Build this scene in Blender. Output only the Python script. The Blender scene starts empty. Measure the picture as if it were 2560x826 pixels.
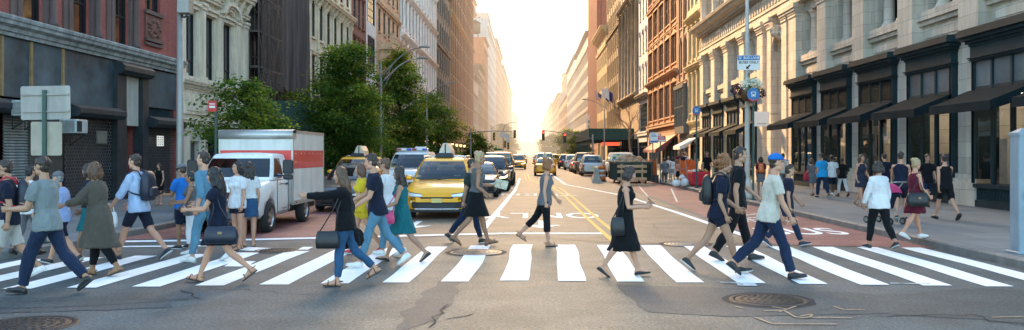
import bpy, bmesh, math, random
from mathutils import Vector, Matrix, noise
R = math.radians
PI = math.pi
S = bpy.context.scene
COL = S.collection
random.seed(7)

# ---------------------------------------------------------------- helpers
class MB:
    """collects faces and links them as ONE mesh object"""
    def __init__(s): s.v = []; s.f = []; s.m = []; s.sm = []
    def face(s, pts, m=0, sm=False):
        b = len(s.v); s.v.extend(tuple(p) for p in pts)
        s.f.append(tuple(range(b, b + len(pts)))); s.m.append(m); s.sm.append(sm)
    def raw(s, vs, fs, m=0, sm=False):
        b = len(s.v); s.v.extend(tuple(p) for p in vs)
        for f in fs:
            s.f.append(tuple(i + b for i in f)); s.m.append(m); s.sm.append(sm)
    def box(s, x0, x1, y0, y1, z0, z1, m=0):
        vs = [(x0,y0,z0),(x1,y0,z0),(x1,y1,z0),(x0,y1,z0),(x0,y0,z1),(x1,y0,z1),(x1,y1,z1),(x0,y1,z1)]
        s.raw(vs, [(0,3,2,1),(4,5,6,7),(0,1,5,4),(1,2,6,5),(2,3,7,6),(3,0,4,7)], m)
    def bevbox(s, x0, x1, y0, y1, z0, z1, b=.02, m=0):
        # chamfered box: three crossed rings
        rings = []
        for z, i in ((z0, b), (z0 + b, 0), (z1 - b, 0), (z1, b)):
            rings.append([(x0+i+b,y0+i,z),(x1-i-b,y0+i,z),(x1-i,y0+i+b,z),(x1-i,y1-i-b,z),(x1-i-b,y1-i,z),(x0+i+b,y1-i,z),(x0+i,y1-i-b,z),(x0+i,y0+i+b,z)])
        s.loft(rings, m, True, False)
    def loft(s, rings, m=0, caps=True, sm=True, closed=True):
        n = len(rings[0]); b = len(s.v)
        for r in rings: s.v.extend(tuple(p) for p in r)
        for i in range(len(rings) - 1):
            for j in range(n if closed else n - 1):
                k = (j + 1) % n
                s.f.append((b+i*n+j, b+i*n+k, b+(i+1)*n+k, b+(i+1)*n+j)); s.m.append(m); s.sm.append(sm)
        if caps:
            s.f.append(tuple(b + j for j in reversed(range(n)))); s.m.append(m); s.sm.append(False)
            e = b + (len(rings) - 1) * n
            s.f.append(tuple(e + j for j in range(n))); s.m.append(m); s.sm.append(False)
    def tube(s, pts, rad, n=8, m=0, caps=True):
        pts = [Vector(p) for p in pts]
        if not hasattr(rad, '__len__'): rad = [rad] * len(pts)
        rings = []; up = None
        for i, p in enumerate(pts):
            d = (pts[min(i+1, len(pts)-1)] - pts[max(i-1, 0)]).normalized()
            if up is None:
                up = Vector((0,0,1)) if abs(d.z) < .9 else Vector((1,0,0))
            a = d.cross(up).normalized(); c = a.cross(d).normalized(); up = c
            rings.append([p + a*math.cos(2*PI*k/n)*rad[i] + c*math.sin(2*PI*k/n)*rad[i] for k in range(n)])
        s.loft(rings, m, caps, True)
    def lathe(s, prof, cx=0, cy=0, n=16, m=0, caps=True):
        s.loft([[(cx + r*math.cos(2*PI*k/n), cy + r*math.sin(2*PI*k/n), z) for k in range(n)] for r, z in prof], m, caps, True)
    def ell(s, c, r, n=12, k=8, m=0, rot=None):
        c = Vector(c); rings = []
        for i in range(k + 1):
            t = -PI/2 + PI*i/k; cr = max(math.cos(t), .02)
            ring = []
            for j in range(n):
                p = Vector((r[0]*cr*math.cos(2*PI*j/n), r[1]*cr*math.sin(2*PI*j/n), r[2]*math.sin(t)))
                if rot is not None: p = rot @ p
                ring.append(c + p)
            rings.append(ring)
        s.loft(rings, m, True, True)
    def disc(s, c, r, axis, n=20, m=0):
        c = Vector(c); a = Vector(axis).normalized(); u = a.orthogonal().normalized(); w = a.cross(u)
        s.face([c + u*r*math.cos(2*PI*k/n) + w*r*math.sin(2*PI*k/n) for k in range(n)], m)
    def mesh(s, name, mats):
        me = bpy.data.meshes.new(name)
        me.from_pydata(s.v, [], s.f)
        for mm in mats: me.materials.append(mm)
        me.polygons.foreach_set('material_index', s.m)
        me.polygons.foreach_set('use_smooth', s.sm)
        me.update(); return me
    def build(s, name, mats, parent=None, loc=None, label=None):
        if not isinstance(mats, (list, tuple)): mats = [mats]
        return link(name, s.mesh(name, mats), parent, loc, label)

def link(name, data, parent=None, loc=None, label=None):
    o = bpy.data.objects.new(name, data); COL.objects.link(o)
    if parent is not None: o.parent = parent
    if loc is not None: o.location = loc
    if label: o['label'] = label
    return o
def thing(name, label, cat, loc=(0,0,0), rz=0, group=None):
    o = link(name, None, None, loc); o.rotation_euler = (0,0,rz); o.empty_display_size = .2
    o['label'] = label; o['category'] = cat
    if group: o['group'] = group
    return o
def tag(o, label, cat, group=None):
    o['label'] = label; o['category'] = cat
    if group: o['group'] = group
    return o
def struct(o): o['kind'] = 'structure'; return o
def dup(root, loc=None, rz=None, label=None):
    def rec(o, par):
        c = o.copy(); COL.objects.link(c)
        if par is not None: c.parent = par
        for ch in KIDS.get(o.name, []) or list(o.children): rec(ch, c)
        return c
    c = rec(root, None)
    if loc is not None: c.location = loc
    if rz is not None: c.rotation_euler = (0,0,rz)
    if label: c['label'] = label
    return c
KIDS = {}
_tmp = bpy.data.scenes.new('bake')
def evaluated(o, extra=()):
    """mesh of an object with its modifiers applied (worked out in a small scratch scene)"""
    for q in (o, *extra): _tmp.collection.objects.link(q)
    vl = _tmp.view_layers[0]; vl.update(); out = bpy.data.meshes.new_from_object(o.evaluated_get(vl.depsgraph))
    for q in (o, *extra): bpy.data.objects.remove(q)
    return out


# ---------------------------------------------------------------- materials
MATS = {}
def node(nt, t, **kw):
    n = nt.nodes.new(t)
    for k, v in kw.items():
        if k in n.inputs: n.inputs[k].default_value = v
        else: setattr(n, k, v)
    return n
def mat(name, col, rough=.7, var=.15, scale=3.0, bump=0.0, bscale=40., metal=0., spec=.5, kind=None, bw=.6, bh=.3, mortar=.02, mcol=None,
        streak=0., emit=None, coat=0., alpha=1., trans=0., bdist=.02, sheen=0., stretch=None, detail=6.):
    if name in MATS: return MATS[name]
    m = bpy.data.materials.new(name); m.use_nodes = True; nt = m.node_tree; L = nt.links.new
    b = nt.nodes['Principled BSDF']
    b.inputs['Roughness'].default_value = rough; b.inputs['Metallic'].default_value = metal
    b.inputs['Specular IOR Level'].default_value = spec
    if coat: b.inputs['Coat Weight'].default_value = coat; b.inputs['Coat Roughness'].default_value = .05
    if sheen: b.inputs['Sheen Weight'].default_value = sheen
    tc = node(nt, 'ShaderNodeTexCoord'); co = tc.outputs['Object']
    if stretch:
        mp = node(nt, 'ShaderNodeMapping'); mp.inputs['Scale'].default_value = stretch; L(co, mp.inputs[0]); cs = mp.outputs[0]
    else: cs = co
    c = (*col, 1)
    n1 = node(nt, 'ShaderNodeTexNoise', Scale=scale, Detail=detail, Roughness=.65); L(cs, n1.inputs['Vector'])
    mr = node(nt, 'ShaderNodeMapRange'); mr.inputs['From Min'].default_value = .3; mr.inputs['From Max'].default_value = .7
    mr.inputs['To Min'].default_value = 1 - var; mr.inputs['To Max'].default_value = 1 + var
    L(n1.outputs['Fac'], mr.inputs['Value'])
    fac = mr.outputs[0]
    base = None; hgt = None
    if kind == 'brick':
        sx = node(nt, 'ShaderNodeSeparateXYZ'); L(co, sx.inputs[0])
        ad = node(nt, 'ShaderNodeMath', operation='ADD'); L(sx.outputs[0], ad.inputs[0]); L(sx.outputs[1], ad.inputs[1])
        cb = node(nt, 'ShaderNodeCombineXYZ'); L(ad.outputs[0], cb.inputs[0]); L(sx.outputs[2], cb.inputs[1])
        br = node(nt, 'ShaderNodeTexBrick'); br.inputs['Scale'].default_value = 1.
        br.inputs['Brick Width'].default_value = bw; br.inputs['Row Height'].default_value = bh
        br.inputs['Mortar Size'].default_value = mortar; br.inputs['Mortar Smooth'].default_value = .3; br.inputs['Bias'].default_value = 0
        br.inputs['Color1'].default_value = tuple(x*.88 for x in col) + (1,); br.inputs['Color2'].default_value = tuple(min(1, x*1.1) for x in col) + (1,)
        br.inputs['Mortar'].default_value = (*(mcol or tuple(x*.6 for x in col)), 1)
        L(cb.outputs[0], br.inputs['Vector']); base = br.outputs['Color']; hgt = br.outputs['Fac']
    if streak:
        mp = node(nt, 'ShaderNodeMapping'); mp.inputs['Scale'].default_value = (2.2, 2.2, .16); L(co, mp.inputs[0])
        n2 = node(nt, 'ShaderNodeTexNoise', Scale=1.6, Detail=5., Roughness=.7); L(mp.outputs[0], n2.inputs['Vector'])
        m2 = node(nt, 'ShaderNodeMapRange'); m2.inputs['From Min'].default_value = .35; m2.inputs['From Max'].default_value = .65
        m2.inputs['To Min'].default_value = 1 - streak; m2.inputs['To Max'].default_value = 1.05
        L(n2.outputs['Fac'], m2.inputs['Value'])
        mu = node(nt, 'ShaderNodeMath', operation='MULTIPLY'); L(fac, mu.inputs[0]); L(m2.outputs[0], mu.inputs[1]); fac = mu.outputs[0]
    vm = node(nt, 'ShaderNodeVectorMath', operation='SCALE')
    if base is not None: L(base, vm.inputs[0])
    else: vm.inputs[0].default_value = col
    L(fac, vm.inputs['Scale']); L(vm.outputs[0], b.inputs['Base Color'])
    if bump or kind == 'brick':
        bp = node(nt, 'ShaderNodeBump'); bp.inputs['Strength'].default_value = bump or .4; bp.inputs['Distance'].default_value = bdist
        nb = node(nt, 'ShaderNodeTexNoise', Scale=bscale, Detail=5.); L(cs, nb.inputs['Vector'])
        if hgt is not None:
            sb = node(nt, 'ShaderNodeMath', operation='SUBTRACT'); L(nb.outputs['Fac'], sb.inputs[0]); L(hgt, sb.inputs[1]); L(sb.outputs[0], bp.inputs['Height'])
        else: L(nb.outputs['Fac'], bp.inputs['Height'])
        L(bp.outputs[0], b.inputs['Normal'])
    if emit:
        b.inputs['Emission Color'].default_value = (*emit[0], 1); b.inputs['Emission Strength'].default_value = emit[1]
    if trans: b.inputs['Transmission Weight'].default_value = trans
    MATS[name] = m; return m
def glass_clear(name, tint=(.55,.6,.6), rough=.02):
    """shop glass: mirror by fresnel over tinted see-through"""
    if name in MATS: return MATS[name]
    m = bpy.data.materials.new(name); m.use_nodes = True; nt = m.node_tree; L = nt.links.new
    nt.nodes.remove(nt.nodes['Principled BSDF']); out = nt.nodes['Material Output']
    fr = node(nt, 'ShaderNodeFresnel', IOR=1.75); tr = node(nt, 'ShaderNodeBsdfTransparent'); tr.inputs[0].default_value = (*tint, 1)
    gl = node(nt, 'ShaderNodeBsdfGlossy', Roughness=rough); gl.inputs[0].default_value = (.9,.93,.95,1)
    tc = node(nt, 'ShaderNodeTexCoord'); nz = node(nt, 'ShaderNodeTexNoise', Scale=.7); L(tc.outputs['Object'], nz.inputs['Vector'])
    bp = node(nt, 'ShaderNodeBump'); bp.inputs['Strength'].default_value = .06; bp.inputs['Distance'].default_value = .1; L(nz.outputs['Fac'], bp.inputs['Height'])
    L(bp.outputs[0], gl.inputs['Normal'])
    mx = node(nt, 'ShaderNodeMixShader'); L(fr.outputs[0], mx.inputs[0]); L(tr.outputs[0], mx.inputs[1]); L(gl.outputs[0], mx.inputs[2]); L(mx.outputs[0], out.inputs[0])
    MATS[name] = m; return m
def dark_glass(name, col=(.02,.026,.03), rough=.06, wob=.05):
    """window glass with a dark room behind it, slightly wavy"""
    if name in MATS: return MATS[name]
    m = mat(name, col, rough, .35, .6, spec=.75); nt = m.node_tree; L = nt.links.new; b = nt.nodes['Principled BSDF']
    tc = node(nt, 'ShaderNodeTexCoord'); nz = node(nt, 'ShaderNodeTexNoise', Scale=.9, Detail=2.); L(tc.outputs['Object'], nz.inputs['Vector'])
    bp = node(nt, 'ShaderNodeBump'); bp.inputs['Strength'].default_value = wob; bp.inputs['Distance'].default_value = .1
    L(nz.outputs['Fac'], bp.inputs['Height']); L(bp.outputs[0], b.inputs['Normal']); return m

# ---------------------------------------------------------------- camera and measures
CAMH = 1.85; FPX = 2100.; VX = 1325.; HY = 384.
cam = bpy.data.cameras.new('camera'); co = bpy.data.objects.new('camera', cam); COL.objects.link(co)
co.location = (0, 0, CAMH); co.rotation_euler = (R(90), 0, 0)
cam.sensor_width = 36; cam.lens = 36 * FPX / 2560
cam.shift_x = -(VX - 1280) / 2560; cam.shift_y = -(413 - HY) / 2560
cam.clip_end = 6000; S.camera = co
def gx(px, z): return (px - VX) / FPX * z          # metres to the side of the street axis, z metres ahead
def gz(py, h=0.): return FPX * (CAMH - h) / (py - HY)   # distance of a ground point
def hz(py, z): return CAMH - (py - HY) / FPX * z
# ---------------------------------------------------------------- world, sun
SUN_EL, SUN_AZ = R(30), R(22)      # ahead of the camera, a little to the left
w = bpy.data.worlds.new('World'); S.world = w; w.use_nodes = True
nt = w.node_tree; bg = nt.nodes['Background']
sky = nt.nodes.new('ShaderNodeTexSky'); sky.sky_type = 'NISHITA'; sky.sun_disc = False
sky.sun_elevation = SUN_EL; sky.sun_rotation = -SUN_AZ; sky.air_density = 1.0; sky.dust_density = 1.5; sky.ozone_density = 1.5
tint = nt.nodes.new('ShaderNodeMix'); tint.data_type = 'RGBA'; tint.blend_type = 'MULTIPLY'; tint.inputs[0].default_value = 1
# the evening glow of the hazy sky: warm round the sunward end of the avenue, cool overhead and behind
tcw = nt.nodes.new('ShaderNodeTexCoord'); dt = nt.nodes.new('ShaderNodeVectorMath'); dt.operation = 'DOT_PRODUCT'; dt.inputs[1].default_value = (-.10, .985, .14)
nt.links.new(tcw.outputs['Generated'], dt.inputs[0]); glow = nt.nodes.new('ShaderNodeMapRange'); glow.interpolation_type = 'SMOOTHSTEP'; glow.inputs['From Min'].default_value = .66; glow.inputs['From Max'].default_value = 1.
nt.links.new(dt.outputs['Value'], glow.inputs['Value']); gm = nt.nodes.new('ShaderNodeMix'); gm.data_type = 'RGBA'; gm.inputs[6].default_value = (.93, 1.02, .94, 1); gm.inputs[7].default_value = (2.15, 1.42, .72, 1)
nt.links.new(glow.outputs[0], gm.inputs[0]); nt.links.new(gm.outputs[2], tint.inputs[7])
nt.links.new(sky.outputs[0], tint.inputs[6]); nt.links.new(tint.outputs[2], bg.inputs[0]); bg.inputs[1].default_value = .84
sl = bpy.data.lights.new('sun', 'SUN'); sl.energy = 14; sl.angle = R(1.5); sl.color = (1, .62, .30)
so = link('sun', sl)
sd = Vector((-math.sin(SUN_AZ)*math.cos(SUN_EL), math.cos(SUN_AZ)*math.cos(SUN_EL), math.sin(SUN_EL)))
so.rotation_euler = sd.to_track_quat('Z', 'Y').to_euler(); so.location = (0, 60, 60)
S.view_settings.view_transform = 'Standard'; S.view_settings.look = 'None'; S.view_settings.exposure = 0
S.render.engine = 'CYCLES'

# ---------------------------------------------------------------- ground materials
def asphalt(name, col, crack=True, patchy=.25, worn=False):  # worn paints the warm mid-street glow into the colour
    m = mat(name, col, .60, .16, .35, .7, 90., bdist=.012, spec=.5); nt = m.node_tree; L = nt.links.new; b = nt.nodes['Principled BSDF']
    src = b.inputs['Base Color'].links[0].from_socket
    tc = node(nt, 'ShaderNodeTexCoord')
    fine = node(nt, 'ShaderNodeTexNoise', Scale=26., Detail=6., Roughness=.8); L(tc.outputs['Object'], fine.inputs['Vector'])
    mr = node(nt, 'ShaderNodeMapRange'); mr.inputs['From Min'].default_value = .38; mr.inputs['From Max'].default_value = .64
    mr.inputs['To Min'].default_value = .30; mr.inputs['To Max'].default_value = 1.8; L(fine.outputs['Fac'], mr.inputs['Value'])
    big = node(nt, 'ShaderNodeTexNoise', Scale=.9, Detail=7., Roughness=.7); L(tc.outputs['Object'], big.inputs['Vector'])
    m2 = node(nt, 'ShaderNodeMapRange'); m2.inputs['From Min'].default_value = .35; m2.inputs['From Max'].default_value = .65
    m2.inputs['To Min'].default_value = 1 - patchy; m2.inputs['To Max'].default_value = 1 + patchy; L(big.outputs['Fac'], m2.inputs['Value'])
    mu = node(nt, 'ShaderNodeMath', operation='MULTIPLY'); L(mr.outputs[0], mu.inputs[0]); L(m2.outputs[0], mu.inputs[1]); fac = mu.outputs[0]
    if crack:
        wn = node(nt, 'ShaderNodeTexNoise', Scale=1.1, Detail=8., Roughness=.75); L(tc.outputs['Object'], wn.inputs['Vector'])
        mixv = node(nt, 'ShaderNodeMix', data_type='VECTOR'); mixv.inputs[0].default_value = .34
        L(tc.outputs['Object'], mixv.inputs[4]); L(wn.outputs['Color'], mixv.inputs[5])
        vo = node(nt, 'ShaderNodeTexVoronoi', feature='DISTANCE_TO_EDGE', Scale=.42); L(mixv.outputs[1], vo.inputs['Vector'])
        cr = node(nt, 'ShaderNodeMapRange'); cr.inputs['From Min'].default_value = .002; cr.inputs['From Max'].default_value = .009
        cr.inputs['To Min'].default_value = .25; cr.inputs['To Max'].default_value = 1.; L(vo.outputs['Distance'], cr.inputs['Value'])
        msk = node(nt, 'ShaderNodeTexNoise', Scale=.22, Detail=2.); L(tc.outputs['Object'], msk.inputs['Vector'])
        mk = node(nt, 'ShaderNodeMapRange'); mk.inputs['From Min'].default_value = .50; mk.inputs['From Max'].default_value = .58; L(msk.outputs['Fac'], mk.inputs['Value'])
        inv = node(nt, 'ShaderNodeMath', operation='MAXIMUM'); L(cr.outputs[0], inv.inputs[0]); L(mk.outputs[0], inv.inputs[1])
        mu2 = node(nt, 'ShaderNodeMath', operation='MULTIPLY'); L(fac, mu2.inputs[0]); L(inv.outputs[0], mu2.inputs[1]); fac = mu2.outputs[0]
    if worn:   # warm street glow painted in: middle of the avenue paler and browner
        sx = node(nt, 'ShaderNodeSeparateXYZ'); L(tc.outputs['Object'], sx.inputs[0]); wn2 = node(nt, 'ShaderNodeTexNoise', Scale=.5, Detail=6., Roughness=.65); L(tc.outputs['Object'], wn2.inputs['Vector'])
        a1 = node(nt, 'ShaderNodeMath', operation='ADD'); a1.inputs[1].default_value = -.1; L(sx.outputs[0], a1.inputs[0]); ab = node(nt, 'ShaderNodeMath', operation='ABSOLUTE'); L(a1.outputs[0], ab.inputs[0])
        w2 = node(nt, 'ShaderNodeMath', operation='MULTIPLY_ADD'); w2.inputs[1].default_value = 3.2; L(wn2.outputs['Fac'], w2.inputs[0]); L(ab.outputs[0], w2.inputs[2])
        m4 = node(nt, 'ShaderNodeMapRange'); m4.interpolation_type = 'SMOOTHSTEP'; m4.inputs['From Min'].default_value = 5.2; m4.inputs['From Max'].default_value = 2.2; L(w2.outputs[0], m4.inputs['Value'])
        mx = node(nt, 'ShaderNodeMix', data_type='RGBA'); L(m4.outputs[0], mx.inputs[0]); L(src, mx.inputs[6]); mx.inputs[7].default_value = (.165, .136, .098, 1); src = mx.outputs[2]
    vm = node(nt, 'ShaderNodeVectorMath', operation='SCALE'); L(src, vm.inputs[0]); L(fac, vm.inputs['Scale']); L(vm.outputs[0], b.inputs['Base Color'])
    return m
def paint(name, col, under, wear=.5):
    m = mat(name, col, .6, .08, 6., .3, 90.); nt = m.node_tree; L = nt.links.new; b = nt.nodes['Principled BSDF']
    src = b.inputs['Base Color'].links[0].from_socket; tc = node(nt, 'ShaderNodeTexCoord')
    n1 = node(nt, 'ShaderNodeTexNoise', Scale=9., Detail=9., Roughness=.75); L(tc.outputs['Object'], n1.inputs['Vector'])
    mr = node(nt, 'ShaderNodeMapRange'); mr.inputs['From Min'].default_value = wear; mr.inputs['From Max'].default_value = wear + .07; L(n1.outputs['Fac'], mr.inputs['Value'])
    mx = node(nt, 'ShaderNodeMix', data_type='RGBA'); L(mr.outputs[0], mx.inputs[0]); L(src, mx.inputs[6]); mx.inputs[7].default_value = (*under, 1)
    L(mx.outputs[2], b.inputs['Base Color']); return m
ASPH = asphalt('asphalt', (.066,.080,.081), False, .32, True); ASPH_D = asphalt('asphalt_fresh', (.044,.056,.058), False); ASPH_L = asphalt('asphalt_glow', (.135,.122,.094), False, .35); ASPH_M = asphalt('asphalt_lane_glow', (.165,.120,.080), False, .3)  # ASPH_L and ASPH_M hold the warm street glow in their colour
RED = asphalt('bus_lane_red', (.21,.078,.070), False, .3)
WHITE = paint('road_paint_white', (.86,.85,.82), (.22,.22,.21), .61); WORN = paint('road_paint_worn', (.60,.60,.58), (.1,.1,.1), .52)
YEL = paint('road_paint_yellow', (.62,.37,.03), (.1,.1,.1), .6); ORG = paint('survey_paint', (.40,.27,.16), (.12,.105,.09), .58)
WALK = mat('sidewalk_slabs', (.125,.143,.148), .75, .22, .8, .3, 60., kind='brick', bw=1.5, bh=1.5, mortar=.012, mcol=(.06,.06,.06), bdist=.01)
CURBM = mat('curb_stone', (.16,.16,.15), .7, .3, 3., .4, 50.)
# sidewalk slabs lie flat: map the joints over x and y
for n in WALK.node_tree.nodes:
    if n.type == 'COMBXYZ':
        sx = [q for q in WALK.node_tree.nodes if q.type == 'SEPXYZ'][0]
        WALK.node_tree.links.new(sx.outputs[0], n.inputs[0]); WALK.node_tree.links.new(sx.outputs[1], n.inputs[1])

XL, XR = -8.88, 7.87; FL, FR = -15.1, 14.8
g = MB(); g.face([(-2500,-400,-.06),(2500,-400,-.06),(2500,5000,-.06),(-2500,5000,-.06)])
struct(g.build('ground', mat('far_ground', (.10,.09,.08), .9, .2, .02)))
g = MB(); g.face([(-90,-40,0),(90,-40,0),(90,16,0),(-90,16,0)]); g.face([(-11,16,0),(11,16,0),(11,1800,0),(-11,1800,0)])
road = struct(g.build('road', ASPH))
def corner(x_in, side, zc, r, far):
    """outline of a sidewalk with a rounded corner at the crossing"""
    xs = x_in; pts = []
    cx, cz = xs + side*r, zc + r
    for k in range(9):
        a = PI/2*k/8; pts.append((cx - side*r*math.cos(a), cz - r*math.sin(a)))
    return pts
def sidewalk(name, x_in, side, zc, r, x_out):
    arc = corner(x_in, side, zc, r, 0); H = .15; W = .17
    poly = [(x_in, 1800)] + arc + [(x_out, zc)]
    inner = [(x_in + side*W, 1800)] + corner(x_in + side*W, side, zc + W, r - W, 0) + [(x_out, zc + W)]
    m = MB(); m.face([(x, y, H) for x, y in inner] + [(x_out, 1800, H)]); o = struct(m.build(name, WALK))
    c = MB()
    for i in range(len(poly) - 1):
        a, b, p, q = poly[i], poly[i+1], inner[i], inner[i+1]
        # bevelled granite kerb
        am = tuple(a[k] + (p[k]-a[k])*.15 for k in (0,1)); bm_ = tuple(b[k] + (q[k]-b[k])*.15 for k in (0,1))
        c.face([(*a,-.01),(*b,-.01),(*b,H-.02),(*a,H-.02)]); c.face([(*a,H-.02),(*b,H-.02),(*bm_,H+.004),(*am,H+.004)]); c.face([(*am,H+.004),(*bm_,H+.004),(*q,H+.004),(*p,H+.004)])
        c.face([(*p,H+.004),(*q,H+.004),(*q,H-.05),(*p,H-.05)])
    struct(c.build('curb', CURBM))
sidewalk('sidewalk', XL, -1, 12.6, 3.5, -90); sidewalk('sidewalk', XR, 1, 11.2, 2.2, 90)

_sz = [.0040]
def sheet(name, pts, m, z=None):
    if z is None: _sz[0] += .0003; z = _sz[0]
    b = MB(); b.face([(x, y, z) for x, y in pts]); return struct(b.build(name, m, road))
def ragged(pts, amp=.05, step=.35, seed=0):
    out = []; n = len(pts)
    for i in range(n):
        a = Vector((*pts[i], 0)); b = Vector((*pts[(i+1) % n], 0)); d = (b - a); k = max(1, int(d.length/step)); nn = Vector((-d.y, d.x, 0)).normalized()
        for j in range(k):
            p = a + d*j/k; q = p + nn*noise.noise(Vector((p.x*2.1+seed, p.y*2.1, seed)))*amp; out.append((q.x, q.y))
    return out
# resurfaced patches of asphalt
def ppx(*pp): return [(gx(x, gz(y)), gz(y)) for x, y in pp]
sheet('asphalt_patch', ragged(ppx((1540,712),(1620,782),(1830,792),(2200,786),(2470,800),(2700,840),(2750,735),(2450,722),(2200,738),(1900,722)), .10), ASPH_D)
sheet('asphalt_patch', ragged(ppx((1095,705),(1150,705),(1130,760),(1085,800),(1010,830),(985,826),(1040,750)), .14, .2, 3), ASPH_D)
sheet('asphalt_patch', ragged(ppx((-60,746),(420,742),(430,770),(-120,790)), .08, .3, 9), ASPH_D)
sheet('lane_glow', ragged([(-4.45,18.2),(-.5,19.0),(1.8,17.2),(4.6,17.3),(4.9,24),(5.1,44),(5.1,300),(-4.45,300)], .06, .6, 2), ASPH_M)  # warm mid-street glow painted as a paler lane sheet
# red bus lanes
sheet('bus_lane_surface', [(XL+.02,18.0),(-4.5,18.4),(-4.5,75),(XL+.02,75)], RED, .0078)
sheet('bus_lane_surface', [(4.95,17.0),(5.2,30),(5.2,44),(5.2,1200),(XR-.02,1200),(XR-.02,16.3),(7.6,16.45)], RED, .0078)
# crosswalk
def z_top(X): return 17.0 - (.29*(-X-.5) if X < -.5 else .075*max(0, X))
def z_bot(X): return 12.2 - (.11*(-X) if X < 0 else .085*X)
def stripe(xc, k):
    L_, R_ = [], []
    for i in range(13):
        t = i/12; X = xc + .02*(1-t)*4.8 - .05
        z = z_top(xc) + (z_bot(xc) - z_top(xc))*t
        w1 = .2 + .022*noise.noise(Vector((k*3.1, t*2.6, 1))); w2 = .2 + .022*noise.noise(Vector((k*3.1, t*2.6, 7)))
        s_ = .05*noise.noise(Vector((k*1.7, t*1.8, 3)))
        e = .03*noise.noise(Vector((k, i, 5)))
        L_.append((X + s_ - w1, z + (e if i in (0,12) else 0))); R_.append((X + s_ + w2, z))
    b = MB()
    for i in range(12): b.face([(*L_[i],.009),(*R_[i],.009),(*R_[i+1],.009),(*L_[i+1],.009)])
    struct(b.build('crosswalk_stripe', WHITE, road))
for k in range(-11, 9): stripe(.66 + .845*k, k)
# stray older paint beside the crossing
for pts in [((598,627),(622,619),(680,622),(660,630)), ((745,626),(758,619),(782,619),(770,626)), ((560,668),(580,655),(640,655),(620,668)), ((1847,716),(1840,709),(1885,709),(1895,717))]:
    sheet('old_paint_mark', ragged(ppx(*pts), .03, .1), WORN if pts[0][0] > 1800 else WHITE, .011)
for a, b_ in [((1140,627),(1200,631)), ((2225,709),(2325,711)), ((1800,707),(1850,708))]:
    sheet('paint_drip', ppx((a[0],a[1]),(b_[0],b_[1]),(b_[0],b_[1]+1.6),(a[0],a[1]+1.6)), WORN, .011)
# lines
def line(name, pts, w_, m, z=.010):
    b = MB(); P = [Vector((x, y, z)) for x, y in pts]
    for i in range(len(P) - 1):
        d = (P[i+1]-P[i]).normalized(); n = Vector((-d.y, d.x, 0))*w_/2
        b.face([P[i]-n, P[i]+n, P[i+1]+n, P[i+1]-n])
    return struct(b.build(name, m, road))
line('stop_line', [(-8.6,17.55),(-6,17.95),(-3.4,18.6),(-.6,19.35),(1.75,19.35)], .34, WHITE)
line('stop_line', [(-8.6,16.55),(-6.4,16.75)], .22, WHITE)
line('lane_line', [(-1.14,20.6),(-.75,42),(-.75,62)], .17, WHITE)
line('lane_line', [(4.85,17.4),(4.6,25.7),(4.1,36.6),(2.1,49.8),(1.95,69),(1.95,75)], .2, WHITE)
for a in (1.62, 1.90): line('center_line', [(a+.12,17.3),(a,24),(a-.12,37),(a-.35,45),(a-1.9,58),(a-2.1,75)], .11, YEL, .0125)
line('lane_line', [(5.05,36),(6.2,48)], .07, WORN); line('lane_line', [(5.6,32),(7.4,44)], .08, WORN); line('lane_line', [(6.3,30),(7.7,38)], .07, WORN)
for i in range(7): line('lane_line', [(5.3+.33*i,23.0+i*1.1),(7.4,25.1+i*1.1)], .13, WORN) if i < 2 else None
for q in range(6): line('lane_dash', [(1.9,85+q*12),(1.9,88.5+q*12)], .14, WHITE)
for q in range(7): line('lane_dash', [(-3.6,26+q*12),(-3.6,29.5+q*12)], .13, WHITE)
# lettering painted on the road
def glyph(name, ch, loc, size, sx, rot=0, m=None):
    cu = bpy.data.curves.new(name, 'FONT'); cu.body = ch; cu.size = size; cu.align_x = 'CENTER'; cu.fill_mode = 'BOTH'; cu.offset = .012*size
    me = evaluated(bpy.data.objects.new(name, cu))
    me.name = name; me.materials.clear(); me.materials.append(m)
    return me
def text_on_road(ch, x, z, size, sx, rot, m, hgt=.012):
    o = link('road_lettering', glyph('road_lettering', ch, None, size, sx, rot, m), road, (x, z, hgt)); o.scale = (sx, 1, 1); o.rotation_euler = (0,0,rot); struct(o)
text_on_road('ONLY', .35, 25.9, 2.9, .44, PI, WHITE); text_on_road('BUS', 6.38, 19.1, 2.3, .50, 0, WHITE); text_on_road('ONLY', 6.35, 22.6, 1.6, .40, 0, WORN)
text_on_road('TURN', .35, 38.5, 2.9, .44, PI, WORN)
def arrow(x, z):
    b = MB(); b.face([(x-.08,z,.01),(x+.08,z,.01),(x+.08,z+1.4,.01),(x-.08,z+1.4,.01)]); b.face([(x-.5,z,.01),(x,z-.9,.01),(x+.5,z,.01)]); struct(b.build('road_arrow', WHITE, road))
arrow(.3, 21.6); arrow(-3.0, 21.4)
# survey marks in orange spray paint
for pts in [((1910,780),(1958,778),(1990,796),(2130,797)), ((1885,795),(1930,812),(2092,813)), ((1930,770),(1975,776)), ((1948,782),(1990,768)), ((2085,768),(2110,777),(2162,776)), ((2480,796),(2560,794)), ((2000,792),(2030,788),(2025,797),(2000,797)), ((1838,768),(1858,773))]:
    P = ppx(*pts); line('survey_mark', P, .03, ORG, .012)
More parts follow.
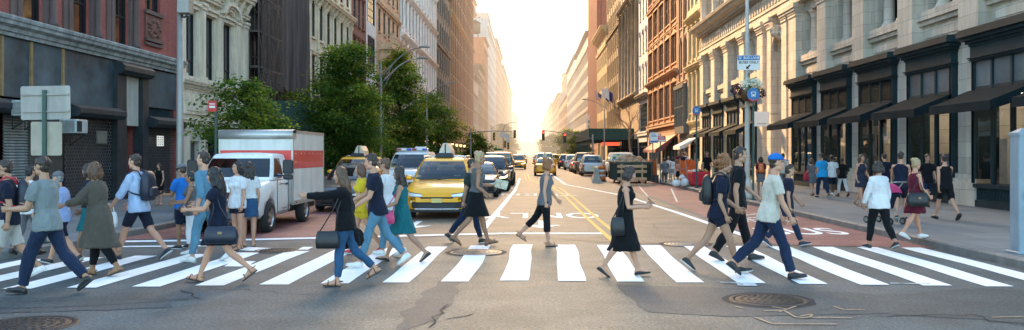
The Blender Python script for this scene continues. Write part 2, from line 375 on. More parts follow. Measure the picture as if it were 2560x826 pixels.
# cracks cut in the old surface
def crack(pts, w_=.025, seed=0):
    P = []; Q = ppx(*pts)
    for i in range(len(Q)-1):
        a = Vector((*Q[i],0)); b = Vector((*Q[i+1],0)); k = max(2, int((b-a).length/.12)); n = Vector((-(b-a).y,(b-a).x,0)).normalized()
        for j in range(k):
            p = a + (b-a)*j/k + n*(.10*noise.noise(Vector((j*.45+seed, i, 2)))+.03*noise.noise(Vector((j*1.9+seed, i, 9)))); P.append((p.x, p.y))
    b = MB()
    for i in range(len(P)-1):
        d = (Vector(P[i+1])-Vector(P[i])).normalized(); h = w_*(.35+.65*abs(noise.noise(Vector((i*.6+seed,0,0))))*1.6); n = (-d.y*h, d.x*h)
        b.face([(P[i][0]-n[0],P[i][1]-n[1],.007),(P[i][0]+n[0],P[i][1]+n[1],.007),(P[i+1][0]+n[0],P[i+1][1]+n[1],.007),(P[i+1][0]-n[0],P[i+1][1]-n[1],.007)])
    struct(b.build('road_crack', mat('tar_crack', (.012,.012,.013), .8, .2), road))
crack(((-40,772),(130,770),(290,763),(440,752),(500,748)), .022, 1); crack(((455,725),(488,745),(500,752)), .02, 2); crack(((505,728),(620,724),(690,733),(800,741)), .015, 3)
crack(((1120,762),(1100,778),(1085,800),(1075,826)), .03, 4); crack(((1115,800),(1165,792),(1178,780)), .025, 5); crack(((2190,791),(2430,788),(2475,806),(2600,812)), .028, 6)
crack(((1630,560),(1640,572),(1700,577)), .02, 7); crack(((-20,756),(200,752),(560,748)), .01, 8)
# manholes: each a cast cover in its ring
IRON = mat('cast_iron', (.045,.042,.040), .5, .3, 14., .7, 60., metal=.6); IRON2 = mat('worn_iron', (.16,.155,.15), .4, .4, 9., .5, 50., metal=.7)
def manhole(px, py, r, label, m, collar=True, pat=0):
    z = gz(py); t = thing('manhole_cover', label, 'manhole cover', (gx(px, z), z, 0), 0)
    b = MB(); b.lathe([(r+.07,.004),(r+.06,.014),(r+.005,.014),(r,.006)], 0, 0, 40, 0, False); b.build('ring', m, t)
    c = MB(); c.lathe([(.001,.011),(r-.012,.011),(r-.006,.0)], 0, 0, 40, 0, False)
    for q in range(1, 5):
        rr = r*q/5
        for k in range(6*q):
            a = 2*PI*k/(6*q); x, y = rr*math.cos(a), rr*math.sin(a); c.box(x-.02,x+.02,y-.02,y+.02,.009,.016)
    c.build('cover', m, t)
    if collar:
        d = MB(); pts = [((r+.16+.05*noise.noise(Vector((math.cos(k/20*PI)*2,math.sin(k/20*PI)*2,px)))), k/20*PI) for k in range(40)]
        d.face([(q*math.cos(a), q*math.sin(a), .0065) for q, a in pts]); d.build('tar_collar', mat('tar_crack', (.012,.012,.013), .8, .2), t)
manhole(1922, 752, .42, 'large dark manhole cover in a ragged tar ring before the crossing at right', IRON)
manhole(60, 815, .46, 'dark iron manhole cover in the asphalt at the bottom left corner', IRON, False)
manhole(1190, 632, .42, 'pale worn manhole cover between two white crossing stripes behind the woman in heels', IRON2)
manhole(1715, 611, .38, 'worn manhole cover at the far edge of the crossing right of the woman in black', IRON2)
manhole(690, 628, .34, 'flat utility cover beside the short white dashes in front of the truck', IRON, False)
# ---------------------------------------------------------------- building kit (local x = out of the facade, y = along it, z = up)
PANES = [dark_glass('window_glass_dark', (.018,.022,.026)), dark_glass('window_glass_blue', (.03,.045,.055)), dark_glass('window_glass_blind', (.10,.095,.085), .25), dark_glass('window_glass_deep', (.008,.010,.012))]
BLACKF = mat('black_frame', (.015,.016,.018), .5, .2, 4., spec=.25); WOODF = mat('brown_frame', (.07,.045,.03), .5, .3, 4.); CREAMF = mat('cream_frame', (.45,.41,.34), .6, .2, 4.); GREENF = mat('green_frame', (.035,.055,.05), .5, .2, 3.)
ROOFM = mat('tar_roof', (.05,.05,.05), .9)
_wc = {}
def win_mesh(w, h, style, fm):
    k = (round(w,2), round(h,2), style, fm.name)
    if k in _wc: return _wc[k]
    b = MB(); t = .06; d = .09
    b.box(0, d, -w/2, -w/2+t, 0, h); b.box(0, d, w/2-t, w/2, 0, h); b.box(0, d, -w/2+t, w/2-t, 0, t); b.box(0, d, -w/2+t, w/2-t, h-t, h)
    if style == 'sash': b.box(0, d-.02, -w/2+t, w/2-t, h*.5-.03, h*.5+.03)
    if style == 'pair': b.box(0, d-.01, -.05, .05, t, h-t); b.box(0, d-.025, -w/2+t, -.05, h*.52, h*.52+.06); b.box(0, d-.025, .05, w/2-t, h*.52, h*.52+.06)
    if style == 'tri':
        for q in (-w/6, w/6): b.box(0, d-.01, q-.04, q+.04, t, h-t)
        b.box(0, d-.025, -w/2+t, w/2-t, h*.7, h*.7+.06)
    if style == 'grid':
        n = max(2, int(w/.55)); r = max(3, int(h/.6))
        for i in range(1, n): y = -w/2 + w*i/n; b.box(0, d-.02, y-.025, y+.025, t, h-t)
        for i in range(1, r): z = h*i/r; b.box(0, d-.03, -w/2+t, w/2-t, z-.025, z+.025)
    if style == 'tall': b.box(0, d-.01, -w/2+t, w/2-t, h*.22, h*.22+.07); b.box(0, d-.02, -.03, .03, h*.22+.07, h-t)
    me = b.mesh('window', [fm]); ps = []
    for pm in PANES:
        q = MB(); q.face([(.03,-w/2+t*.5,t*.5),(.03,w/2-t*.5,t*.5),(.03,w/2-t*.5,h-t*.5),(.03,-w/2+t*.5,h-t*.5)]); ps.append(q.mesh('pane', [pm]))
    _wc[k] = (me, ps); return _wc[k]
class Bld:
    def __init__(s, name, label, cat, side, Z0, Z1, H, wm, tm=None, depth=16, group=None, setback=0):
        s.side = side; s.Z0, s.Z1, s.L, s.H = Z0, Z1, Z1-Z0, H; s.wm = wm; s.tm = tm or wm; s.depth = depth
        x = (FL - setback) if side < 0 else (FR + setback)
        s.root = thing(name, label, cat, (x, Z0 if side < 0 else Z1, .15), 0 if side < 0 else PI, group)
        s.w = MB(); s.t = MB(); s.op = []; s.rng = random.Random(int(Z0*10) + side)
        s.zone0 = 0
    def Y(s, Z): return Z - s.Z0 if s.side < 0 else s.Z1 - Z
    def opening(s, y0, y1, z0, z1, d=.28, style=None, fm=None, arch=0, pane=None):
        s.op.append((y0, y1, z0, z1, d, style, fm, arch, pane))
    def piece(s, name, fn):
        if s.Z1 < 62 or (s.side > 0 and s.Z0 < 60):
            b = MB(); fn(b); return b.build(name, s.tm, s.root)
        fn(s.t)
    def sill(s, y0, y1, z, p=.12, h=.14): s.piece('sill', lambda b: b.box(.003, p, y0-.1, y1+.1, z-h, z))
    def hood(s, y0, y1, z, p=.16, h=.22, key=False):
        def f(b): b.box(.003, p*.6, y0-.12, y1+.12, z, z+h*.6); b.box(.003, p, y0-.18, y1+.18, z+h*.6+.002, z+h)
        s.piece('lintel', f)
        if key: s.t.box(.004, p+.05, (y0+y1)/2-.12, (y0+y1)/2+.12, z-.05, z+h+.05)
    def pediment(s, y0, y1, z, h=.35, p=.2):
        m = (y0+y1)/2; a = [(.004,y0-.2,z),(.004,y1+.2,z),(.004,m,z+h)]; c = [(p,y,zz) for _,y,zz in a]
        b = MB(); b.loft([a, c], 0, True, False); b.build('pediment', s.tm, s.root)
    def archhood(s, y0, y1, z, p=.14, t=.2, rise=None, n=10):
        m = (y0+y1)/2; r = (y1-y0)/2; rs = rise or r; b = MB()
        for i in range(n):
            a0, a1 = PI*i/n, PI*(i+1)/n
            q = [(m-math.cos(a)*(r+e), z+math.sin(a)*(rs+e)) for a, e in ((a0,.01),(a1,.01),(a1,t),(a0,t))]
            b.loft([[(.004,*u) for u in q], [(p,*u) for u in q]], 0, True, False)
        b.build('arch_hood', s.tm, s.root)
    def pier(s, y0, y1, z0, z1, p=.15, cap=False, mb=None):
        t = mb or s.w
        t.box(-.02, p, y0, y1, z0, z1)
        if cap:
            s.t.box(.001, p+.05, y0-.05, y1+.05, z1-.32, z1-.24); s.t.box(.001, p+.09, y0-.09, y1+.09, z1-.14, z1-.002); s.t.box(.001, p+.04, y0-.04, y1+.04, z1-.238, z1-.142)
            s.t.box(.001, p+.07, y0-.07, y1+.07, z0+.002, z0+.3)
    def column(s, y, z0, z1, r, x=.0, fl=12):
        s.piece('column', lambda b: b.lathe([(r*1.45,z0),(r*1.45,z0+.1),(r*1.25,z0+.13),(r*1.2,z0+.2),(r,z0+.26),(r*.98,z0+(z1-z0)*.4),(r*.86,z1-.42),(r*1.0,z1-.38),(r*.9,z1-.34),(r*1.15,z1-.2),(r*1.35,z1-.12),(r*1.45,z1-.1),(r*1.45,z1)], x, y, fl))
    def cornice(s, z, h, p, y0=None, y1=None, dent=0, brack=0, m=None, name='cornice', x0=.0):
        y0 = -.0 if y0 is None else y0; y1 = s.L if y1 is None else y1; e = .004
        b = MB(); pr = [(-.05,0),(.18,0),(.22,.18),(.38,.22),(.45,.42),(.8,.55),(.84,.72),(.95,.78),(1,.95),(.96,1),(-.05,1)]
        P = [(x0 + max(q*p, -.05), z + t*h) for q, t in pr]
        b.loft([[(x, y0+e, zz) for x, zz in P], [(x, y1-e, zz) for x, zz in P]], 0, True, False)
        if dent:
            n = int((y1-y0)/dent)
            for i in range(n): y = y0 + (i+.5)*(y1-y0)/n; b.box(x0+.1*p, x0+.55*p, y-dent*.25, y+dent*.25, z+.24*h, z+.5*h)
        if brack:
            n = max(2, int((y1-y0)/brack))
            for i in range(n):
                y = y0 + (i+.5)*(y1-y0)/n; k = .16
                b.loft([[(x0+.02, yy, z-.5*h), (x0+.25*p, yy, z-.45*h), (x0+.55*p, yy, z+.1*h), (x0+.8*p, yy, z+.5*h), (x0+.02, yy, z+.5*h)] for yy in (y-k/2, y+k/2)], 0, True, False)
        return b.build(name, m or s.tm, s.root)
    def belt(s, z, h=.25, p=.12, y0=0, y1=None):
        y1 = s.L if y1 is None else y1
        b = MB(); b.box(.002, p, y0+.003, y1-.003, z, z+h*.7); b.box(.002, p+.06, y0+.003, y1-.003, z+h*.7+.001, z+h); b.build('belt_course', s.tm, s.root)
    def floors(s, zs, nb, fh, wf=.5, hf=.62, style='sash', fm=None, arch=0, sill=True, hood=True, ped=False, piers=0, pw=.35, m0=.4, d=.12, z_off=.9, embed=False, hoodm=None, double=1, y0=0, y1=None, vis=None):
        """rows of windows: nb bays, one row at every height in zs"""
        y1 = s.L if y1 is None else y1
        bw = (y1 - y0 - 2*m0)/nb
        for z in zs:
            for i in range(nb):
                c = y0 + m0 + bw*(i+.5); ww = bw*wf; hh = fh*hf
                for q in range(double):
                    cc = c + (q - (double-1)/2)*ww/double; w1 = ww/double - (.12 if double > 1 else 0)
                    a, b_ = cc-w1/2, cc+w1/2
                    s.opening(a, b_, z+z_off, z+z_off+hh, d, None if (embed or (vis and z > vis)) else style, fm, arch)
                if sill: s.sill(c-ww/2, c+ww/2, z+z_off)
                if arch: s.archhood(c-ww/2, c+ww/2, z+z_off+hh-ww/2*(arch if arch < 1 else 1), .12, .16, ww/2*(arch if arch < 1 else 1))
                elif ped and i % 2 == 0: s.pediment(c-ww/2, c+ww/2, z+z_off+hh+.1)
                elif hood: s.hood(c-ww/2, c+ww/2, z+z_off+hh+.02)
        if piers:
            for i in range(nb+1):
                c = y0 + m0 + bw*i; a = max(y0+.01, c-pw/2); b_ = min(y1-.01, c+pw/2)
                s.pier(a, b_, zs[0], zs[-1]+fh, piers)
    def finish(s, z0=0, wmat_extra=None):
        L_, H, W = s.L, s.H, s.w; e = .005
        ys = sorted({round(v, 4) for o in s.op for v in o[:2]} | {e, L_-e}); zs = sorted({round(v, 4) for o in s.op for v in o[2:4]} | {z0, H})
        # occupancy by cell, merged along y
        yi = {v: i for i, v in enumerate(ys)}; zi = {v: i for i, v in enumerate(zs)}
        occ = [[False]*(len(ys)-1) for _ in zs[:-1]]
        for o in s.op:
            for j in range(zi[round(o[2],4)], zi[round(o[3],4)]):
                for i in range(yi[round(o[0],4)], yi[round(o[1],4)]): occ[j][i] = True
        for j in range(len(zs)-1):
            i = 0
            while i < len(ys)-1:
                if occ[j][i]: i += 1; continue
                k = i
                while k < len(ys)-1 and not occ[j][k]: k += 1
                W.face([(0,ys[i],zs[j]),(0,ys[k],zs[j]),(0,ys[k],zs[j+1]),(0,ys[i],zs[j+1])]); i = k
        nwin = 0
        for (y0, y1, a, b, d, style, fm, arch, pane) in s.op:
            W.face([(0,y0,a),(-d,y0,a),(-d,y0,b),(0,y0,b)]); W.face([(0,y1,a),(0,y1,b),(-d,y1,b),(-d,y1,a)])
            W.face([(0,y0,a),(0,y1,a),(-d,y1,a),(-d,y0,a)]); W.face([(0,y0,b),(-d,y0,b),(-d,y1,b),(0,y1,b)])
            if arch:
                n = 8; m = (y0+y1)/2; r = (y1-y0)/2; rs = r*(arch if arch < 1 else 1); zb = b - rs
                for i in range(n):
                    p, q = PI*i/n, PI*(i+1)/n
                    A = (m-r*math.cos(p), zb+rs*math.sin(p)); B = (m-r*math.cos(q), zb+rs*math.sin(q))
                    W.face([(-.001,*A),(-.001,*B),(-.001,B[0],b),(-.001,A[0],b)]); W.face([(-.001,*A),(-d,*A),(-d,*B),(-.001,*B)])
            if style is None:
                W.face([(-d,y0,a),(-d,y1,a),(-d,y1,b),(-d,y0,b)], 1 + s.rng.choice((0,0,0,1,2)))
                W.box(-d, -d+.04, y0, y1, (a+b)/2-.03, (a+b)/2+.03, 4)
            elif style != 'void':
                me, ps = win_mesh(y1-y0, b-a, style, fm or BLACKF); nwin += 1
                o = link('window', me, s.root, (-d, (y0+y1)/2, a)); pi = pane if pane is not None else s.rng.choice((0,0,0,0,1,1,2,3)); link('pane', ps[pi], o)
        D = -s.depth
        W.face([(0,e,z0),(D,e,z0),(D,e,H),(0,e,H)]); W.face([(0,L_-e,z0),(0,L_-e,H),(D,L_-e,H),(D,L_-e,z0)]); W.face([(0,e,H),(D,e,H),(D,L_-e,H),(0,L_-e,H)], 3); W.face([(D,e,z0),(D,L_-e,z0),(D,L_-e,H),(D,e,H)])
        W.build('wall', [s.wm, PANES[0], PANES[1], PANES[2], WOODF], s.root)
        if s.t.v:
            par = list(range(len(s.t.v)))
            def fd(i):
                while par[i] != i: par[i] = par[par[i]]; i = par[i]
                return i
            for f in s.t.f:
                for k in f[1:]: par[fd(k)] = fd(f[0])
            isl = {}
            for q, f in enumerate(s.t.f): isl.setdefault(fd(f[0]), []).append(q)
            if len(isl) > 100: s.t.build('stone_trim', s.tm, s.root)['kind'] = 'stuff'
            else:
                for fs in isl.values():
                    b = MB()
                    for q in fs: b.face([s.t.v[k] for k in s.t.f[q]], 0, s.t.sm[q])
                    b.build('moulding', s.tm, s.root)
        return s.root
def stone(name, col, bw=1.1, bh=.45, streak=.3, var=.14): return mat(name, col, .8, var, .7, .25, 30., kind='brick', bw=bw, bh=bh, mortar=.012, mcol=tuple(c*.62 for c in col), streak=streak, bdist=.02)
def plain(name, col, streak=.3, var=.14, rough=.8): return mat(name, col, rough, var, 1.1, .2, 25., streak=streak)
def shopfront(B, y0, y1, h, fm, sign=None, n=3, door=True, name='storefront', signh=.7, x=.06):
    """glazed ground floor set in an opening of the wall"""
    B.opening(y0, y1, .0, h, .5, 'void'); L_ = y1-y0
    b = MB(); b.box(-.3, x, y0, y1, h-signh, h-.01); b.box(-.3, .0, y0, y1, 0, .5)
    for i in range(n+1): y = y0 + L_*i/n; b.box(-.3, .02, max(y0, y-.07), min(y1, y+.07), .5, h-signh)
    b.box(-.25, -.02, y0, y1, 2.5, 2.6)
    o = b.build(name, fm, B.root)
    for i in range(n):
        p = MB(); a, c = y0+L_*i/n+.05, y0+L_*(i+1)/n-.05; p.face([(-.15,a,.5),(-.15,c,.5),(-.15,c,h-signh),(-.15,a,h-signh)]); p.build('display_window', PANES[(i*2+int(y0))%2*3], o)
    if sign is not None:
        q = MB(); q.box(x, x+.05, y0+.15, y1-.15, h-signh+.08, h-.1); q.build('signboard', sign, o)
    return o
def awning(parent, y0, y1, z, proj, drop, m, val=.25, x0=0., stripes=None, frame=BLACKF):
    b = MB(); n = 8; rings = []
    for i in range(n+1):
        t = i/n; sag = -.03*math.sin(PI*t); rings.append((x0 + proj*t, z - drop*t + sag))
    for i in range(n):
        (a, za), (c, zc) = rings[i], rings[i+1]
        if stripes:
            k = max(2, int((y1-y0)/.55))
            for j in range(k): p, q = y0+(y1-y0)*j/k, y0+(y1-y0)*(j+1)/k; b.face([(a,p,za),(a,q,za),(c,q,zc),(c,p,zc)], j % 2, True)
        else: b.face([(a,y0,za),(a,y1,za),(c,y1,zc),(c,y0,zc)], 0, True)
    zf = z - drop; xf = x0 + proj
    k = max(4, int((y1-y0)/.3))
    for j in range(k):
        p, q = y0+(y1-y0)*j/k, y0+(y1-y0)*(j+1)/k; o1 = .012*math.sin(j*1.7); o2 = .012*math.sin((j+1)*1.7)
        b.face([(xf,p,zf),(xf,q,zf),(xf+.01+o2,q,zf-val),(xf+.01+o1,p,zf-val)], (j//2 % 2) if stripes else 0, True)
    for y in (y0, y1): b.face([(x0,y,z),(xf,y,zf),(xf,y,zf-val),(x0+.6*proj,y,zf-val*.4)])
    aw = b.build('awning', [m, stripes or m], parent)
    f = MB(); f.tube([(xf-.02,y0,zf-.04),(xf-.02,y1,zf-.04)], .018, 6)
    for y in (y0+.12, y1-.12): f.tube([(x0,y,zf-.1),(xf-.02,y,zf-.05)], .015, 6)
    f.build('awning_frame', frame, aw if parent is None or parent.parent is None else parent)
    return aw
# ---------------------------------------------------------------- left side of the avenue
BRICK = mat('red_brick', (.36,.085,.065), .85, .22, .5, .5, 40., kind='brick', bw=.23, bh=.08, mortar=.01, mcol=(.20,.085,.07), bdist=.008, streak=.15)
BROWNST = plain('brown_stone', (.13,.085,.075)); GREYST = plain('grey_ledge', (.34,.36,.35), .5, .25)
DKPANEL = mat('dark_panel', (.050,.078,.092), .48, .7, .7, .1, 3., spec=.35); BRASS = mat('brass_strip', (.25,.16,.07), .5, .3); DKMET = mat('dark_metal', (.030,.036,.040), .55, .35, 2., streak=.3, spec=.25)
SHUT = mat('shutter_steel', (.30,.32,.31), .5, .25, 1.2, .1, 8., metal=.3, streak=.4); BEIGE = plain('beige_board', (.42,.41,.36))
# --- red brick corner block with shut stores
B = Bld('brick_building', 'red brick block with tall dark windows over shuttered dark storefronts on the left corner', 'building', -1, 17.0, 36.1, 22, BRICK, BROWNST)
Y = B.Y
for a, c in ((18.2,19.2),(21.6,22.6),(24.95,25.95),(27.7,28.7),(30.5,31.5)):
    B.opening(Y(a), Y(c), 5.7, 10.4, .16, 'tall', BLACKF, 0, 3); B.opening(Y(a), Y(c), 11.6, 15.4, .5, 'tall', BLACKF)
    for q in (a-.28, c+.06):
        B.t.box(.002, .08, Y(q), Y(q)+.22, 5.7, 10.6); B.t.box(.001, .05, Y(q)+.24 if q > a else Y(q)-.3, Y(q)+.5 if q > a else Y(q)-.02, 5.7, 10.6)
    B.column(Y(c)+.42, 5.7, 10.6, .11, .12)
    for k in range(12): B.t.box(.003, .07, Y(c)+.28, Y(c)+.62, 5.9+k*.4, 6.08+k*.4)
B.opening(Y(32.95), Y(34.3), 7.35, 10.2, .2, 'pair', BLACKF, 0, 0); B.sill(Y(32.95), Y(34.3), 7.35)
ROW = plain('terracotta_relief', (.17,.075,.055))
b = MB(); b.box(.004, .05, Y(32.9), Y(34.35), 6.25, 7.18)
rr = random.Random(3)
for k in range(60):
    a = rr.random()*6.28; r = rr.random(); b.ell((.06, Y(33.62)+r*.6*math.cos(a), 6.7+r*.38*math.sin(a)), (.05,.04+.07*rr.random(),.04+.06*rr.random()), 7, 5)
for k in range(14): a = k/14*2*PI; b.ell((.07, Y(33.62)+.4*math.cos(a), 6.7+.3*math.sin(a)), (.05,.09,.05), 7, 5)
b.build('relief_panel', ROW, B.root)
B.t.box(.003, .10, Y(32.85), Y(34.4), 5.98, 6.08); B.t.box(.003, .14, Y(32.85), Y(34.4), 6.14, 6.22)
led = B.cornice(5.1, .55, .38, m=GREYST, name='ledge')
B.cornice(15.9, .6, .4, dent=.4)
# ground floor
B.opening(Y(17.3), Y(31.1), 0, 5.1, .5, 'void'); B.opening(Y(31.45), Y(32.7), 0, 4.7, .8, 'void'); B.opening(Y(33.0), Y(35.9), 0, 5.1, .5, 'void')
b = MB()
for a, c in ((17.3,20.6),(20.7,24.0),(24.06,25.42),(25.48,27.15),(27.21,30.6)): b.face([(-.06,Y(a),3.35),(-.06,Y(c),3.35),(-.03,Y(c),5.08),(-.03,Y(a),5.08)])
o = b.build('sign_panel', DKPANEL, B.root, label='dark glossy blank sign panels above the shutters')
for a in (20.62,24.0,25.42,27.15): b = MB(); b.box(-.05, .02, Y(a)-.02, Y(a)+.08, 3.35, 5.08); b.build('brass_mullion', BRASS, o)
b = MB(); b.box(-.25, .1, Y(30.55), Y(31.25), 0, 5.08); b.box(-.25, .1, Y(32.55), Y(33.05), 0, 5.0)
b.loft([[(-.25,Y(30.6),4.62),(.22,Y(30.6),4.62),(.34,Y(30.6),4.75),(.34,Y(30.6),4.92),(.22,Y(30.6),5.04),(-.25,Y(30.6),5.04)],[(-.25,Y(33.1),4.62),(.22,Y(33.1),4.62),(.34,Y(33.1),4.75),(.34,Y(33.1),4.92),(.22,Y(33.1),5.04),(-.25,Y(33.1),5.04)]], 0, True, False)
o = b.build('portal', DKMET, B.root); b = MB(); b.box(-.35, -.05, Y(31.3), Y(32.5), 2.75, 4.6); b.build('blank_board', BEIGE, o)
b = MB(); b.face([(-.7,Y(31.25),0),(-.7,Y(32.6),0),(-.7,Y(32.6),2.8),(-.7,Y(31.25),2.8)]); b.build('door', mat('black_door', (.012,.012,.014), .5), o)
def roller(y0, y1, z1, m, grille=False, label=None, hz_=.42, hp=.45):
    b = MB(); h0 = z1
    b.loft([[(-.1,y,z1),(hp*.75,y,z1),(hp,y,z1+.12),(hp,y,z1+hz_*.65),(.1,y,z1+hz_),(-.1,y,z1+hz_)] for y in (y0-.05,y1+.05)], 0, True, False)
    o = b.build('roller_shutter', DKMET, B.root, label=label); c = MB()
    if grille:
        c.face([(-.28,y0,0),(-.28,y1,0),(-.28,y1,z1),(-.28,y0,z1)], 1)
        r = int(z1/.11)
        for i in range(r+1): c.box(-.10, -.085, y0, y1, i*z1/r-.012, i*z1/r+.012)
        k = int((y1-y0)/.16)
        for i in range(r):
            for j in range(k+1):
                y = y0+(y1-y0)*(j+.5*(i % 2))/k
                if y < y1: c.box(-.098, -.087, y-.012, y+.012, i*z1/r, (i+1)*z1/r)
        c.build('grille', [mat('grille_steel', (.13,.135,.14), .5, .3, metal=.5), mat('shop_dark', (.015,.017,.02), .3)], o)
    else:
        r = int(z1/.085)
        for i in range(r):
            z = i*z1/r; q = z1/r; c.loft([[(-.12,y,z),(-.07,y,z+q*.3),(-.07,y,z+q*.65),(-.12,y,z+q*.98)] for y in (y0,y1)], 0, False, False, False)
        c.build('curtain', m, o)
    return o
roller(Y(17.4), Y(21.4), 2.85, SHUT); roller(Y(21.7), Y(24.0), 2.85, SHUT); roller(Y(24.2), Y(25.4), 2.85, SHUT, label='grey closed roller shutter')
b = MB(); b.box(-.4, -.05, Y(25.45), Y(25.75), 0, 3.3); b.box(-.4, -.15, Y(25.76), Y(27.4), 0, 3.3); b.box(-.16,-.1,Y(26.2),Y(27.3),.1,2.5); b.build('boarded_panel', mat('old_boards', (.07,.062,.055), .7, .4, 5., streak=.5), B.root)
roller(Y(27.45), Y(30.5), 2.92, SHUT, True, 'perforated roller grille over a dark store window')
roller(Y(33.15), Y(35.85), 2.75, SHUT, True, 'narrow roller grille with a lit paper sign behind')
b = MB(); b.face([(-.05,Y(33.1),3.55),(-.05,Y(35.9),3.55),(-.03,Y(35.9),5.05),(-.03,Y(33.1),5.05)]); b.build('sign_panel', DKPANEL, B.root)
b = MB(); b.face([(-.15,Y(33.1),3.2),(-.15,Y(35.9),3.2),(-.15,Y(35.9),3.55),(-.15,Y(33.1),3.55)]); b.build('transom_window', PANES[1], B.root)
b = MB(); b.face([(-.05,Y(34.1),2.0),(-.05,Y(34.75),2.0),(-.05,Y(34.75),2.42),(-.05,Y(34.1),2.42)])
for k in range(4):
    for j in range(3): b.face([(-.045,Y(34.16)+j*.2,2.06+k*.09),(-.045,Y(34.16)+j*.2+.12,2.06+k*.09),(-.045,Y(34.16)+j*.2+.12,2.09+k*.09),(-.045,Y(34.16)+j*.2,2.09+k*.09)], 1)
b.build('lit_notice', [mat('lit_paper', (.8,.8,.75), .6, .05, emit=((1,.95,.85), .5)), DKMET], B.root)
b = MB(); b.box(-.08,-.03,Y(29.4),Y(30.05),2.05,2.5); b.build('notice_board', mat('faded_notice', (.16,.15,.13), .5, .4, 8.), B.root)
B.finish()
# window air conditioners hung on that block
def aircon(Z, z, label, x=.05):
    t = thing('air_conditioner', label, 'air conditioner', (FL + x, Z, z), 0, 'air conditioners on the dark storefront')
    b = MB(); b.bevbox(0, .55, -.36, .36, 0, .44, .02); b.build('case', mat('aircon_case', (.50,.52,.50), .5, .2, 3., streak=.4), t)
    g_ = MB(); g_.box(.551, .558, -.31, -.02, .05, .39)
    for k in range(9): g_.box(.553, .57, -.31, -.02, .06+k*.037, .075+k*.037)
    g_.build('grille', DKMET, t)
    g2 = MB()
    for k in range(10): g2.box(.05, .5, -.372, -.362, .05+k*.036, .066+k*.036)
    g2.build('side_vent', mat('grille_steel', (.13,.135,.14), .5, .3, metal=.5), t)
    
    for q in (-.3, .3): f = MB(); f.tube([(0,q,-.40),(.0,q,-.02),(.5,q,-.02),(.48,q,-.04),(0,q,-.38)], .016, 6); f.build('bracket', DKMET, t)
aircon(27.1, 2.50, 'white window air conditioner beside the sign backs over the dark boards', .1); aircon(24.15, 2.92, 'pale air conditioner at the left edge above the grey roller shutter', .4)
# --- cream stone palazzo
CREAM = plain('cream_stone', (.70,.61,.46), .3, .1)
B = Bld('cream_building', 'cream stone building with three dark windows and a heavy moulded cornice beside the red brick', 'building', -1, 36.1, 44.7, 18, CREAM); Y = B.Y
for a, c in ((36.85,37.95),(39.05,40.15),(41.3,42.5)):
    B.opening(Y(a), Y(c), 5.15, 8.1, .2, 'tall', BLACKF, 0, 1 if a < 38 else 0)
    B.hood(Y(a), Y(c), 8.15, .22, .3); B.sill(Y(a), Y(c), 5.12, .14, .12)
    B.opening(Y(a), Y(c), 10.8, 13.2, .4, 'sash', BLACKF); B.hood(Y(a), Y(c), 13.25)
for a, c in ((36.15,36.5),(38.3,38.75),(40.5,40.95),(42.9,43.4),(44.1,44.6)): B.pier(Y(a), Y(c), 4.9, 8.6, .16, True)
B.archhood(Y(40.9), Y(42.9), 8.5, .35, .22, .5); B.archhood(Y(41.15), Y(42.65), 8.5, .25, .12, .38)
for q in range(9): B.t.ell((.1, Y(41.3)+q*.16, 8.62+.18*math.sin(q/8*PI)), (.12,.08,.1), 7, 5)
B.belt(8.75, .2, .2); B.cornice(9.1, .8, .6, brack=.9); B.cornice(4.55, .4, .3); B.belt(3.0, .25, .16); B.cornice(13.9, .9, .7, dent=.4)
B.t.box(.002, .10, Y(36.6), Y(44.2), 3.45, 4.35); B.t.box(.05, .13, Y(36.8), Y(44.0), 3.6, 4.2)
for a, c in ((36.2,36.9),(38.3,38.9),(44.0,44.6)): B.pier(Y(a), Y(c), 0, 3.0, .18, True)
shopfront(B, Y(36.95), Y(38.25), 2.95, CREAMF, None, 1); shopfront(B, Y(38.95), Y(41.2), 2.95, DKMET, None, 2); shopfront(B, Y(41.3), Y(43.9), 2.95, DKMET, BEIGE, 2)
B.finish()
# --- netted building under repair
DARKB = plain('soot_facade', (.045,.036,.032), .4, .3)
B = Bld('netted_building', 'dark building hidden behind scaffolding and brown debris netting', 'building', -1, 44.7, 57.0, 46, DARKB); Y = B.Y  # upper height out of view, raised to block sun from the right side
B.floors([5,8.6,12.2,15.8], 5, 3.6, .5, .62, 'sash', WOODF, vis=14); B.belt(4.6); B.cornice(19.5, .6, .5); shopfront(B, .4, 11.9, 4.2, DKMET, None, 5)
B.finish()
t = thing('scaffold', 'steel pipe scaffold in front of the dark netted building', 'scaffold', (FL+.02, 44.75, .15)); b = MB(); pl = MB(); br = MB()
for i in range(6):
    for x in (.12, .62): b.tube([(x, i*.86, 3.4), (x, i*.86, 20)], .035, 6)
for k in range(9):
    z = 4.4 + k*1.9
    for x in (.12, .62): b.tube([(x, 0, z),(x, 4.3, z)], .03, 6)
    for i in range(6): b.tube([(.12,i*.86,z),(.62,i*.86,z)], .03, 6)
    pl.box(.12, .62, 0, 4.3, z+.04, z+.09)
    for i in range(5): br.tube([(.64, i*.86, z if i % 2 else z+1.9), (.64, (i+1)*.86, z+1.9 if i % 2 else z)], .02, 6)
b.build('pipe_frame', mat('scaffold_pipe', (.10,.085,.08), .6, .3), t); pl.build('plank_deck', mat('scaffold_plank', (.09,.07,.05), .8, .3), t); br.build('cross_brace', mat('scaffold_pipe', (.10,.085,.08), .6, .3), t)
NET = mat('debris_net', (.075,.058,.05), .9, .35, 1.5, .5, 90., stretch=(1,1,.15), streak=.35)
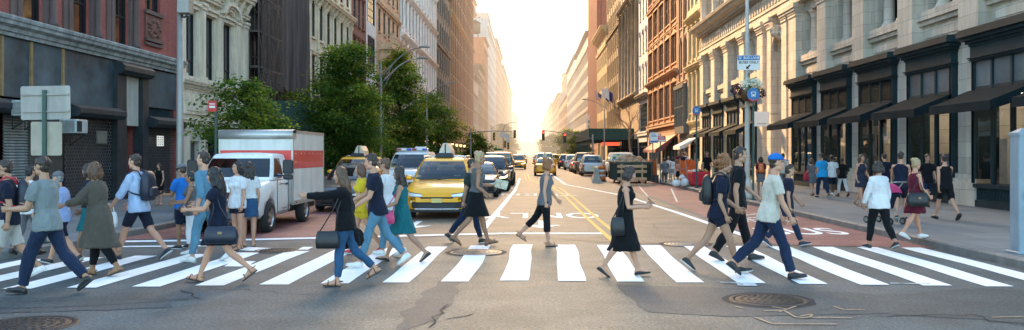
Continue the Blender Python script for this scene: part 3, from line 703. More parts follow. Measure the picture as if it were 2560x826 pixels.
def net_drape(Z0, Z1, x, z0, z1, n=40, seed=0):
    b = MB(); rows = 22; g_ = []
    for j in range(rows+1):
        z = z0 + (z1-z0)*j/rows; r = []
        for i in range(n+1):
            t_ = i/n; fold = .22*abs(math.sin(t_*PI*3.0+seed)) + .10*noise.noise(Vector((t_*14+seed, z*.12, 3))) + .05*noise.noise(Vector((t_*30, z*.5, 7)))
            edge = .5*noise.noise(Vector((t_*6+seed, 0, 0))) if j == 0 else 0
            r.append((x + fold, Z0 + (Z1-Z0)*t_, z + edge))
        g_.append(r)
    for j in range(rows):
        for i in range(n): b.face([g_[j][i], g_[j][i+1], g_[j+1][i+1], g_[j+1][i]], 0, True)
    return b.build('debris_net', NET)
for k, (a, c, s_) in enumerate(((48.9,55.6,.4),)):
    o = net_drape(a, c, FL + .45, 5.6, 22, 60, s_); tag(o, 'brown debris netting hanging in long folds over the scaffold', 'netting')
m = MATS['debris_net'].copy(); m.name = 'debris_net_thin'; nt = m.node_tree; ou = nt.nodes['Material Output']; tb = node(nt, 'ShaderNodeBsdfTransparent'); mx = node(nt, 'ShaderNodeMixShader'); mx.inputs[0].default_value = .45
nt.links.new(nt.nodes['Principled BSDF'].outputs[0], mx.inputs[1]); nt.links.new(tb.outputs[0], mx.inputs[2]); nt.links.new(mx.outputs[0], ou.inputs[0]); NETT = m
b = MB()
for j in range(14):
    for i in range(16):
        q = lambda i, j: (1.18+.06*noise.noise(Vector((i*.7,j*.5,1))), 44.8+(48.9-44.8)*i/16, 5.4+16*j/14)
        b.face([(FL+q(i,j)[0]-.4,*q(i,j)[1:]),(FL+q(i+1,j)[0]-.4,*q(i+1,j)[1:]),(FL+q(i+1,j+1)[0]-.4,*q(i+1,j+1)[1:]),(FL+q(i,j+1)[0]-.4,*q(i,j+1)[1:])], 0, True)
tag(b.build('debris_net', NETT), 'thin dark see-through netting over the left half of the scaffold', 'netting')
# green sidewalk sheds
SHEDG = mat('shed_green', (.018,.065,.045), .6, .25, 1.5, .2, 10., streak=.3); PLY = mat('shed_ply', (.05,.05,.045), .8)
def shed(Z0, Z1, x0, x1, zt, zb, label):
    t = thing('sidewalk_shed', label, 'sidewalk shed', (x0, Z0, .15)); W_ = x1-x0; L_ = Z1-Z0; zt -= .15; zb -= .15; s_ = 1 if W_ > 0 else -1; a, c = min(0,W_), max(0,W_)
    b = MB(); b.box(a, c, 0, .06, zb, zt); b.box(a, c, L_-.06, L_, zb, zt); b.box(-.03, .03, .065, L_-.065, zb, zt)
    for k in range(int(abs(W_)/1.2)+1): x = s_*k*1.2; b.box(x-.03, x+.03, -.03, -.002, zb, zt)
    b.build('parapet', SHEDG, t)
    d = MB(); d.box(a+.04, c-.04, .07, L_-.07, zb-.02, zb+.1); d.build('deck', PLY, t)
    n = max(2, int(L_/2.4)); PM = mat('shed_pipe', (.05,.10,.08), .5, .3)
    for k in range(n+1):
        y = .15 + (L_-.3)*k/n
        for x in (s_*.12, W_-s_*.35): p = MB(); p.tube([(x,y,0),(x,y,zb)], .05, 8); p.build('pipe_post', PM, t)
        if k < n: p = MB(); p.tube([(s_*.12,y,zb-.9),(s_*.12,y+(L_-.3)/n,zb-.1)], .025, 6); p.tube([(s_*.12,y,zb-.1),(s_*.12,y+(L_-.3)/n,zb-.9)], .025, 6); p.build('cross_brace', PM, t)
    for y in (.2, L_-.2): p = MB(); p.tube([(s_*.12,y,zb-.05),(W_-s_*.35,y,zb-.05)], .06, 8); p.build('beam', PM, t)
    return t
shed(46.2, 56.8, -9.9, -14.3, 4.75, 3.2, 'dark green sidewalk shed behind the trees under the netted building')
b = MB(); b.box(0,.02,0,.55,0,.75); b.box(.021,.024,.05,.5,.45,.7,1)
t = b.build('notice', [mat('white_sign', (.75,.74,.7), .5, .08), mat('sign_red', (.55,.03,.03), .5, .1)], None, (-9.85,46.4,3.5)); t.rotation_euler = (0,0,-PI/2); tag(t, 'small red and white permit notice on the green shed above the truck', 'notice')
# --- L4 .. L10; L4 to L6 heightened out of view to block sun
C2 = plain('pale_yellow_stone', (.70,.60,.42), .3)
B = Bld('pale_building', 'pale yellow stone building with slim paired windows behind the biggest tree', 'building', -1, 57.0, 71.0, 48, C2)
B.opening(.8, 6, 0, 4, .4, 'void'); B.op.pop()
B.floors([5.0, 8.9, 12.8, 16.7], 6, 3.9, .46, .68, 'sash', WOODF, hood=True, vis=16); B.belt(4.5, .4, .2); B.belt(8.6); B.cornice(12.4, .6, .55, brack=1.1); B.belt(16.4); B.cornice(21.5, 1, .8, brack=1.)
for i in range(7): B.pier(.2+i*2.2, .55+i*2.2, 5, 12.3, .14, True)
shopfront(B, .6, 6.6, 4.0, DKMET, mat('shop_sign_dark', (.05,.05,.055), .5), 3); shopfront(B, 7.4, 13.4, 4.0, WOODF, BEIGE, 3); B.finish()
C3 = plain('dark_red_stone', (.20,.075,.05), .25)
B = Bld('brownstone_building', 'narrow dark red brownstone with hooded windows', 'building', -1, 71.0, 77.4, 46, C3)
B.floors([4.8, 8.4, 12, 15.6], 3, 3.6, .44, .66, 'sash', WOODF, hood=True, vis=17); B.belt(4.4, .4, .2); B.cornice(19.5, .9, .7, brack=.8); shopfront(B, .5, 5.9, 4.0, DKMET, BEIGE, 3); B.finish()
C4 = plain('white_render', (.66,.64,.60), .2)
B = Bld('white_building', 'narrow white building with big black gridded windows', 'building', -1, 77.4, 82.4, 46, C4)
for z in (4.8, 9.4, 14.0): B.opening(.7, 4.3, z, z+3.4, .1, 'grid', BLACKF, 0, 1)
B.belt(4.2, .3, .12); shopfront(B, .5, 4.5, 3.9, BLACKF, C4, 2); B.finish()
C5 = stone('orange_limestone', (.66,.42,.24))
B = Bld('balcony_building', 'orange limestone building with a stone balcony on carved brackets', 'building', -1, 82.4, 97.5, 70, C5)  # unseen upper part raised to block sun from the near right facades
B.floors([5, 9, 17, 21], 5, 4, .42, .66, 'pair', WOODF, arch=0, ped=True, vis=21); B.floors([13], 5, 4, .42, .7, 'pair', WOODF, arch=1); B.belt(4.4, .5, .25); B.belt(8.6); B.belt(16.5, .3, .2); B.belt(20.7)
for i in range(6): B.pier(.1+i*3.06, .7+i*3.06, 5, 12, .18, True)
b = MB(); b.box(0, 1.5, .8, 15.4, 12.2, 12.6); b.box(1.35, 1.5, .8, 15.4, 13.35, 13.5)
for i in range(36): b.lathe([(.06,12.6),(.09,12.8),(.05,13.05),(.06,13.35)], 1.42, 1.0+i*.405, 6)
for i in range(6): b.box(1.3, 1.56, .75+i*2.86, 1.15+i*2.86, 12.6, 13.6)
b.box(0,1.5,.8,.95,13.35,13.5); b.box(0, 1.6, .7, 15.5, 12.02, 12.19)
b.build('balcony', C5, B.root)
for i in range(6):
    b = MB(); y = 1.2+i*2.75; b.loft([[(0,yy,9.9),(.25,yy,10.0),(.35,yy,10.5),(.8,yy,11.2),(1.3,yy,11.6),(1.35,yy,12.0),(0,yy,12.0)] for yy in (y-.3,y+.3)], 0, True, False); b.ell((.55,y,10.35),(.3,.28,.3),8,6); b.build('bracket', C5, B.root)
B.cornice(25.5, 1.2, 1.0, brack=1.2)
shopfront(B, .8, 7.6, 4, DKMET, BEIGE, 4); shopfront(B, 8.4, 15.3, 4, GREENF, None, 4); B.finish()
C6 = plain('white_terracotta', (.84,.77,.68), .22)
B = Bld('ornate_white_building', 'long ornate white building with arched windows and heavy hoods', 'building', -1, 97.5, 135, 28, C6)
B.floors([5.2, 10.4, 15.6, 20.8], 12, 5.2, .42, .66, 'pair', CREAMF, arch=0, hood=True, piers=.10, pw=.5, vis=19, z_off=1.2)
for z in (10.0, 15.2, 20.4): B.cornice(z, .6, .5, dent=.6)
B.cornice(4.4, .7, .5); B.cornice(26.4, 1.4, 1.2, brack=1.5)
B.w.box(-14, -1.5, .01, 23.5, 28.0, 76);  # unseen tower added above the roof to block sun from near right facades
for k in range(4): shopfront(B, .9+k*9, 8.9+k*9, 4.2, (DKMET, GREENF, WOODF, DKMET)[k], BEIGE if k % 2 else None, 4)
B.finish()
C7 = stone('grey_brown_stone', (.34,.27,.20))
B = Bld('loft_building', 'grey brown loft building with rows of wide triple windows', 'building', -1, 135, 158, 31.5, C7)
B.floors([5.5, 10.2, 14.9, 19.6, 24.3], 6, 4.7, .72, .66, 'tri', WOODF, hood=False, piers=.12, pw=.6, vis=26, d=.12); B.belt(5, .4, .25); B.belt(19.3, .4, .3); B.cornice(30, 1.3, 1.1, dent=.7)
shopfront(B, .8, 11, 4.4, DKMET, None, 5); shopfront(B, 12, 22.3, 4.4, DKMET, BEIGE, 5); B.finish()
C8 = plain('red_pier_brick', (.31,.125,.07), .2); TANST = plain('tan_terracotta', (.62,.43,.24))
B = Bld('pier_building', 'tall red brown building with close vertical piers and tan bands', 'building', -1, 158, 222, 44, C8, TANST)
B.floors([8+4.1*k for k in range(8)], 16, 4.1, .62, .74, None, None, sill=True, hood=False, piers=.14, pw=.9, embed=True, double=2, d=.10, z_off=.7)
for z in (4.2, 7.4, 27.8): B.cornice(z, .8, .7)
for z in range(5): pass
for i in range(17): B.t.box(.142, .2, .35+i*3.95-.2, .35+i*3.95+.2, 8, 41)
for i in range(7): B.opening(2+i*8.8, 8.6+i*8.8, .3, 4.0, .6, None)
B.cornice(42, 1.8, 1.6, dent=1.2); B.finish()
def far(name, label, side, Z0, Z1, H, m, nb, fh=4., tm=None, cor=1., embed=True, piers=.08, wf=.56, setback=0, base=5, depth=18, dbl=1):
    B = Bld(name, label, 'building', side, Z0, Z1, H, m, tm, depth, None, setback)
    n = int((H-base-2.5)/fh)
    B.floors([base+fh*k for k in range(n)], nb, fh, wf, .62, None, None, sill=False, hood=False, piers=piers, pw=.6, embed=True, double=dbl, d=.10)
    B.cornice(base-.7, .6, .5); B.belt(base+fh*n-.1, .5, .3); B.belt(base+fh*2-.2, .4, .25)
    if cor: B.cornice(H-1.1*cor-.05, 1.1*cor, 1.0*cor, dent=1.2)
    for k in range(int((Z1-Z0)/9)): B.opening(1+k*9, 8.6+k*9, .3, base-1.2, .6, None)
    B.finish(); return B
def tank(x, y, z, label):
    t = thing('water_tank', label, 'water tank', (x, y, z)); b = MB(); b.lathe([(1.9,3),(1.9,6.4)], 0, 0, 20); b.build('barrel', mat('tank_wood', (.14,.09,.06), .9, .3, stretch=(6,6,.3)), t)
    b = MB(); b.lathe([(2.1,6.41),(.02,7.9)], 0, 0, 20); b.build('roof', ROOFM, t)
    for k in range(4): q = MB(); a = PI/4+k*PI/2; q.tube([(1.6*math.cos(a),1.6*math.sin(a),0),(1.4*math.cos(a),1.4*math.sin(a),3)], .12, 6); q.build('leg', DKMET, t)
PCH = plain('peach_stone', (.50,.36,.25)); PALE = plain('pale_stone', (.56,.48,.40)); ORB = plain('orange_brick', (.42,.20,.10)); TAN = plain('tan_stone', (.45,.33,.21)); WHT = plain('off_white_stone', (.6,.55,.5))
far('pale_lowrise', 'low pale building just past the red pier building with a bracketed cornice', -1, 222, 246, 23, PALE, 7, 4.2)
far('setback_tower', 'pale tower rising behind the low pale building on the left', -1, 224, 262, 45, WHT, 8, 3.9, setback=4)
far('orange_lowrise', 'orange building of middle height with white window bands', -1, 246, 276, 28, TAN, 8, 4)
far('brick_tower', 'orange brick tower with a flat roof on the left of the avenue', -1, 276, 300, 40, ORB, 7, 3.9, cor=.6)
far('white_slab', 'tall off white slab building on the left', -1, 300, 372, 50, WHT, 14, 3.8, cor=.5)
far('peach_tower', 'peach stone tower beyond the white slab', -1, 372, 455, 53, PCH, 14, 4., cor=.8)
far('dark_tower', 'darker brown building beyond the peach tower', -1, 455, 560, 50, C7, 14, 4.)
far('tan_tower', 'tan building where the left row drops toward the horizon', -1, 560, 700, 50, TAN, 16, 4.4)
far('pink_block', 'pale pink block standing alone near the left vanishing point', -1, 780, 1000, 40, WHT, 18, 5)
far('stepped_tower', 'slim stepped tower standing back behind the white slab on the left', -1, 306, 330, 60, ORB, 6, 3.9, setback=6, cor=.6)
far('far_setback', 'narrow tower set back above the peach stone tower', -1, 395, 425, 68, PALE, 6, 4., setback=5, cor=.6)
far('far_corner_tower', 'dark slim tower near the end of the left row', -1, 600, 640, 62, C7, 6, 4., setback=3, cor=.6)
tank(-19, 290, 40.3, 'roof water tank on the orange brick tower at left'); tank(-21, 346, 50.3, 'roof water tank on the white slab building')
tank(-20, 240, 45.3, 'wooden roof water tank on the setback tower')
# ---------------------------------------------------------------- right side of the avenue
LIME = stone('limestone', (.58,.51,.41), 1.15, .52, .22, .1); BOXG = mat('shopfront_green', (.016,.032,.038), .6, .25, 1.5, .05, 8., spec=.15); CANV = mat('awning_canvas', (.010,.018,.022), .9, .2, 2., .3, 60., spec=.06)
SHOPGL = glass_clear('shop_glass', (.82,.85,.84)); ROOMM = mat('shop_room', (.5,.46,.4), .8, .4, 1.5); ROOMF = mat('shop_floor', (.2,.17,.13), .5, .2)
B = Bld('department_store', 'limestone department store with pilasters, stone columns and dark green shopfront boxes on the right', 'building', 1, 14.0, 71.3, 24, LIME, LIME, 20); Y = B.Y
PIL = [27.6-9.3, 27.6-4.65, 27.6, 32.25, 36.9, 41.5, 46.1]; PIL2 = [52.6, 57.2, 61.8, 66.2, 70.5]
def pilaster(c, w_=1.25, p=.42):
    y = Y(c); t = MB(); t.box(-.02, p, y-w_/2, y+w_/2, 1.05, 9.15)
    t.box(-.02, p+.22, y-w_/2-.2, y+w_/2+.2, 0, .75); t.box(-.02, p+.16, y-w_/2-.14, y+w_/2+.14, .752, .88); t.box(-.02, p+.08, y-w_/2-.07, y+w_/2+.07, .882, 1.05)
    for k, (z0, z1, e) in enumerate(((9.152,9.25,.05),(9.252,9.32,.02),(9.322,9.45,.07),(9.452,9.6,.13),(9.602,9.85,.19))): t.box(-.02, p+e, y-w_/2-e, y+w_/2+e, z0, z1)
    t.build('pilaster', LIME, B.root)
for c in PIL + PIL2: pilaster(c)
pilaster(50.6, .8); pilaster(47.6, .9)
bays = [(PIL[i], PIL[i+1]) for i in range(len(PIL)-1)] + [(PIL2[i], PIL2[i+1]) for i in range(len(PIL2)-1)]
for i, (a, c) in enumerate(bays):
    y0, y1 = sorted((Y(a), Y(c))); y0 += .66; y1 -= .66; m_ = (y0+y1)/2
    B.opening(y0, y1, 6.95, 9.3, .75, 'void'); 
    me_b = MB(); me_b.box(-.8, -.72, y0, y1, 6.95, 9.3); 
    q = MB(); q.face([(-.70,y0,6.95),(-.70,y1,6.95),(-.70,y1,9.3),(-.70,y0,9.3)]); o = q.build('recessed_window', PANES[3], B.root)
    f = MB()
    for k in range(4): yy = y0+.12+(y1-y0-.24)*k/3; f.box(-.69, -.6, yy-.06, yy+.06, 6.95, 9.3)
    f.box(-.69, -.62, y0, y1, 8.5, 8.6); f.build('frame', BLACKF, o)
    for s_ in (.30, .70): B.column(y0+(y1-y0)*s_, 6.95, 9.3, .23, -.28, 16)
    for s_ in (0, 1): B.t.box(-.5, -.05, (y0 if s_ == 0 else y1-.28), (y0+.28 if s_ == 0 else y1), 6.95, 9.3)
    q = MB(); q.box(.002, .26, y0-.02, y1+.02, 6.62, 6.94); q.box(.002, .16, y0-.02, y1+.02, 6.45, 6.61); q.build('sill', LIME, B.root); q = MB(); q.box(.002, .07, y0+.2, y1-.2, 5.85, 6.3); q.box(.002,.1,y0+.35,y1-.35,5.95,6.2); q.build('apron_panel', LIME, B.root)
# great arched entrance
a0, a1 = Y(50.2), Y(48.05)
B.opening(a0, a1, 0, 8.75, 1.6, 'void', None, 1); m_ = (a0+a1)/2; r = (a1-a0)/2
B.archhood(a0, a1, 8.75-r, .25, .42, None, 18); B.archhood(a0+.0, a1, 8.75-r, .38, .14, None, 18)
for y in (a0-.3, a1+.05): B.t.box(.002, .4, y-.1, y+.35, 6.05, 6.5); B.t.box(.002, .3, y-.04, y+.29, 6.5-.62, 6.04); B.t.box(.002, .22, y, y+.25, .3, 5.85)
B.t.loft([[(.1,m_-.28,8.7),(.1,m_+.28,8.7),(.1,m_+.2,8.3),(.1,m_-.2,8.3)],[(.75,m_-.38,9.35),(.75,m_+.38,9.35),(.55,m_+.22,8.55),(.55,m_-.22,8.55)]], 0, True, False)
for q in range(7): B.t.ell((.45+.1*math.sin(q), m_-.24+.08*q, 8.75+.12*(q % 3)), (.22,.12,.2), 8, 6)
b = MB(); b.face([(-1.5,a0,0),(-1.5,a1,0),(-1.5,a1,8.7),(-1.5,a0,8.7)]); o = b.build('entrance_glazing', PANES[3], B.root)
b = MB()
for k in range(4): y = a0+(a1-a0)*k/3; b.box(-1.49, -1.38, y-.06, y+.06, 0, 8.6)
for z in (2.6, 3.4, 5.6): b.box(-1.49, -1.37, a0, a1, z, z+.14)
b.build('frame', BLACKF, o)
# entablature and floors above
B.t.box(-.02, .44, .01, B.L-.01, 9.852, 10.25); B.t.box(-.02, .50, .01, B.L-.01, 10.252, 10.4); B.t.box(-.02, .40, .01, B.L-.01, 10.402, 11.2)
for i in range(int(B.L/.62)): B.t.box(.402, .46, .2+i*.62, .5+i*.62, 10.5, 11.1)
B.cornice(11.2, 1.0, 1.35, dent=.5)
for (a, c) in bays:
    y0, y1 = sorted((Y(a), Y(c)))
    for z in (13.2, 18.4):
        B.opening(y0+.8, y0+2.1, z, z+3.3, .5, 'sash' if z < 18 and a > 50 else None, WOODF); B.opening(y1-2.1, y1-.8, z, z+3.3, .5, 'sash' if z < 18 and a > 50 else None, WOODF)
    B.column(y0+.15, 12.6, 17.2, .3, .2); 
B.belt(17.3, .5, .4); B.cornice(22.6, 1.2, 1.1, dent=.6)
# dark green shopfront boxes
def shopbox(Za, Zb, kind, label=None, out=.62, aw=True, posters=()):
    y0, y1 = sorted((Y(Za), Y(Zb))); near = y1    # local y grows toward the camera on this side
    B.opening(y0+.02, y1-.02, 0, 5.0, 3.2, 'void')
    b = MB()
    b.box(-.2, out, y0, y0+.16, .0, 5.0); b.box(-.2, out, y1-.16, y1, .0, 5.0)          # end posts and cheeks
    b.box(-.2, out, y0+.16, y1-.16, 0, .22); b.box(-.2, out-.05, y0+.16, y1-.16, .22, .62); b.box(-.2, out+.04, y0+.16, y1-.16, .62, .74)
    for k in range(int((y1-y0-.5)/.16)): # lattice grille in the plinth
        yy = y0+.3+k*.16
        b.loft([[(out-.049,yy-.012,.26),(out-.049,yy+.012,.26),(out-.049,yy+.15,.58),(out-.049,yy+.126,.58)],[(out-.03,yy-.012,.26),(out-.03,yy+.012,.26),(out-.03,yy+.15,.58),(out-.03,yy+.126,.58)]], 0, True, False)
    b.box(-.2, out-.02, y0+.16, y1-.16, 3.55, 3.82); b.box(-.2, out-.02, y0+.16, y1-.16, 4.62, 4.7)
    b.box(-.2, out+.03, y0-.02, y1+.02, 4.7, 5.12); b.box(-.2, out-.01, y0, y1, 5.0, 5.001)
    for k in range(3): b.box(-.2, out+.05+.03*k, y0-.03-.03*k, y1+.03+.03*k, 4.66+.05*k-.03, 4.66+.05*k)
    n = 3
    for k in range(n+1): yy = y0+.1+(y1-y0-.2)*k/n; b.box(out-.14, out, max(y0,yy-.045), min(y1,yy+.045), .74, 4.62)
    o = b.build('shopfront', BOXG, B.root, label=label)
    c = MB(); e = out
    for z0, z1, p in ((5.121,5.2,.06),(5.201,5.3,.14),(5.301,5.42,.24),(5.421,5.6,.34),(5.601,5.66,.30)): c.box(-.05, e+p, y0-p, y1+p, z0, z1)
    c.build('cornice', BOXG, o)
    for k in range(n):
        a_, c_ = y0+.1+(y1-y0-.2)*k/n+.03, y0+.1+(y1-y0-.2)*(k+1)/n-.03; p = MB(); p.face([(out-.07,a_,.74),(out-.07,c_,.74),(out-.07,c_,3.6),(out-.07,a_,3.6)]); p.build('display_window', SHOPGL, o)
        u = MB()
        if kind == 'louvre':
            for q in range(10): zz = 3.84+q*.078; u.face([(out-.09,a_,zz),(out-.09,c_,zz),(out-.03,c_,zz+.045),(out-.03,a_,zz+.045)]) ; u.face([(out-.03,a_,zz+.045),(out-.03,c_,zz+.045),(out-.035,c_,zz+.06),(out-.035,a_,zz+.06)])
            u.face([(out-.13,a_,3.82),(out-.13,c_,3.82),(out-.13,c_,4.62),(out-.13,a_,4.62)]); u.build('louvre', BOXG, o)
        else: u.face([(out-.07,a_,3.82),(out-.07,c_,3.82),(out-.07,c_,4.62),(out-.07,a_,4.62)]); u.build('transom_window', dark_glass('window_glass_haze', (.13,.15,.155), .12), o)
    if kind != 'louvre':
        for yy in (y0-.002, y1+.002):
            u = MB(); u.box(.05, out-.16, yy-.004, yy+.004, .8, 3.5); u.box(.05, out-.16, yy-.004, yy+.004, 3.85, 4.6); u.build('side_window', PANES[3], o)
    # the room behind the glass
    r_ = MB(); r_.face([(-3.0,y0,.1),(-3.0,y1,.1),(-3.0,y1,4.9),(-3.0,y0,4.9)]); r_.face([(-3.,y0,.5),(out-.15,y0,.5),(out-.15,y1,.5),(-3.,y1,.5)], 1); r_.face([(-3.,y0,3.6),(out-.15,y0,3.6),(out-.15,y1,3.6),(-3.,y1,3.6)])
    rr = random.Random(int(Za*7))
    for k in range(7):
        yy = y0+.4+rr.random()*(y1-y0-.8); xx = -2.6+rr.random()*2.2; h = .5+rr.random()*1.3; r_.box(xx, xx+.3+rr.random()*.5, yy-.2, yy+.25, .5, .5+h, 2+k % 4)
    for q in range(3): r_.box(-2.4+q*.9, -2.1+q*.9, y0+.4, y1-.4, 3.52, 3.56, 6)  # glowing ceiling strips added to brighten the display rooms
    r_.build('display_room', [ROOMM, ROOMF, mat('display_white', (.6,.58,.54), .6), mat('display_red', (.5,.05,.05), .5), mat('display_blue', (.08,.16,.3), .5), mat('display_wood', (.2,.12,.06), .6), mat('added_ceiling_lamp', (.8,.7,.55), .5, .05, emit=((1,.90,.76), 6.))], o)
    for (f, z, ww, h) in posters:
        yy = y0+(y1-y0)*f; p = MB(); X = out-.10
        p.face([(X,yy-ww,z),(X,yy+ww,z),(X,yy+ww,z+h),(X,yy-ww,z+h)]); p.face([(X+.004,yy-ww*.7,z+h),(X+.004,yy+ww*.7,z+h),(X+.004,yy+ww*.25,z+h*.45),(X+.004,yy-ww*.2,z+h*.45)], 1)
        p.build('window_poster', [mat('poster_white', (.7,.68,.66), .6), mat('poster_red', (.5,.06,.08), .6)], o)
    if aw:
        awning(o, y0-.15, y1+.05, 3.72, 1.28, .52, CANV, .27, out)
    return o
for k, Za in enumerate((18.95, 23.6, 28.26, 32.9, 37.6, 42.2)):
    shopbox(Za, Za+3.4, 'louvre' if k in (3, 4, 5) else 'glass', ['dark green shopfront with tall clear transom panes', 'dark green shopfront with tall clear transom panes', 'dark green shopfront with plain upper panes beside the near pilaster', 'dark green shopfront with slatted louvres, nearest of the louvred ones', 'dark green shopfront with slatted louvres in the middle', 'dark green shopfront with slatted louvres beside the arch'][k], posters=[(.3,2.5,.35,.75),(.7,2.4,.3,.8)] if k in (3,4) else [(.8,2.4,.3,.9)] if k == 5 else [])
for (a, c) in ((53.3,56.5),(57.9,61.1),(62.5,65.6),(66.9,69.8)): shopbox(a, c, 'glass', None, .5)
B.finish()
# --- R2 cream, R2b tan gothic, R3 orange brown, R4 white, R5 .. far
CR = plain('butter_stone', (.58,.47,.27), .25)
B = Bld('butter_building', 'butter yellow stone building with tall windows next to the department store', 'building', 1, 71.3, 78.0, 24, CR); Y = B.Y
for z in (4.9, 9.7, 13.9, 18.0): B.floors([z], 3, 4.2, .62, .76, 'tall', CREAMF, sill=True, hood=False, d=.12, z_off=.5)
for z in (9.0, 13.4, 17.6): B.cornice(z, .6, .6, dent=.4)
for z in (13.8,): B.t.box(.002,.3,.3,6.4,z+.2,z+.9)
for i in range(4): B.pier(.15+i*1.95, .5+i*1.95, 4.6, 9, .2, True); B.pier(.15+i*1.95, .5+i*1.95, 9.8, 13.3, .2, True)
B.cornice(4.2, .4, .35); B.cornice(22.5, 1.2, 1.1, brack=.9)
o = shopfront(B, .5, 6.2, 3.9, BLACKF, CR, 2); awning(o, .6, 3.9, 3.1, 1.5, .75, mat('white_canvas', (.62,.60,.55), .8), .3, .1); B.finish()
TG = plain('tan_gothic', (.42,.26,.17), .25); GREYBAY = mat('grey_bay', (.10,.105,.10), .5, .2)
B = Bld('gothic_building', 'slim tan gothic building with pointed windows and a grey glazed bay', 'building', 1, 78.0, 83.4, 27, TG); Y = B.Y
for z in (9.0, 13.4, 17.8): B.floors([z], 2, 4.4, .5, .8, 'tall', WOODF, arch=1, sill=True, d=.12, z_off=.5)
for i in range(3): B.pier(.1+i*2.4, .5+i*2.4, 8.4, 24, .14)
B.belt(8.3, .3, .3)
b = MB(); b.box(0, .5, .3, 5.1, 3.6, 4.3); b.box(0, .6, .25, 5.15, 7.9, 8.25)
for i in range(6): b.box(0, .55, .3+i*.93, .42+i*.93, 4.3, 7.9)
b.box(0, .52, .3, 5.1, 6.1, 6.2); o = b.build('bay_window', GREYBAY, B.root); b = MB(); b.face([(.4,.35,4.3),(.4,5.05,4.3),(.4,5.05,7.9),(.4,.35,7.9)]); b.build('pane', PANES[1], o)
shopfront(B, .5, 4.9, 3.5, mat('taupe_shop', (.16,.14,.12), .6), GREYBAY, 2); B.cornice(25, 1., .9); B.finish()
OR = plain('orange_terracotta', (.44,.20,.09), .25, .18); OR2 = plain('orange_trim', (.48,.27,.15), .2)
B = Bld('terracotta_building', 'orange brown terracotta building with wide banks of tall windows', 'building', 1, 83.4, 105, 29, OR, OR2); Y = B.Y
B.floors([5.0, 10.4, 14.8, 19.2, 23.6], 5, 4.6, .74, .72, 'pair', WOODF, sill=True, hood=False, piers=.14, pw=.5, double=2, d=.12, vis=21, z_off=.6); B.belt(4.6, .4, .3); B.cornice(9.6, .6, .6); B.belt(14.5); B.belt(18.8, .3, .3); B.cornice(27.2, 1.3, 1.2, brack=1.1)
for i in range(5):
    for z in (9.0, 13.9, 18.4): B.pediment(.8+i*4.2, 3.9+i*4.2, z, .5, .15)
o = shopfront(B, .8, 9.6, 4.0, mat('taupe_shop', (.16,.14,.12), .6), None, 5); o2 = shopfront(B, 11, 20.8, 4.0, mat('taupe_shop', (.16,.14,.12), .6), OR2, 5)
awning(o2, 11.2, 20.6, 3.6, 2.1, 1.5, mat('maroon_canvas', (.20,.055,.045), .8), .3, .1, mat('rust_canvas', (.28,.12,.08), .8)); B.finish()
B = Bld('narrow_white_building', 'narrow white building with arched top windows over a glazed shop', 'building', 1, 105, 114.5, 33, plain('white_paint_stone', (.60,.56,.53), .2)); Y = B.Y
B.floors([9.5, 14, 18.5, 23, 27.5], 3, 4.5, .42, .68, 'sash', CREAMF, arch=1, vis=24); B.cornice(8.6, .8, .7, dent=.5, m=C7); B.opening(.6, 8.9, 4.6, 8.2, .3, 'grid', GREENF, 0, 1); B.belt(4.0, .5, .2)
shopfront(B, .6, 8.9, 3.8, DKMET, mat('white_sign', (.75,.74,.7), .5, .08), 3); B.cornice(31, 1.2, 1., brack=1.); B.finish()
B = Bld('columned_building', 'tan stone building with tall columns and a rough brick flank', 'building', 1, 114.5, 137, 44, stone('tan_ashlar', (.40,.28,.17), 1.4, .6)); Y = B.Y
B.floors([10+4.6*k for k in range(7)], 5, 4.6, .5, .66, 'sash', WOODF, vis=26, hood=True); B.cornice(9.2, .8, .8); B.cornice(23.6, .8, .9, brack=1.4); B.cornice(41.5, 1.8, 1.5, dent=.8)
for i in range(6): B.column(.6+i*4.2, 10, 23.4, .38, .1, 12)
shopfront(B, .8, 21.6, 4.4, DKMET, None, 7); B.finish()
B = Bld('olive_building', 'dark olive brown building with deep window rows', 'building', 1, 137, 161.5, 52, plain('olive_brick', (.26,.175,.09), .3)); 
B.floors([6+4.3*k for k in range(10)], 7, 4.3, .5, .62, None, None, sill=True, hood=False, piers=.08, embed=True, double=2); B.belt(5.2, .5, .4); B.belt(23, .4, .3); B.cornice(50, 1.5, 1.3); shopfront(B, 1, 23, 4.4, DKMET, BEIGE, 7); B.finish()
far('cream_cornice_building', 'cream building with a deep cornice in front of the tall red piers', 1, 161.5, 185, 26.5, plain('warm_cream', (.58,.42,.22), .2), 6, 4.4, cor=1.4)
B = Bld('red_pier_tower', 'very tall dark red tower with close vertical piers on the right', 'building', 1, 185, 213, 70, plain('red_tower_brick', (.30,.085,.045), .2), TANST)
B.floors([7+4*k for k in range(15)], 9, 4., .6, .7, None, None, sill=False, hood=False, piers=.14, pw=1.1, embed=True, d=.1)
for k in range(5): B.w.box(-1-k*3.4, -2.2-k*3.4, B.L, B.L+.45, 7, 70)
B.cornice(5, .8, .8); B.finish()
far('pale_block', 'pale flat fronted building past the red tower on the right', 1, 213, 272, 33, PALE, 12, 3.9, cor=.9)
far('cream_block', 'cream building with small roof structures on the right of the far avenue', 1, 272, 335, 34, WHT, 12, 3.9, cor=.8)
far('orange_block', 'lower orange brick building on the right of the far avenue', 1, 335, 430, 25, ORB, 14, 4., cor=.5)
far('stepped_tower', 'stepped peach tower far down the right side', 1, 430, 560, 33, PCH, 14, 4.2, cor=.8)
far('distant_block', 'hazy pale block near the right vanishing point', 1, 560, 760, 36, WHT, 16, 4.6)
far('distant_lowrise', 'hazy low block at the right vanishing point', 1, 760, 1050, 36, PALE, 16, 5)
far('right_setback_tower', 'pale tower set back above the cream block on the right', 1, 290, 318, 44, WHT, 6, 3.9, setback=5, cor=.6)
far('far_right_tower', 'slim peach tower rising behind the stepped tower on the right', 1, 470, 500, 47, PCH, 6, 4.2, setback=4, cor=.6)
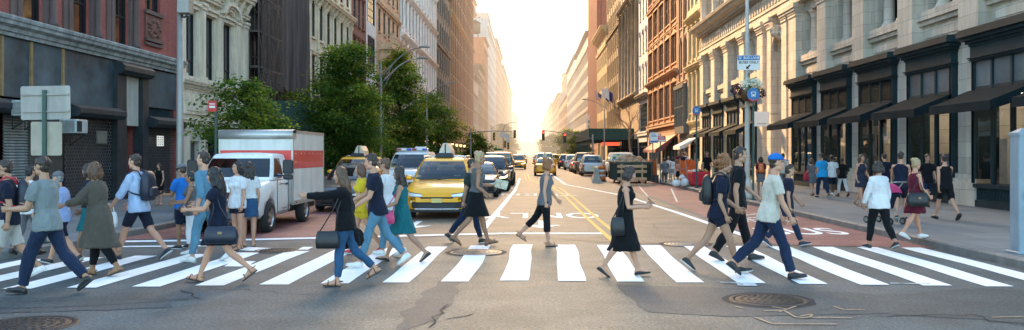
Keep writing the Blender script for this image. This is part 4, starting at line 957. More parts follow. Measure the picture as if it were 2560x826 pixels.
tank(20, 262, 33.1, 'second roof tank on the pale flat fronted building'); tank(20, 380, 25.1, 'roof tank on the lower orange brick building')
tank(19, 225, 33.1, 'wooden roof water tank on the pale flat fronted building')
shed(116, 150, 8.15, 14.4, 5.3, 3.75, 'dark green sidewalk shed over the right sidewalk behind the dumpster')
b = MB(); b.box(0, 2.6, -.02, .04, 0, .5); t = b.build('lit_shop_sign', mat('red_neon', (.6,.05,.03), .5, .1, emit=((1,.13,.06), 1.2)), None, (10.2, 120, 2.95)); tag(t, 'glowing red shop sign under the right green shed', 'shop sign')
# hazy ridge that closes the avenue
b = MB(); N = 60; prev = None
for i in range(N+1):
    x = -700+1400*i/N; z = 36+14*noise.noise(Vector((x*.008,2,1)))+5*noise.noise(Vector((x*.03,5,1)))
    if prev: b.face([(prev[0],2600,0),(x,2600,0),(x,2620,z),(prev[0],2620,prev[1])], 0, True); b.face([(prev[0],2620,prev[1]),(x,2620,z),(x,2900,z*.9),(prev[0],2900,prev[1]*.9)], 0, True)
    prev = (x, z)
struct(b.build('hills', mat('hill_blue', (.10,.11,.12), .9, .2, .01)))
# ---------------------------------------------------------------- vehicles (local: nose toward -y, x to the sides, z up)
def carpaint(name, col, flake=.0): return mat(name, col, .32, .05, 2., 0, coat=.8, spec=.5, metal=flake)
P_TAXI = carpaint('taxi_yellow', (.90,.40,.006)); P_BLACK = carpaint('paint_black', (.012,.012,.013)); P_GREY = carpaint('paint_grey', (.10,.10,.105), .3); P_SILV = carpaint('paint_silver', (.38,.38,.38), .5); P_WHITE = carpaint('paint_white', (.72,.72,.70)); P_RED = carpaint('paint_red', (.42,.02,.02)); P_BROWN = carpaint('paint_brown', (.05,.035,.025), .3)
CARGL = glass_clear('car_glass', (.36,.46,.42), .01); TYRE = mat('tyre_rubber', (.018,.018,.018), .8, .2, 8.); RIM = mat('alloy', (.45,.45,.45), .3, .1, 5., metal=.9); TRIMP = mat('black_plastic', (.018,.018,.019), .5, .2, 6.); CHROME = mat('chrome', (.6,.6,.6), .15, .05, metal=1.)
LAMPG = mat('lamp_glass', (.62,.62,.60), .08, .1, 9., coat=1.); LAMPON = mat('lamp_lit', (.9,.8,.6), .2, .05, emit=((1,.62,.25), 6.)); TAILR = mat('tail_lamp', (.35,.01,.01), .2, .1, coat=.6); TAILON = mat('tail_lamp_lit', (.5,.02,.02), .2, .1, emit=((1,.05,.03), 1.5)); AMBER = mat('amber_lens', (.65,.22,.02), .2, .1, coat=.6); PLATE = mat('licence_plate', (.62,.48,.15), .5, .1); SEATM = mat('seat_cloth', (.05,.05,.05), .9)
def lerp_tab(tab, t):
    for (a, *va), (b, *vb) in zip(tab, tab[1:]):
        if t <= b:
            f = 0 if b == a else max(0, (t-a)/(b-a)); return [x+(y-x)*f for x, y in zip(va, vb)]
    return list(tab[-1][1:])
KIND = {
 # stations of the lower body: y, bottom z, top z, half width ; cabin: base front, base rear, top front, top rear, base z, roof z, base half w, top half w ; wheels y, radius
 'suv': dict(L=4.6, st=[(-2.3,.36,.74,.60),(-2.24,.26,.84,.80),(-2.08,.22,.92,.88),(-1.6,.22,1.00,.92),(-1.0,.22,1.06,.925),(0,.22,1.08,.93),(1.4,.22,1.09,.925),(2.0,.26,1.07,.90),(2.22,.32,1.02,.85),(2.3,.40,.92,.74)], cab=(-1.12,2.16,-.42,1.74,1.03,1.68,.86,.64), wh=(-1.36,1.32,.36)),
 'sedan': dict(L=4.8, st=[(-2.4,.34,.64,.58),(-2.32,.24,.74,.78),(-2.1,.20,.80,.86),(-1.5,.20,.88,.90),(-1.0,.20,.94,.91),(0,.20,.97,.915),(1.3,.20,1.00,.91),(2.0,.24,.99,.88),(2.3,.30,.94,.82),(2.4,.40,.84,.70)], cab=(-1.05,1.75,-.25,1.05,.92,1.42,.84,.60), wh=(-1.42,1.38,.33)),
 'bigsuv': dict(L=5.1, st=[(-2.55,.40,.90,.66),(-2.5,.30,1.02,.88),(-2.35,.27,1.10,.95),(-1.7,.27,1.16,.985),(-1.1,.27,1.19,.99),(0,.27,1.20,.99),(1.6,.27,1.20,.99),(2.3,.30,1.18,.97),(2.48,.34,1.14,.93),(2.55,.42,1.0,.85)], cab=(-1.3,2.45,-.62,2.25,1.14,1.88,.93,.76), wh=(-1.5,1.5,.40)),
}
def wheel(parent, x, y, r, side, n=20):
    t = MB(); w_ = .21; s = side; X = lambda q: x - s*q
    prof = [(r*.62,X(.0)),(r*.66,X(-.005)),(r*.93,X(.0)),(r,X(.035)),(r,X(w_-.035)),(r*.93,X(w_)),(r*.62,X(w_))]
    rings = [[(xx, y+q*math.cos(2*PI*k/n), r+q*math.sin(2*PI*k/n)) for k in range(n)] for q, xx in prof]; t.loft(rings, 0, False, True)
    wo = t.build('wheel', TYRE, parent); m = MB()
    m.loft([[(xx, y+q*math.cos(2*PI*k/n), r+q*math.sin(2*PI*k/n)) for k in range(n)] for q, xx in ((r*.64,X(.005)),(r*.58,X(.015)),(r*.57,X(.05)))], 0, False, True)
    for k in range(5):
        a = 2*PI*k/5; pts = []
        for q, wd in ((r*.12,.10),(r*.60,.16)): pts.append((q, wd))
        u = Vector((0,math.cos(a),math.sin(a))); v = Vector((0,-math.sin(a),math.cos(a))); c = Vector((X(.02), y, r))
        m.face([c+u*r*.1-v*r*.10, c+u*r*.6-v*r*.13, c+u*r*.6+v*r*.13, c+u*r*.1+v*r*.10])
    m.disc((X(.012), y, r), r*.17, (1,0,0), 12); m.disc((X(.06), y, r), r*.6, (1,0,0), n, 1)
    m.build('rim', [RIM, TRIMP], wo); return wo
def bool_cut(me, cutters, mats):
    o = bpy.data.objects.new('t', me); tmp = []
    for i, cm in enumerate(cutters):
        c = bpy.data.objects.new('c', cm); tmp.append(c); md = o.modifiers.new('b', 'BOOLEAN'); md.object = c; md.operation = 'DIFFERENCE'; md.solver = 'EXACT'
    return evaluated(o, tmp)
def car(kind, label, cat, loc, rz, paint_, group=None, name=None, lights=False, tail=None, plate=PLATE, detail=True, hood_stripe=False):
    K = KIND[kind]; root = thing(name or {'suv':'parked_car','sedan':'sedan_car','bigsuv':'large_suv'}[kind], label, cat, loc, rz, group)
    st = K['st']; N = 26; y0, y1 = st[0][0], st[-1][0]; rings = []
    ys = sorted({round(y0+(y1-y0)*(.5-.5*math.cos(PI*i/N)), 4) for i in range(N+1)})
    wy = K['wh'][:2]; wr = K['wh'][2]
    for y in ys:
        zb, zt, w_ = lerp_tab(st, y); mid = zb + (zt-zb)*.55
        fl = .018*sum(max(0, 1-abs(y-q)/(wr*1.5)) for q in wy)
        half = [(0,zb),(w_*.80,zb),(w_*.95,zb+.07),(w_*.985+fl,zb+.24),(w_*.99+fl*.6,mid),(w_*1.0,zt-.20),(w_*.975,zt-.08),(w_*.90,zt-.02),(w_*.72,zt+.012),(w_*.35,zt+.03),(0,zt+.034)]
        rings.append([(x, y, z) for x, z in half] + [(-x, y, z) for x, z in reversed(half[1:-1])])
    b = MB(); b.loft(rings, 0, True, True); body = b.mesh('body', [paint_, TRIMP])
    cut = []
    for q in wy:
        c = MB(); n = 20
        c.loft([[(x, q+(wr+.05)*math.cos(2*PI*k/n), wr+.0+(wr+.05)*math.sin(2*PI*k/n)) for k in range(n)] for x in (-1.3,1.3)], 0, True, False); cut.append(c.mesh('c', [TRIMP]))
    body = bool_cut(body, cut, None); body.name = 'body'; bo = link('body', body, root)
    # greenhouse
    bf, br_, tf, tr_, zb, zr, wb, wt = K['cab']; rows = 5
    cols = [-1, -.93, .93, 1]  # across the front
    def ring(t):
        f = t; q = 1-(1-t)**1.5 if False else t
        yf = bf+(tf-bf)*t - .05*math.sin(PI*t); yr = br_+(tr_-br_)*t + .06*math.sin(PI*t); w_ = wb+(wt-wb)*t + .035*math.sin(PI*t); z = zb+(zr-zb)*t
        P = []; nf = 8; cv = .10
        for i in range(nf+1): u = -1+2*i/nf; P.append((u*w_*.90, yf + cv*(u*u) - cv*.4, z))                 # 0..8 windscreen
        P.append((w_*.985, yf+cv+.10, z))                                             # 9 A pillar
        side = [.0,.30,.335,.66,.70,.93,1.]
        for s_ in side: P.append((w_, yf+cv+.14 + (yr-.22-(yf+cv+.14))*s_, z))           # 10..16
        P.append((w_*.97, yr-.10, z))
        for i in range(nf+1): u = 1-2*i/nf; P.append((u*w_*.88, yr - .07*(u*u), z))
        P.append((-w_*.97, yr-.10, z))
        for s_ in reversed(side): P.append((-w_, yf+cv+.14 + (yr-.22-(yf+cv+.14))*s_, z))
        P.append((-w_*.985, yf+cv+.10, z)); return P
    ts = [0, .1, .35, .65, .9, 1.0]; RG = [ring(t) for t in ts]; n = len(RG[0])
    def cat_of(j):
        if j < 8: return 'windshield'
        if j in (10, 12, 14): return ('front_window','rear_window','quarter_window')[(j-10)//2]
        if 18 <= j < 26: return 'back_window'
        k = n - 1 - j   # mirror
        m_ = {n-3-0: 0}
        return None
    groups = {}; fr = MB()
    nfp = 9; sidei = list(range(10, 17)); ri = list(range(18, 27)); L0 = 28
    lab = {}
    for j in range(8): lab[j] = 'windshield'
    for j in (10, 12, 14): lab[j] = 'side_window_%d' % j
    for j in range(18, 26): lab[j] = 'back_window'
    for q, j in zip((10, 12, 14), (L0+5, L0+3, L0+1)): lab[j] = 'side_window_%d' % (q+100)
    for i in range(len(ts)-1):
        for j in range(n):
            k = (j+1) % n; f = [RG[i][j], RG[i][k], RG[i+1][k], RG[i+1][j]]
            if j in lab and 0 < i < len(ts)-2: groups.setdefault(lab[j], []).append(f)
            else: fr.face(f, 0, True)
    # roof: shrink to a domed cap
    top = RG[-1]; cx, cy = 0, sum(p[1] for p in top)/n; prev = top
    for s_, dz in ((.93,.022),(.75,.045),(.4,.06),(.02,.065)):
        cur = [(p[0]*s_, cy+(p[1]-cy)*s_, zr+dz) for p in top]
        for j in range(n): k = (j+1) % n; fr.face([prev[j], prev[k], cur[k], cur[j]], 0, True)
        prev = cur
    fr.build('cabin', paint_, root)
    for g_, fs in groups.items():
        q = MB()
        for f in fs: q.face(f, 0, True)
        q.build(g_.split('_1')[0] if g_.startswith('side') else g_, CARGL, root)
    for s in (-1, 1):
        for q in wy: wheel(root, s*(lerp_tab(st, q)[2]+.01), q, wr, s)
        zt = lerp_tab(st, y0+.12)[1]; wn = lerp_tab(st, y0+.14)[2]
        wmx = lerp_tab(st, y0+.30)[2]; h = MB(); hb = MB(); rr = []; rb = []
        for u in range(8):
            x = wmx*(.985-.52*u/7); ysf = y0
            while ysf < y0+.6 and lerp_tab(st, ysf)[2]*.99 < x: ysf += .01
            zz = lerp_tab(st, max(ysf, y0+.06))[1] - .13 - .035*u/7; hh = .055-.025*u/7
            rr.append([(s*x, ysf-.022, zz-hh),(s*x, ysf-.012, zz+hh),(s*x, ysf+.10, zz+hh),(s*x, ysf+.10, zz-hh)]); e_ = .018
            rb.append([(s*x, ysf-.014, zz-hh-e_),(s*x, ysf-.004, zz+hh+e_),(s*x, ysf+.09, zz+hh+e_),(s*x, ysf+.09, zz-hh-e_)])
        h.loft(rr, 0, True, False); ho = h.build('headlight', LAMPON if lights else LAMPG, root); hb.loft(rb, 0, True, False); hb.build('headlight_bezel', TRIMP, ho)
        tl = MB(); zt = lerp_tab(st, y1-.1)[1]; wn = lerp_tab(st, y1-.1)[2]
        tl.bevbox(min(s*wn*.99, s*wn*.62), max(s*wn*.99, s*wn*.62), y1-.16, y1-.005, zt-.26, zt-.08, .02); tl.build('tail_light', tail or TAILR, root)
        mi = MB(); mi.ell((s*(wb+.15), bf+.42, zb+.10), (.11,.07,.075), 10, 6); mi.tube([(s*wb,bf+.45,zb+.05),(s*(wb+.1),bf+.43,zb+.08)], .025, 6); mi.build('wing_mirror', paint_, root)
        for q in (.1, .95):
            hd = MB(); wv = lerp_tab(st, q)[2]; hd.box(min(s*(wv-.01), s*(wv+.02)), max(s*(wv-.01), s*(wv+.02)), q, q+.18, zb-.13, zb-.10); hd.build('door_handle', paint_, root)
    zb0, zt0, _ = lerp_tab(st, y0+.05)
    g_ = MB(); g_.bevbox(-.54,.54,y0-.015,y0+.1,zb0+.02,zb0+.19,.02); g_.bevbox(-.46,.46,y0-.018,y0+.1,zt0-.235,zt0-.19,.012); g_.build('grille', TRIMP, root)
    bp = MB(); wv = lerp_tab(st, y0+.3)[2]; bp.bevbox(-wv*.86,wv*.86,y0+.02,y0+.3,lerp_tab(st,y0+.2)[0]-.03,lerp_tab(st,y0+.2)[0]+.07,.03); bp.build('lower_bumper', TRIMP, root)
    p = MB(); p.box(-.15,.15,y0-.03,y0-.021,zb0+.20,zb0+.32); p.build('licence_plate', plate, root)
    p = MB(); p.box(-.15,.15,y1+.001,y1+.012,.62,.77); p.build('licence_plate', plate, root)
    u = MB(); u.box(-.7,.7,y0+.35,y1-.35,.24,.36); u.build('underbody', TRIMP, root)
    if loc[1] < 75:
        for s in (-1, 1):
            q = MB(); q.bevbox(s*.40-.24,s*.40+.24,.25,.40,zb-.02,zb+.30,.05); q.bevbox(s*.40-.13,s*.40+.13,.28,.38,zb+.31,zb+.46,.04); q.build('seat', SEATM, root)
        q = MB(); q.bevbox(-.62,.62,1.15,1.3,zb-.02,zb+.28,.05); q.build('rear_seat', SEATM, root)
        q = MB(); q.bevbox(-.72,.72,bf+.30,bf+.62,zb-.02,zb+.07,.03); q.build('dashboard', TRIMP, root)
        q = MB(); n_ = 14; q.tube([(.38+.18*math.cos(2*PI*k/n_), bf+.68+.05*math.sin(2*PI*k/n_), zb+.06+.17*math.sin(2*PI*k/n_)) for k in range(n_+1)], .018, 6); q.build('steering_wheel', TRIMP, root)
        q = MB(); q.bevbox(-.12,.12,tf+.02,tf+.05,zr-.17,zr-.10,.01); q.build('rear_view_mirror', TRIMP, root)
    wp = MB(); z = zb+.055; wp.tube([(-.1,bf-.0,z),(.55,bf+.06,z+.03)], .012, 5); wp.tube([(-.65,bf+.04,z),(0,bf-.0,z+.02)], .012, 5); wp.build('wiper', TRIMP, root)
    return root
def roof_sign(root, y, z, big=True):
    b = MB(); b.loft([[(-.30,y-.36,z),(.30,y-.36,z),(.30,y-.14,z),(-.30,y-.14,z)],[(-.22,y-.31,z+.13),(.22,y-.31,z+.13),(.22,y-.16,z+.13),(-.22,y-.16,z+.13)]], 0, True, False); b.build('roof_light', TRIMP, root)
    b = MB(); s = .34   # two-sided advertising prism along the roof
    b.loft([[(-s*.62,yy,z+.01),(s*.62,yy,z+.01),(s*.50,yy,z+.22),(s*.2,yy,z+.43),(-s*.2,yy,z+.43),(-s*.50,yy,z+.22)] for yy in (y-.05,y+1.1)], 0, True, False); o = b.build('advert_sign', mat('advert_case', (.50,.44,.36), .35, .15, 3., coat=.5), root)
    b = MB(); b.box(-s*.66,-s*.62,y,y+1.05,z+.05,z+.06); b.box(-.02,.02,y-.062,y-.051,z+.02,z+.4); b.build('sign_edge', TRIMP, o)
    b = MB()
    for yy in (y-.0, y+1.0): b.tube([(-.55,yy,z-.03),(-.5,yy,z+.03),(.5,yy,z+.03),(.55,yy,z-.03)], .022, 6)
    b.build('roof_rail', CHROME, root)
def P(px, zc, h=0): return (gx(px, zc), zc, h)
def lanecar(*a, front=None, px=None, **k): pass
# the two taxis, police car, dark cars in the queue
t = car('suv', 'bright yellow taxi facing the crossing, with an arched roof sign, nearest in the queue', 'taxi', (gx(1092, 23.4), 23.4+2.3, 0), 0, P_TAXI, None, 'taxi', plate=PLATE)
roof_sign(t, .1, 1.735)
for s in (-1, 1):
    b = MB(); b.tube([(s*.60,-.2,1.69),(s*.63,-.1,1.76),(s*.63,1.5,1.77),(s*.60,1.65,1.71)], .022, 6); b.build('roof_rail', CHROME, t)
    b = MB(); b.bevbox(min(s*.55,s*.75),max(s*.55,s*.75),-2.262,-2.2,.47,.53,.01); b.build('fog_lamp', LAMPG, t)
b = MB(); b.bevbox(-.62,.62,-2.325,-2.2,.27,.32,.01); b.build('skid_plate', CHROME, t)
b = MB(); b.bevbox(-.70,.70,-2.31,-2.2,.33,.50,.02); b.build('lower_intake', mat('intake_mesh', (.008,.008,.008), .6, .2), t)
b = MB(); b.box(.35,.55,-.93,-.925,1.18,1.22); b.build('windshield_sticker', mat('white_sign', (.75,.74,.7), .5, .08), t)
t = car('suv', 'second yellow taxi with a boxy roof sign, behind the dark car and truck', 'taxi', (-7.0, 32+2.3, 0), 0, P_TAXI, None, 'taxi'); roof_sign(t, .1, 1.735)
t = car('sedan', 'dark grey sedan just behind the white box truck', 'car', (-6.0, 26.3+2.4, 0), 0, P_GREY, None, 'sedan_car')
t = car('bigsuv', 'white police car with a roof light bar behind the front taxi', 'police car', (gx(1012, 36.), 36+2.55, 0), 0, P_WHITE, None, 'police_car')
b = MB(); b.bevbox(-.72,.72,-.35,-.08,1.97,2.09,.03); o = b.build('light_bar', mat('bar_clear', (.5,.5,.5), .2, .1, coat=.6), t)
for k in range(6): b = MB(); b.bevbox(-.70+k*.235,-.50+k*.235,-.37,-.34,1.985,2.075,.01); b.build('beacon', [TAILR, mat('beacon_clear', (.7,.7,.7), .1), mat('beacon_blue', (.03,.06,.4), .2)][k % 3], o)
b = MB(); b.tube([(-.7,.2,1.93),(.7,.2,1.93)], .03, 6); b.bevbox(.05,.55,.3,.55,2.0,2.16,.02); b.build('roof_rack', mat('paint_white', (.72,.72,.70)), t)
b = MB(); b.box(-.98,.98,-2.57,-2.5,.5,.62); b.build('push_bumper', TRIMP, t)
car('sedan', 'black sedan with slim headlamps right behind the front taxi', 'car', (-2.25, 34.8+2.4, 0), 0, P_BLACK, None, 'sedan_car', plate=PLATE)
car('suv', 'black SUV with one bright headlamp behind the black sedan', 'car', (-1.95, 40.5+2.3, 0), 0, P_BLACK, None, 'sport_utility', lights=True)
car('bigsuv', 'tall grey SUV third in the middle lane behind the lit black SUV', 'car', (-1.9, 47.5+2.55, 0), 0, P_BROWN, None, 'sport_utility')
car('sedan', 'silver sedan in the left lane behind the front taxi', 'car', (-4.6, 46, 0), 0, P_SILV, None, 'sedan_car')
car('suv', 'white SUV far back in the left lane, under the street trees', 'car', (-5.1, 56, 0), 0, P_WHITE, None, 'sport_utility')
car('sedan', 'pale silver sedan in the far queue beside the lamp posts', 'car', (-5.3, 68, 0), 0, P_SILV, None, 'sedan_car')
car('suv', 'distant oncoming yellow taxi with headlamps on near the far junction', 'taxi', (-1.4, 98, 0), 0, P_TAXI, None, 'taxi', lights=True)
car('sedan', 'black car behind the distant oncoming taxi', 'car', (-2.6, 84, 0), 0, P_BLACK, None, 'sedan_car')
t = car('sedan', 'yellow taxi driving away in the middle of the avenue', 'taxi', (1.25, 71, 0), PI, P_TAXI, None, 'taxi'); roof_sign(t, -.1, 1.48)
car('bigsuv', 'white van driving away ahead of the central taxi', 'van', (1.6, 92, 0), PI, P_WHITE, None, 'van')
car('suv', 'distant yellow taxi turning across the avenue, seen from its side', 'taxi', (4.0, 126, 0), R(75), P_TAXI, None, 'taxi'); 
car('suv', 'yellow taxi at the right kerb beyond the turning taxi', 'taxi', (5.6, 136, 0), R(115), P_TAXI, None, 'taxi')
car('sedan', 'small red car driving away on the right', 'car', (4.9, 84, 0), PI, P_RED, None, 'sedan_car', tail=TAILON)
car('suv', 'white SUV driving away on the right beyond the red car', 'car', (4.75, 94, 0), PI, P_WHITE, None, 'sport_utility')
car('suv', 'black SUV with glowing tail lights beyond the white one', 'car', (4.4, 103, 0), PI, P_BLACK, None, 'sport_utility', tail=TAILON)
car('suv', 'silver SUV parked right behind the concrete barriers', 'car', (5.1, 70, 0), PI, P_SILV, None, 'sport_utility')
car('bigsuv', 'brown SUV parked just ahead of the silver one on the right', 'car', (5.0, 77.5, 0), PI, P_BROWN, None, 'sport_utility')
car('bigsuv', 'white van parked against the right kerb behind the dumpster', 'van', (7.0, 66, 0), PI, P_WHITE, None, 'van')
LBL = ['dark car facing us just past the distant lit taxi', 'white car facing us in the kerb lane beyond the queue on the left', 'small silver car facing us in the middle lane near the junction', 'grey car by the left kerb near the mast arm pole', 'yellow taxi facing us just past the left traffic light', 'white car facing us beyond the junction in the middle lane', 'black car driving off ahead of the white van', 'small red car driving off through the junction', 'silver car driving off beyond the junction', 'tiny yellow taxi facing us far beyond the junction', 'white car by the right kerb past the taxi at the kerb', 'black car by the right kerb beyond the green shed', 'black car by the left kerb beyond the small round tree', 'white car driving off, farthest one in the right lane', 'black car facing us, farthest one in the middle lane', 'grey car by the right kerb, farthest one there', 'silver car by the left kerb, farthest one there']
rc = random.Random(5); FARC = [P_BLACK, P_WHITE, P_SILV, P_TAXI, P_GREY, P_RED]
for k, (x, z, s, pc, nm) in enumerate([(-1.6,112,0,0,'black car'),(-5.2,104,0,1,'white car'),(-1.7,132,0,2,'silver car'),(-5.4,124,0,4,'grey car'),(-4.6,146,0,3,'yellow taxi'),(-1.5,158,0,1,'white car'),(1.5,118,1,0,'black car'),(1.7,150,1,5,'red car'),(1.6,178,1,2,'silver car'),(-1.7,188,0,3,'yellow taxi'),(5.2,160,1,1,'white car'),(5.3,180,1,0,'black car'),(-5.2,178,0,0,'black car'),(1.8,215,1,1,'white car'),(-1.8,225,0,0,'black car'),(5.2,210,1,4,'grey car'),(-4.8,214,0,2,'silver car')]):
    car('suv' if k % 2 else 'sedan', LBL[k], 'taxi' if pc == 3 else 'car', (x, z, 0), PI*s, FARC[pc], None, 'taxi' if pc == 3 else 'sedan_car', lights=(s == 0 and k % 3 == 0), tail=TAILON if s else None)
# ---------------- the box truck
def truck(loc):
    T = thing('box_truck', 'white rental box truck with a broad red band round its cargo box', 'truck', loc)
    TW = mat('truck_white', (.70,.69,.66), .4, .08, 2., coat=.3, streak=.12); TR = mat('truck_red', (.60,.035,.03), .4, .1, 2., coat=.3); TB = mat('truck_box', (.62,.60,.55), .45, .10, 1.5, .1, 6., streak=.15)
    W_ = .93; H0, H1 = .56, 2.44; YB, YE = 1.55, 4.75
    b = MB(); b.bevbox(-W_,W_,YB,YE,H0,H1-.02,.03)
    o = b.build('cargo_box', TB, T)
    b = MB(); b.box(-W_-.004,W_+.004,YB-.004,YE-.02,1.46,1.93); b.build('red_band', TR, o)
    for s in (-1,1):
        b = MB()
        for k in range(7): b.box(min(s*(W_+.004),s*(W_+.008)),max(s*(W_+.004),s*(W_+.008)),YB+.25+k*.42+(.1 if k%2 else 0),YB+.29+k*.42+(.1 if k%2 else 0),1.83,1.865)
        b.build('rivet_row', TW, o)
    b = MB(); al = mat('aluminium', (.45,.44,.41), .4, .1, 3., metal=.6)
    for s in (-1,1):
        for y in (YB+.0,YE-.06): b.box(min(s*(W_-.03),s*(W_+.012)),max(s*(W_-.03),s*(W_+.012)),y-.012,y+.06,H0,H1)
        b.box(min(s*(W_-.03),s*(W_+.014)),max(s*(W_-.03),s*(W_+.014)),YB,YE,H1-.07,H1); b.box(min(s*(W_-.03),s*(W_+.014)),max(s*(W_-.03),s*(W_+.014)),YB,YE,H0-.02,H0+.09)
    b.loft([[(x,YB-.03,H1-.22),(x,YB-.05,H1-.12),(x,YB-.02,H1-.02),(x,YB+.12,H1+.015),(x,YB+.3,H1+.015),(x,YB+.3,H1-.22)] for x in (-W_-.014,W_+.014)], 0, True, True)
    b.build('box_trim', al, o)
    b = MB()
    for s in (-1,1):
        for y in (YB+.25, YE-.12): b.box(min(s*(W_+.014),s*(W_+.024)),max(s*(W_+.014),s*(W_+.024)),y,y+.1,H0+.02,H0+.06)
        b.box(min(s*W_*.8,s*W_*.92),max(s*W_*.8,s*W_*.92),YE-.01,YE+.012,H1-.09,H1-.04)
    b.build('marker_lamp', TAILR, o)
    # cab: bonnet, body and roof in one lofted shell
    st = [(-1.02,.50,.90,.62),(-.98,.40,1.02,.78),(-.85,.36,1.10,.85),(-.4,.36,1.17,.87),(.0,.36,1.22,.88),(.35,.36,1.25,.885),(1.5,.36,1.25,.885)]
    rings = []; ys = [-1.02,-1.0,-.96,-.88,-.75,-.55,-.3,0,.3,.6,.9,1.2,1.5]
    for y in ys:
        zb, zt, w_ = lerp_tab(st, y); half = [(0,zb),(w_*.9,zb),(w_*.99,zb+.10),(w_,zb+.4),(w_*.99,zt-.2),(w_*.96,zt-.06),(w_*.88,zt),(w_*.4,zt+.03),(0,zt+.035)]
        rings.append([(x,y,z) for x,z in half]+[(-x,y,z) for x,z in reversed(half[1:-1])])
    b = MB(); b.loft(rings, 0, True, True); c = MB(); n = 20
    c.loft([[(x,-.10+.44*math.cos(2*PI*k/n),.37+.44*math.sin(2*PI*k/n)) for k in range(n)] for x in (-1.3,1.3)], 0, True, False)
    body = bool_cut(b.mesh('body',[TW]), [c.mesh('c',[TRIMP])], None); link('body', body, T)
    fr = MB(); ts = [0,.12,.5,.88,1.]
    def ring(t):
        w_ = .85-.13*t+.02*math.sin(PI*t); z = 1.22+.58*t; yf = -.02+.46*t-.03*math.sin(PI*t); P_ = []
        for i in range(9): u = -1+2*i/8; P_.append((u*w_*.93, yf+.10*u*u, z))
        P_ += [(w_*.99,yf+.18,z),(w_,yf+.24,z),(w_,1.02-.0*t,z),(w_,1.12,z),(w_,1.5,z),(-w_,1.5,z),(-w_,1.12,z),(-w_,1.02,z),(-w_,yf+.24,z),(-w_*.99,yf+.18,z)]; return P_
    RG = [ring(t) for t in ts]; n = len(RG[0]); gl = {}
    for i in range(4):
        for j in range(n):
            k = (j+1)%n; f = [RG[i][j],RG[i][k],RG[i+1][k],RG[i+1][j]]; g_ = 'windshield' if j < 8 else 'side_window' if j == 10 else 'side_window_b' if j == 16 else None
            if g_ and 0 < i < 3: gl.setdefault(g_, []).append(f)
            else: fr.face(f, 0, True)
    top = RG[-1]; cy = .95; prev = top
    for s_, dz in ((.94,.03),(.75,.055),(.3,.07),(.02,.07)):
        cur = [(p[0]*s_, cy+(p[1]-cy)*s_, 1.80+dz) for p in top]
        for j in range(n): k=(j+1)%n; fr.face([prev[j],prev[k],cur[k],cur[j]],0,True)
        prev = cur
    fr.build('cab', TW, T)
    for g_, fs in gl.items():
        q = MB(); [q.face(f,0,True) for f in fs]; q.build(g_.replace('_b',''), CARGL if g_ == 'windshield' else dark_glass('window_glass_deep'), T)
    for s in (-1,1):
        for y, r in ((-.10,.37),(2.95,.37)): wheel(T, s*.90, y, r, s, 22)
        b = MB(); b.bevbox(min(s*.52,s*.84),max(s*.52,s*.84),-1.045,-.9,.62,.98,.03); h = b.build('headlight_bezel', TRIMP, T)
        b = MB(); b.bevbox(min(s*.56,s*.80),max(s*.56,s*.80),-1.07,-1.03,.76,.94,.02); b.build('headlight', LAMPG, h)
        b = MB(); b.bevbox(min(s*.55,s*.855),max(s*.55,s*.855),-1.062,-.92,.63,.73,.02); b.build('turn_signal', AMBER, h)
        b = MB(); b.bevbox(min(s*1.02,s*1.27),max(s*1.02,s*1.27),.36,.46,1.36,1.70,.03); b.bevbox(min(s*1.03,s*1.26),max(s*1.03,s*1.26),.36,.46,1.22,1.35,.03); b.tube([(s*.86,.42,1.32),(s*1.05,.42,1.32)],.02,6); b.build('wing_mirror', TRIMP, T)
        d = MB(); X = s*.892; dd = lambda y0,y1,z0,z1: d.box(min(X-s*.004,X+s*.006),max(X-s*.004,X+s*.006),y0,y1,z0,z1)
        dd(.40,.412,.45,1.22); dd(1.30,1.312,.45,1.22); dd(.40,1.31,.44,.452); d.build('door_seam', TRIMP, T)
        d = MB(); d.box(min(s*.87,s*.915),max(s*.87,s*.915),1.12,1.26,1.08,1.12); d.build('door_handle', TRIMP, T)
    b = MB(); b.bevbox(-.88,.88,-1.13,-.92,.36,.60,.04); b.build('bumper', mat('bumper_grey', (.07,.075,.08), .5, .2), T)
    b = MB(); b.bevbox(-.5,.5,-1.05,-.95,.66,.98,.02)
    o = b.build('grille', TRIMP, T); b = MB(); b.box(-.5,.5,-1.062,-1.051,.79,.84); b.build('chrome_bar', CHROME, o)
    for q_ in (-.42,.42): b = MB(); b.bevbox(q_-.25,q_+.25,.95,1.08,1.2,1.62,.05); b.build('seat', SEATM, T)
    b = MB(); b.bevbox(-.78,.78,.30,.55,1.22,1.33,.03); b.build('dashboard', TRIMP, T)
    b = MB(); b.box(-.7,.7,-.6,4.6,.34,.5); b.box(-.6,.6,1.6,4.7,.42,.56); b.build('chassis', TRIMP, T)
    b = MB(); b.box(-.6,.6,4.72,4.95,.42,.5); b.build('rear_step', TRIMP, T)
    b = MB(); q = .896
    for s in (-1,1):
        for k in range(5): b.box(min(s*.886,s*.894),max(s*.886,s*.894),.62+k*.11,.70+k*.11,1.10,1.125)
        for k in range(4): b.box(min(s*.886,s*.896),max(s*.886,s*.896),.8+k*.10,.88+k*.10,.50,.53)
    b.build('door_lettering', mat('faded_lettering', (.25,.25,.25), .5), T)
    b = MB(); b.tube([(.72,.75,1.30),(.88,.60,1.31),(.93,.55,1.30)], [.06,.05,.04], 8); b.ell((.93,.53,1.30),(.03,.05,.035),8,6,1); tag(b.build('person', [mat('driver_shirt',(.20,.27,.48),.8), mat('skin_mid',(.38,.20,.12),.5)], None, loc), 'truck driver resting a blue sleeved arm on the open cab window', 'person')
    return T
truck((-6.95, 19.75, 0))
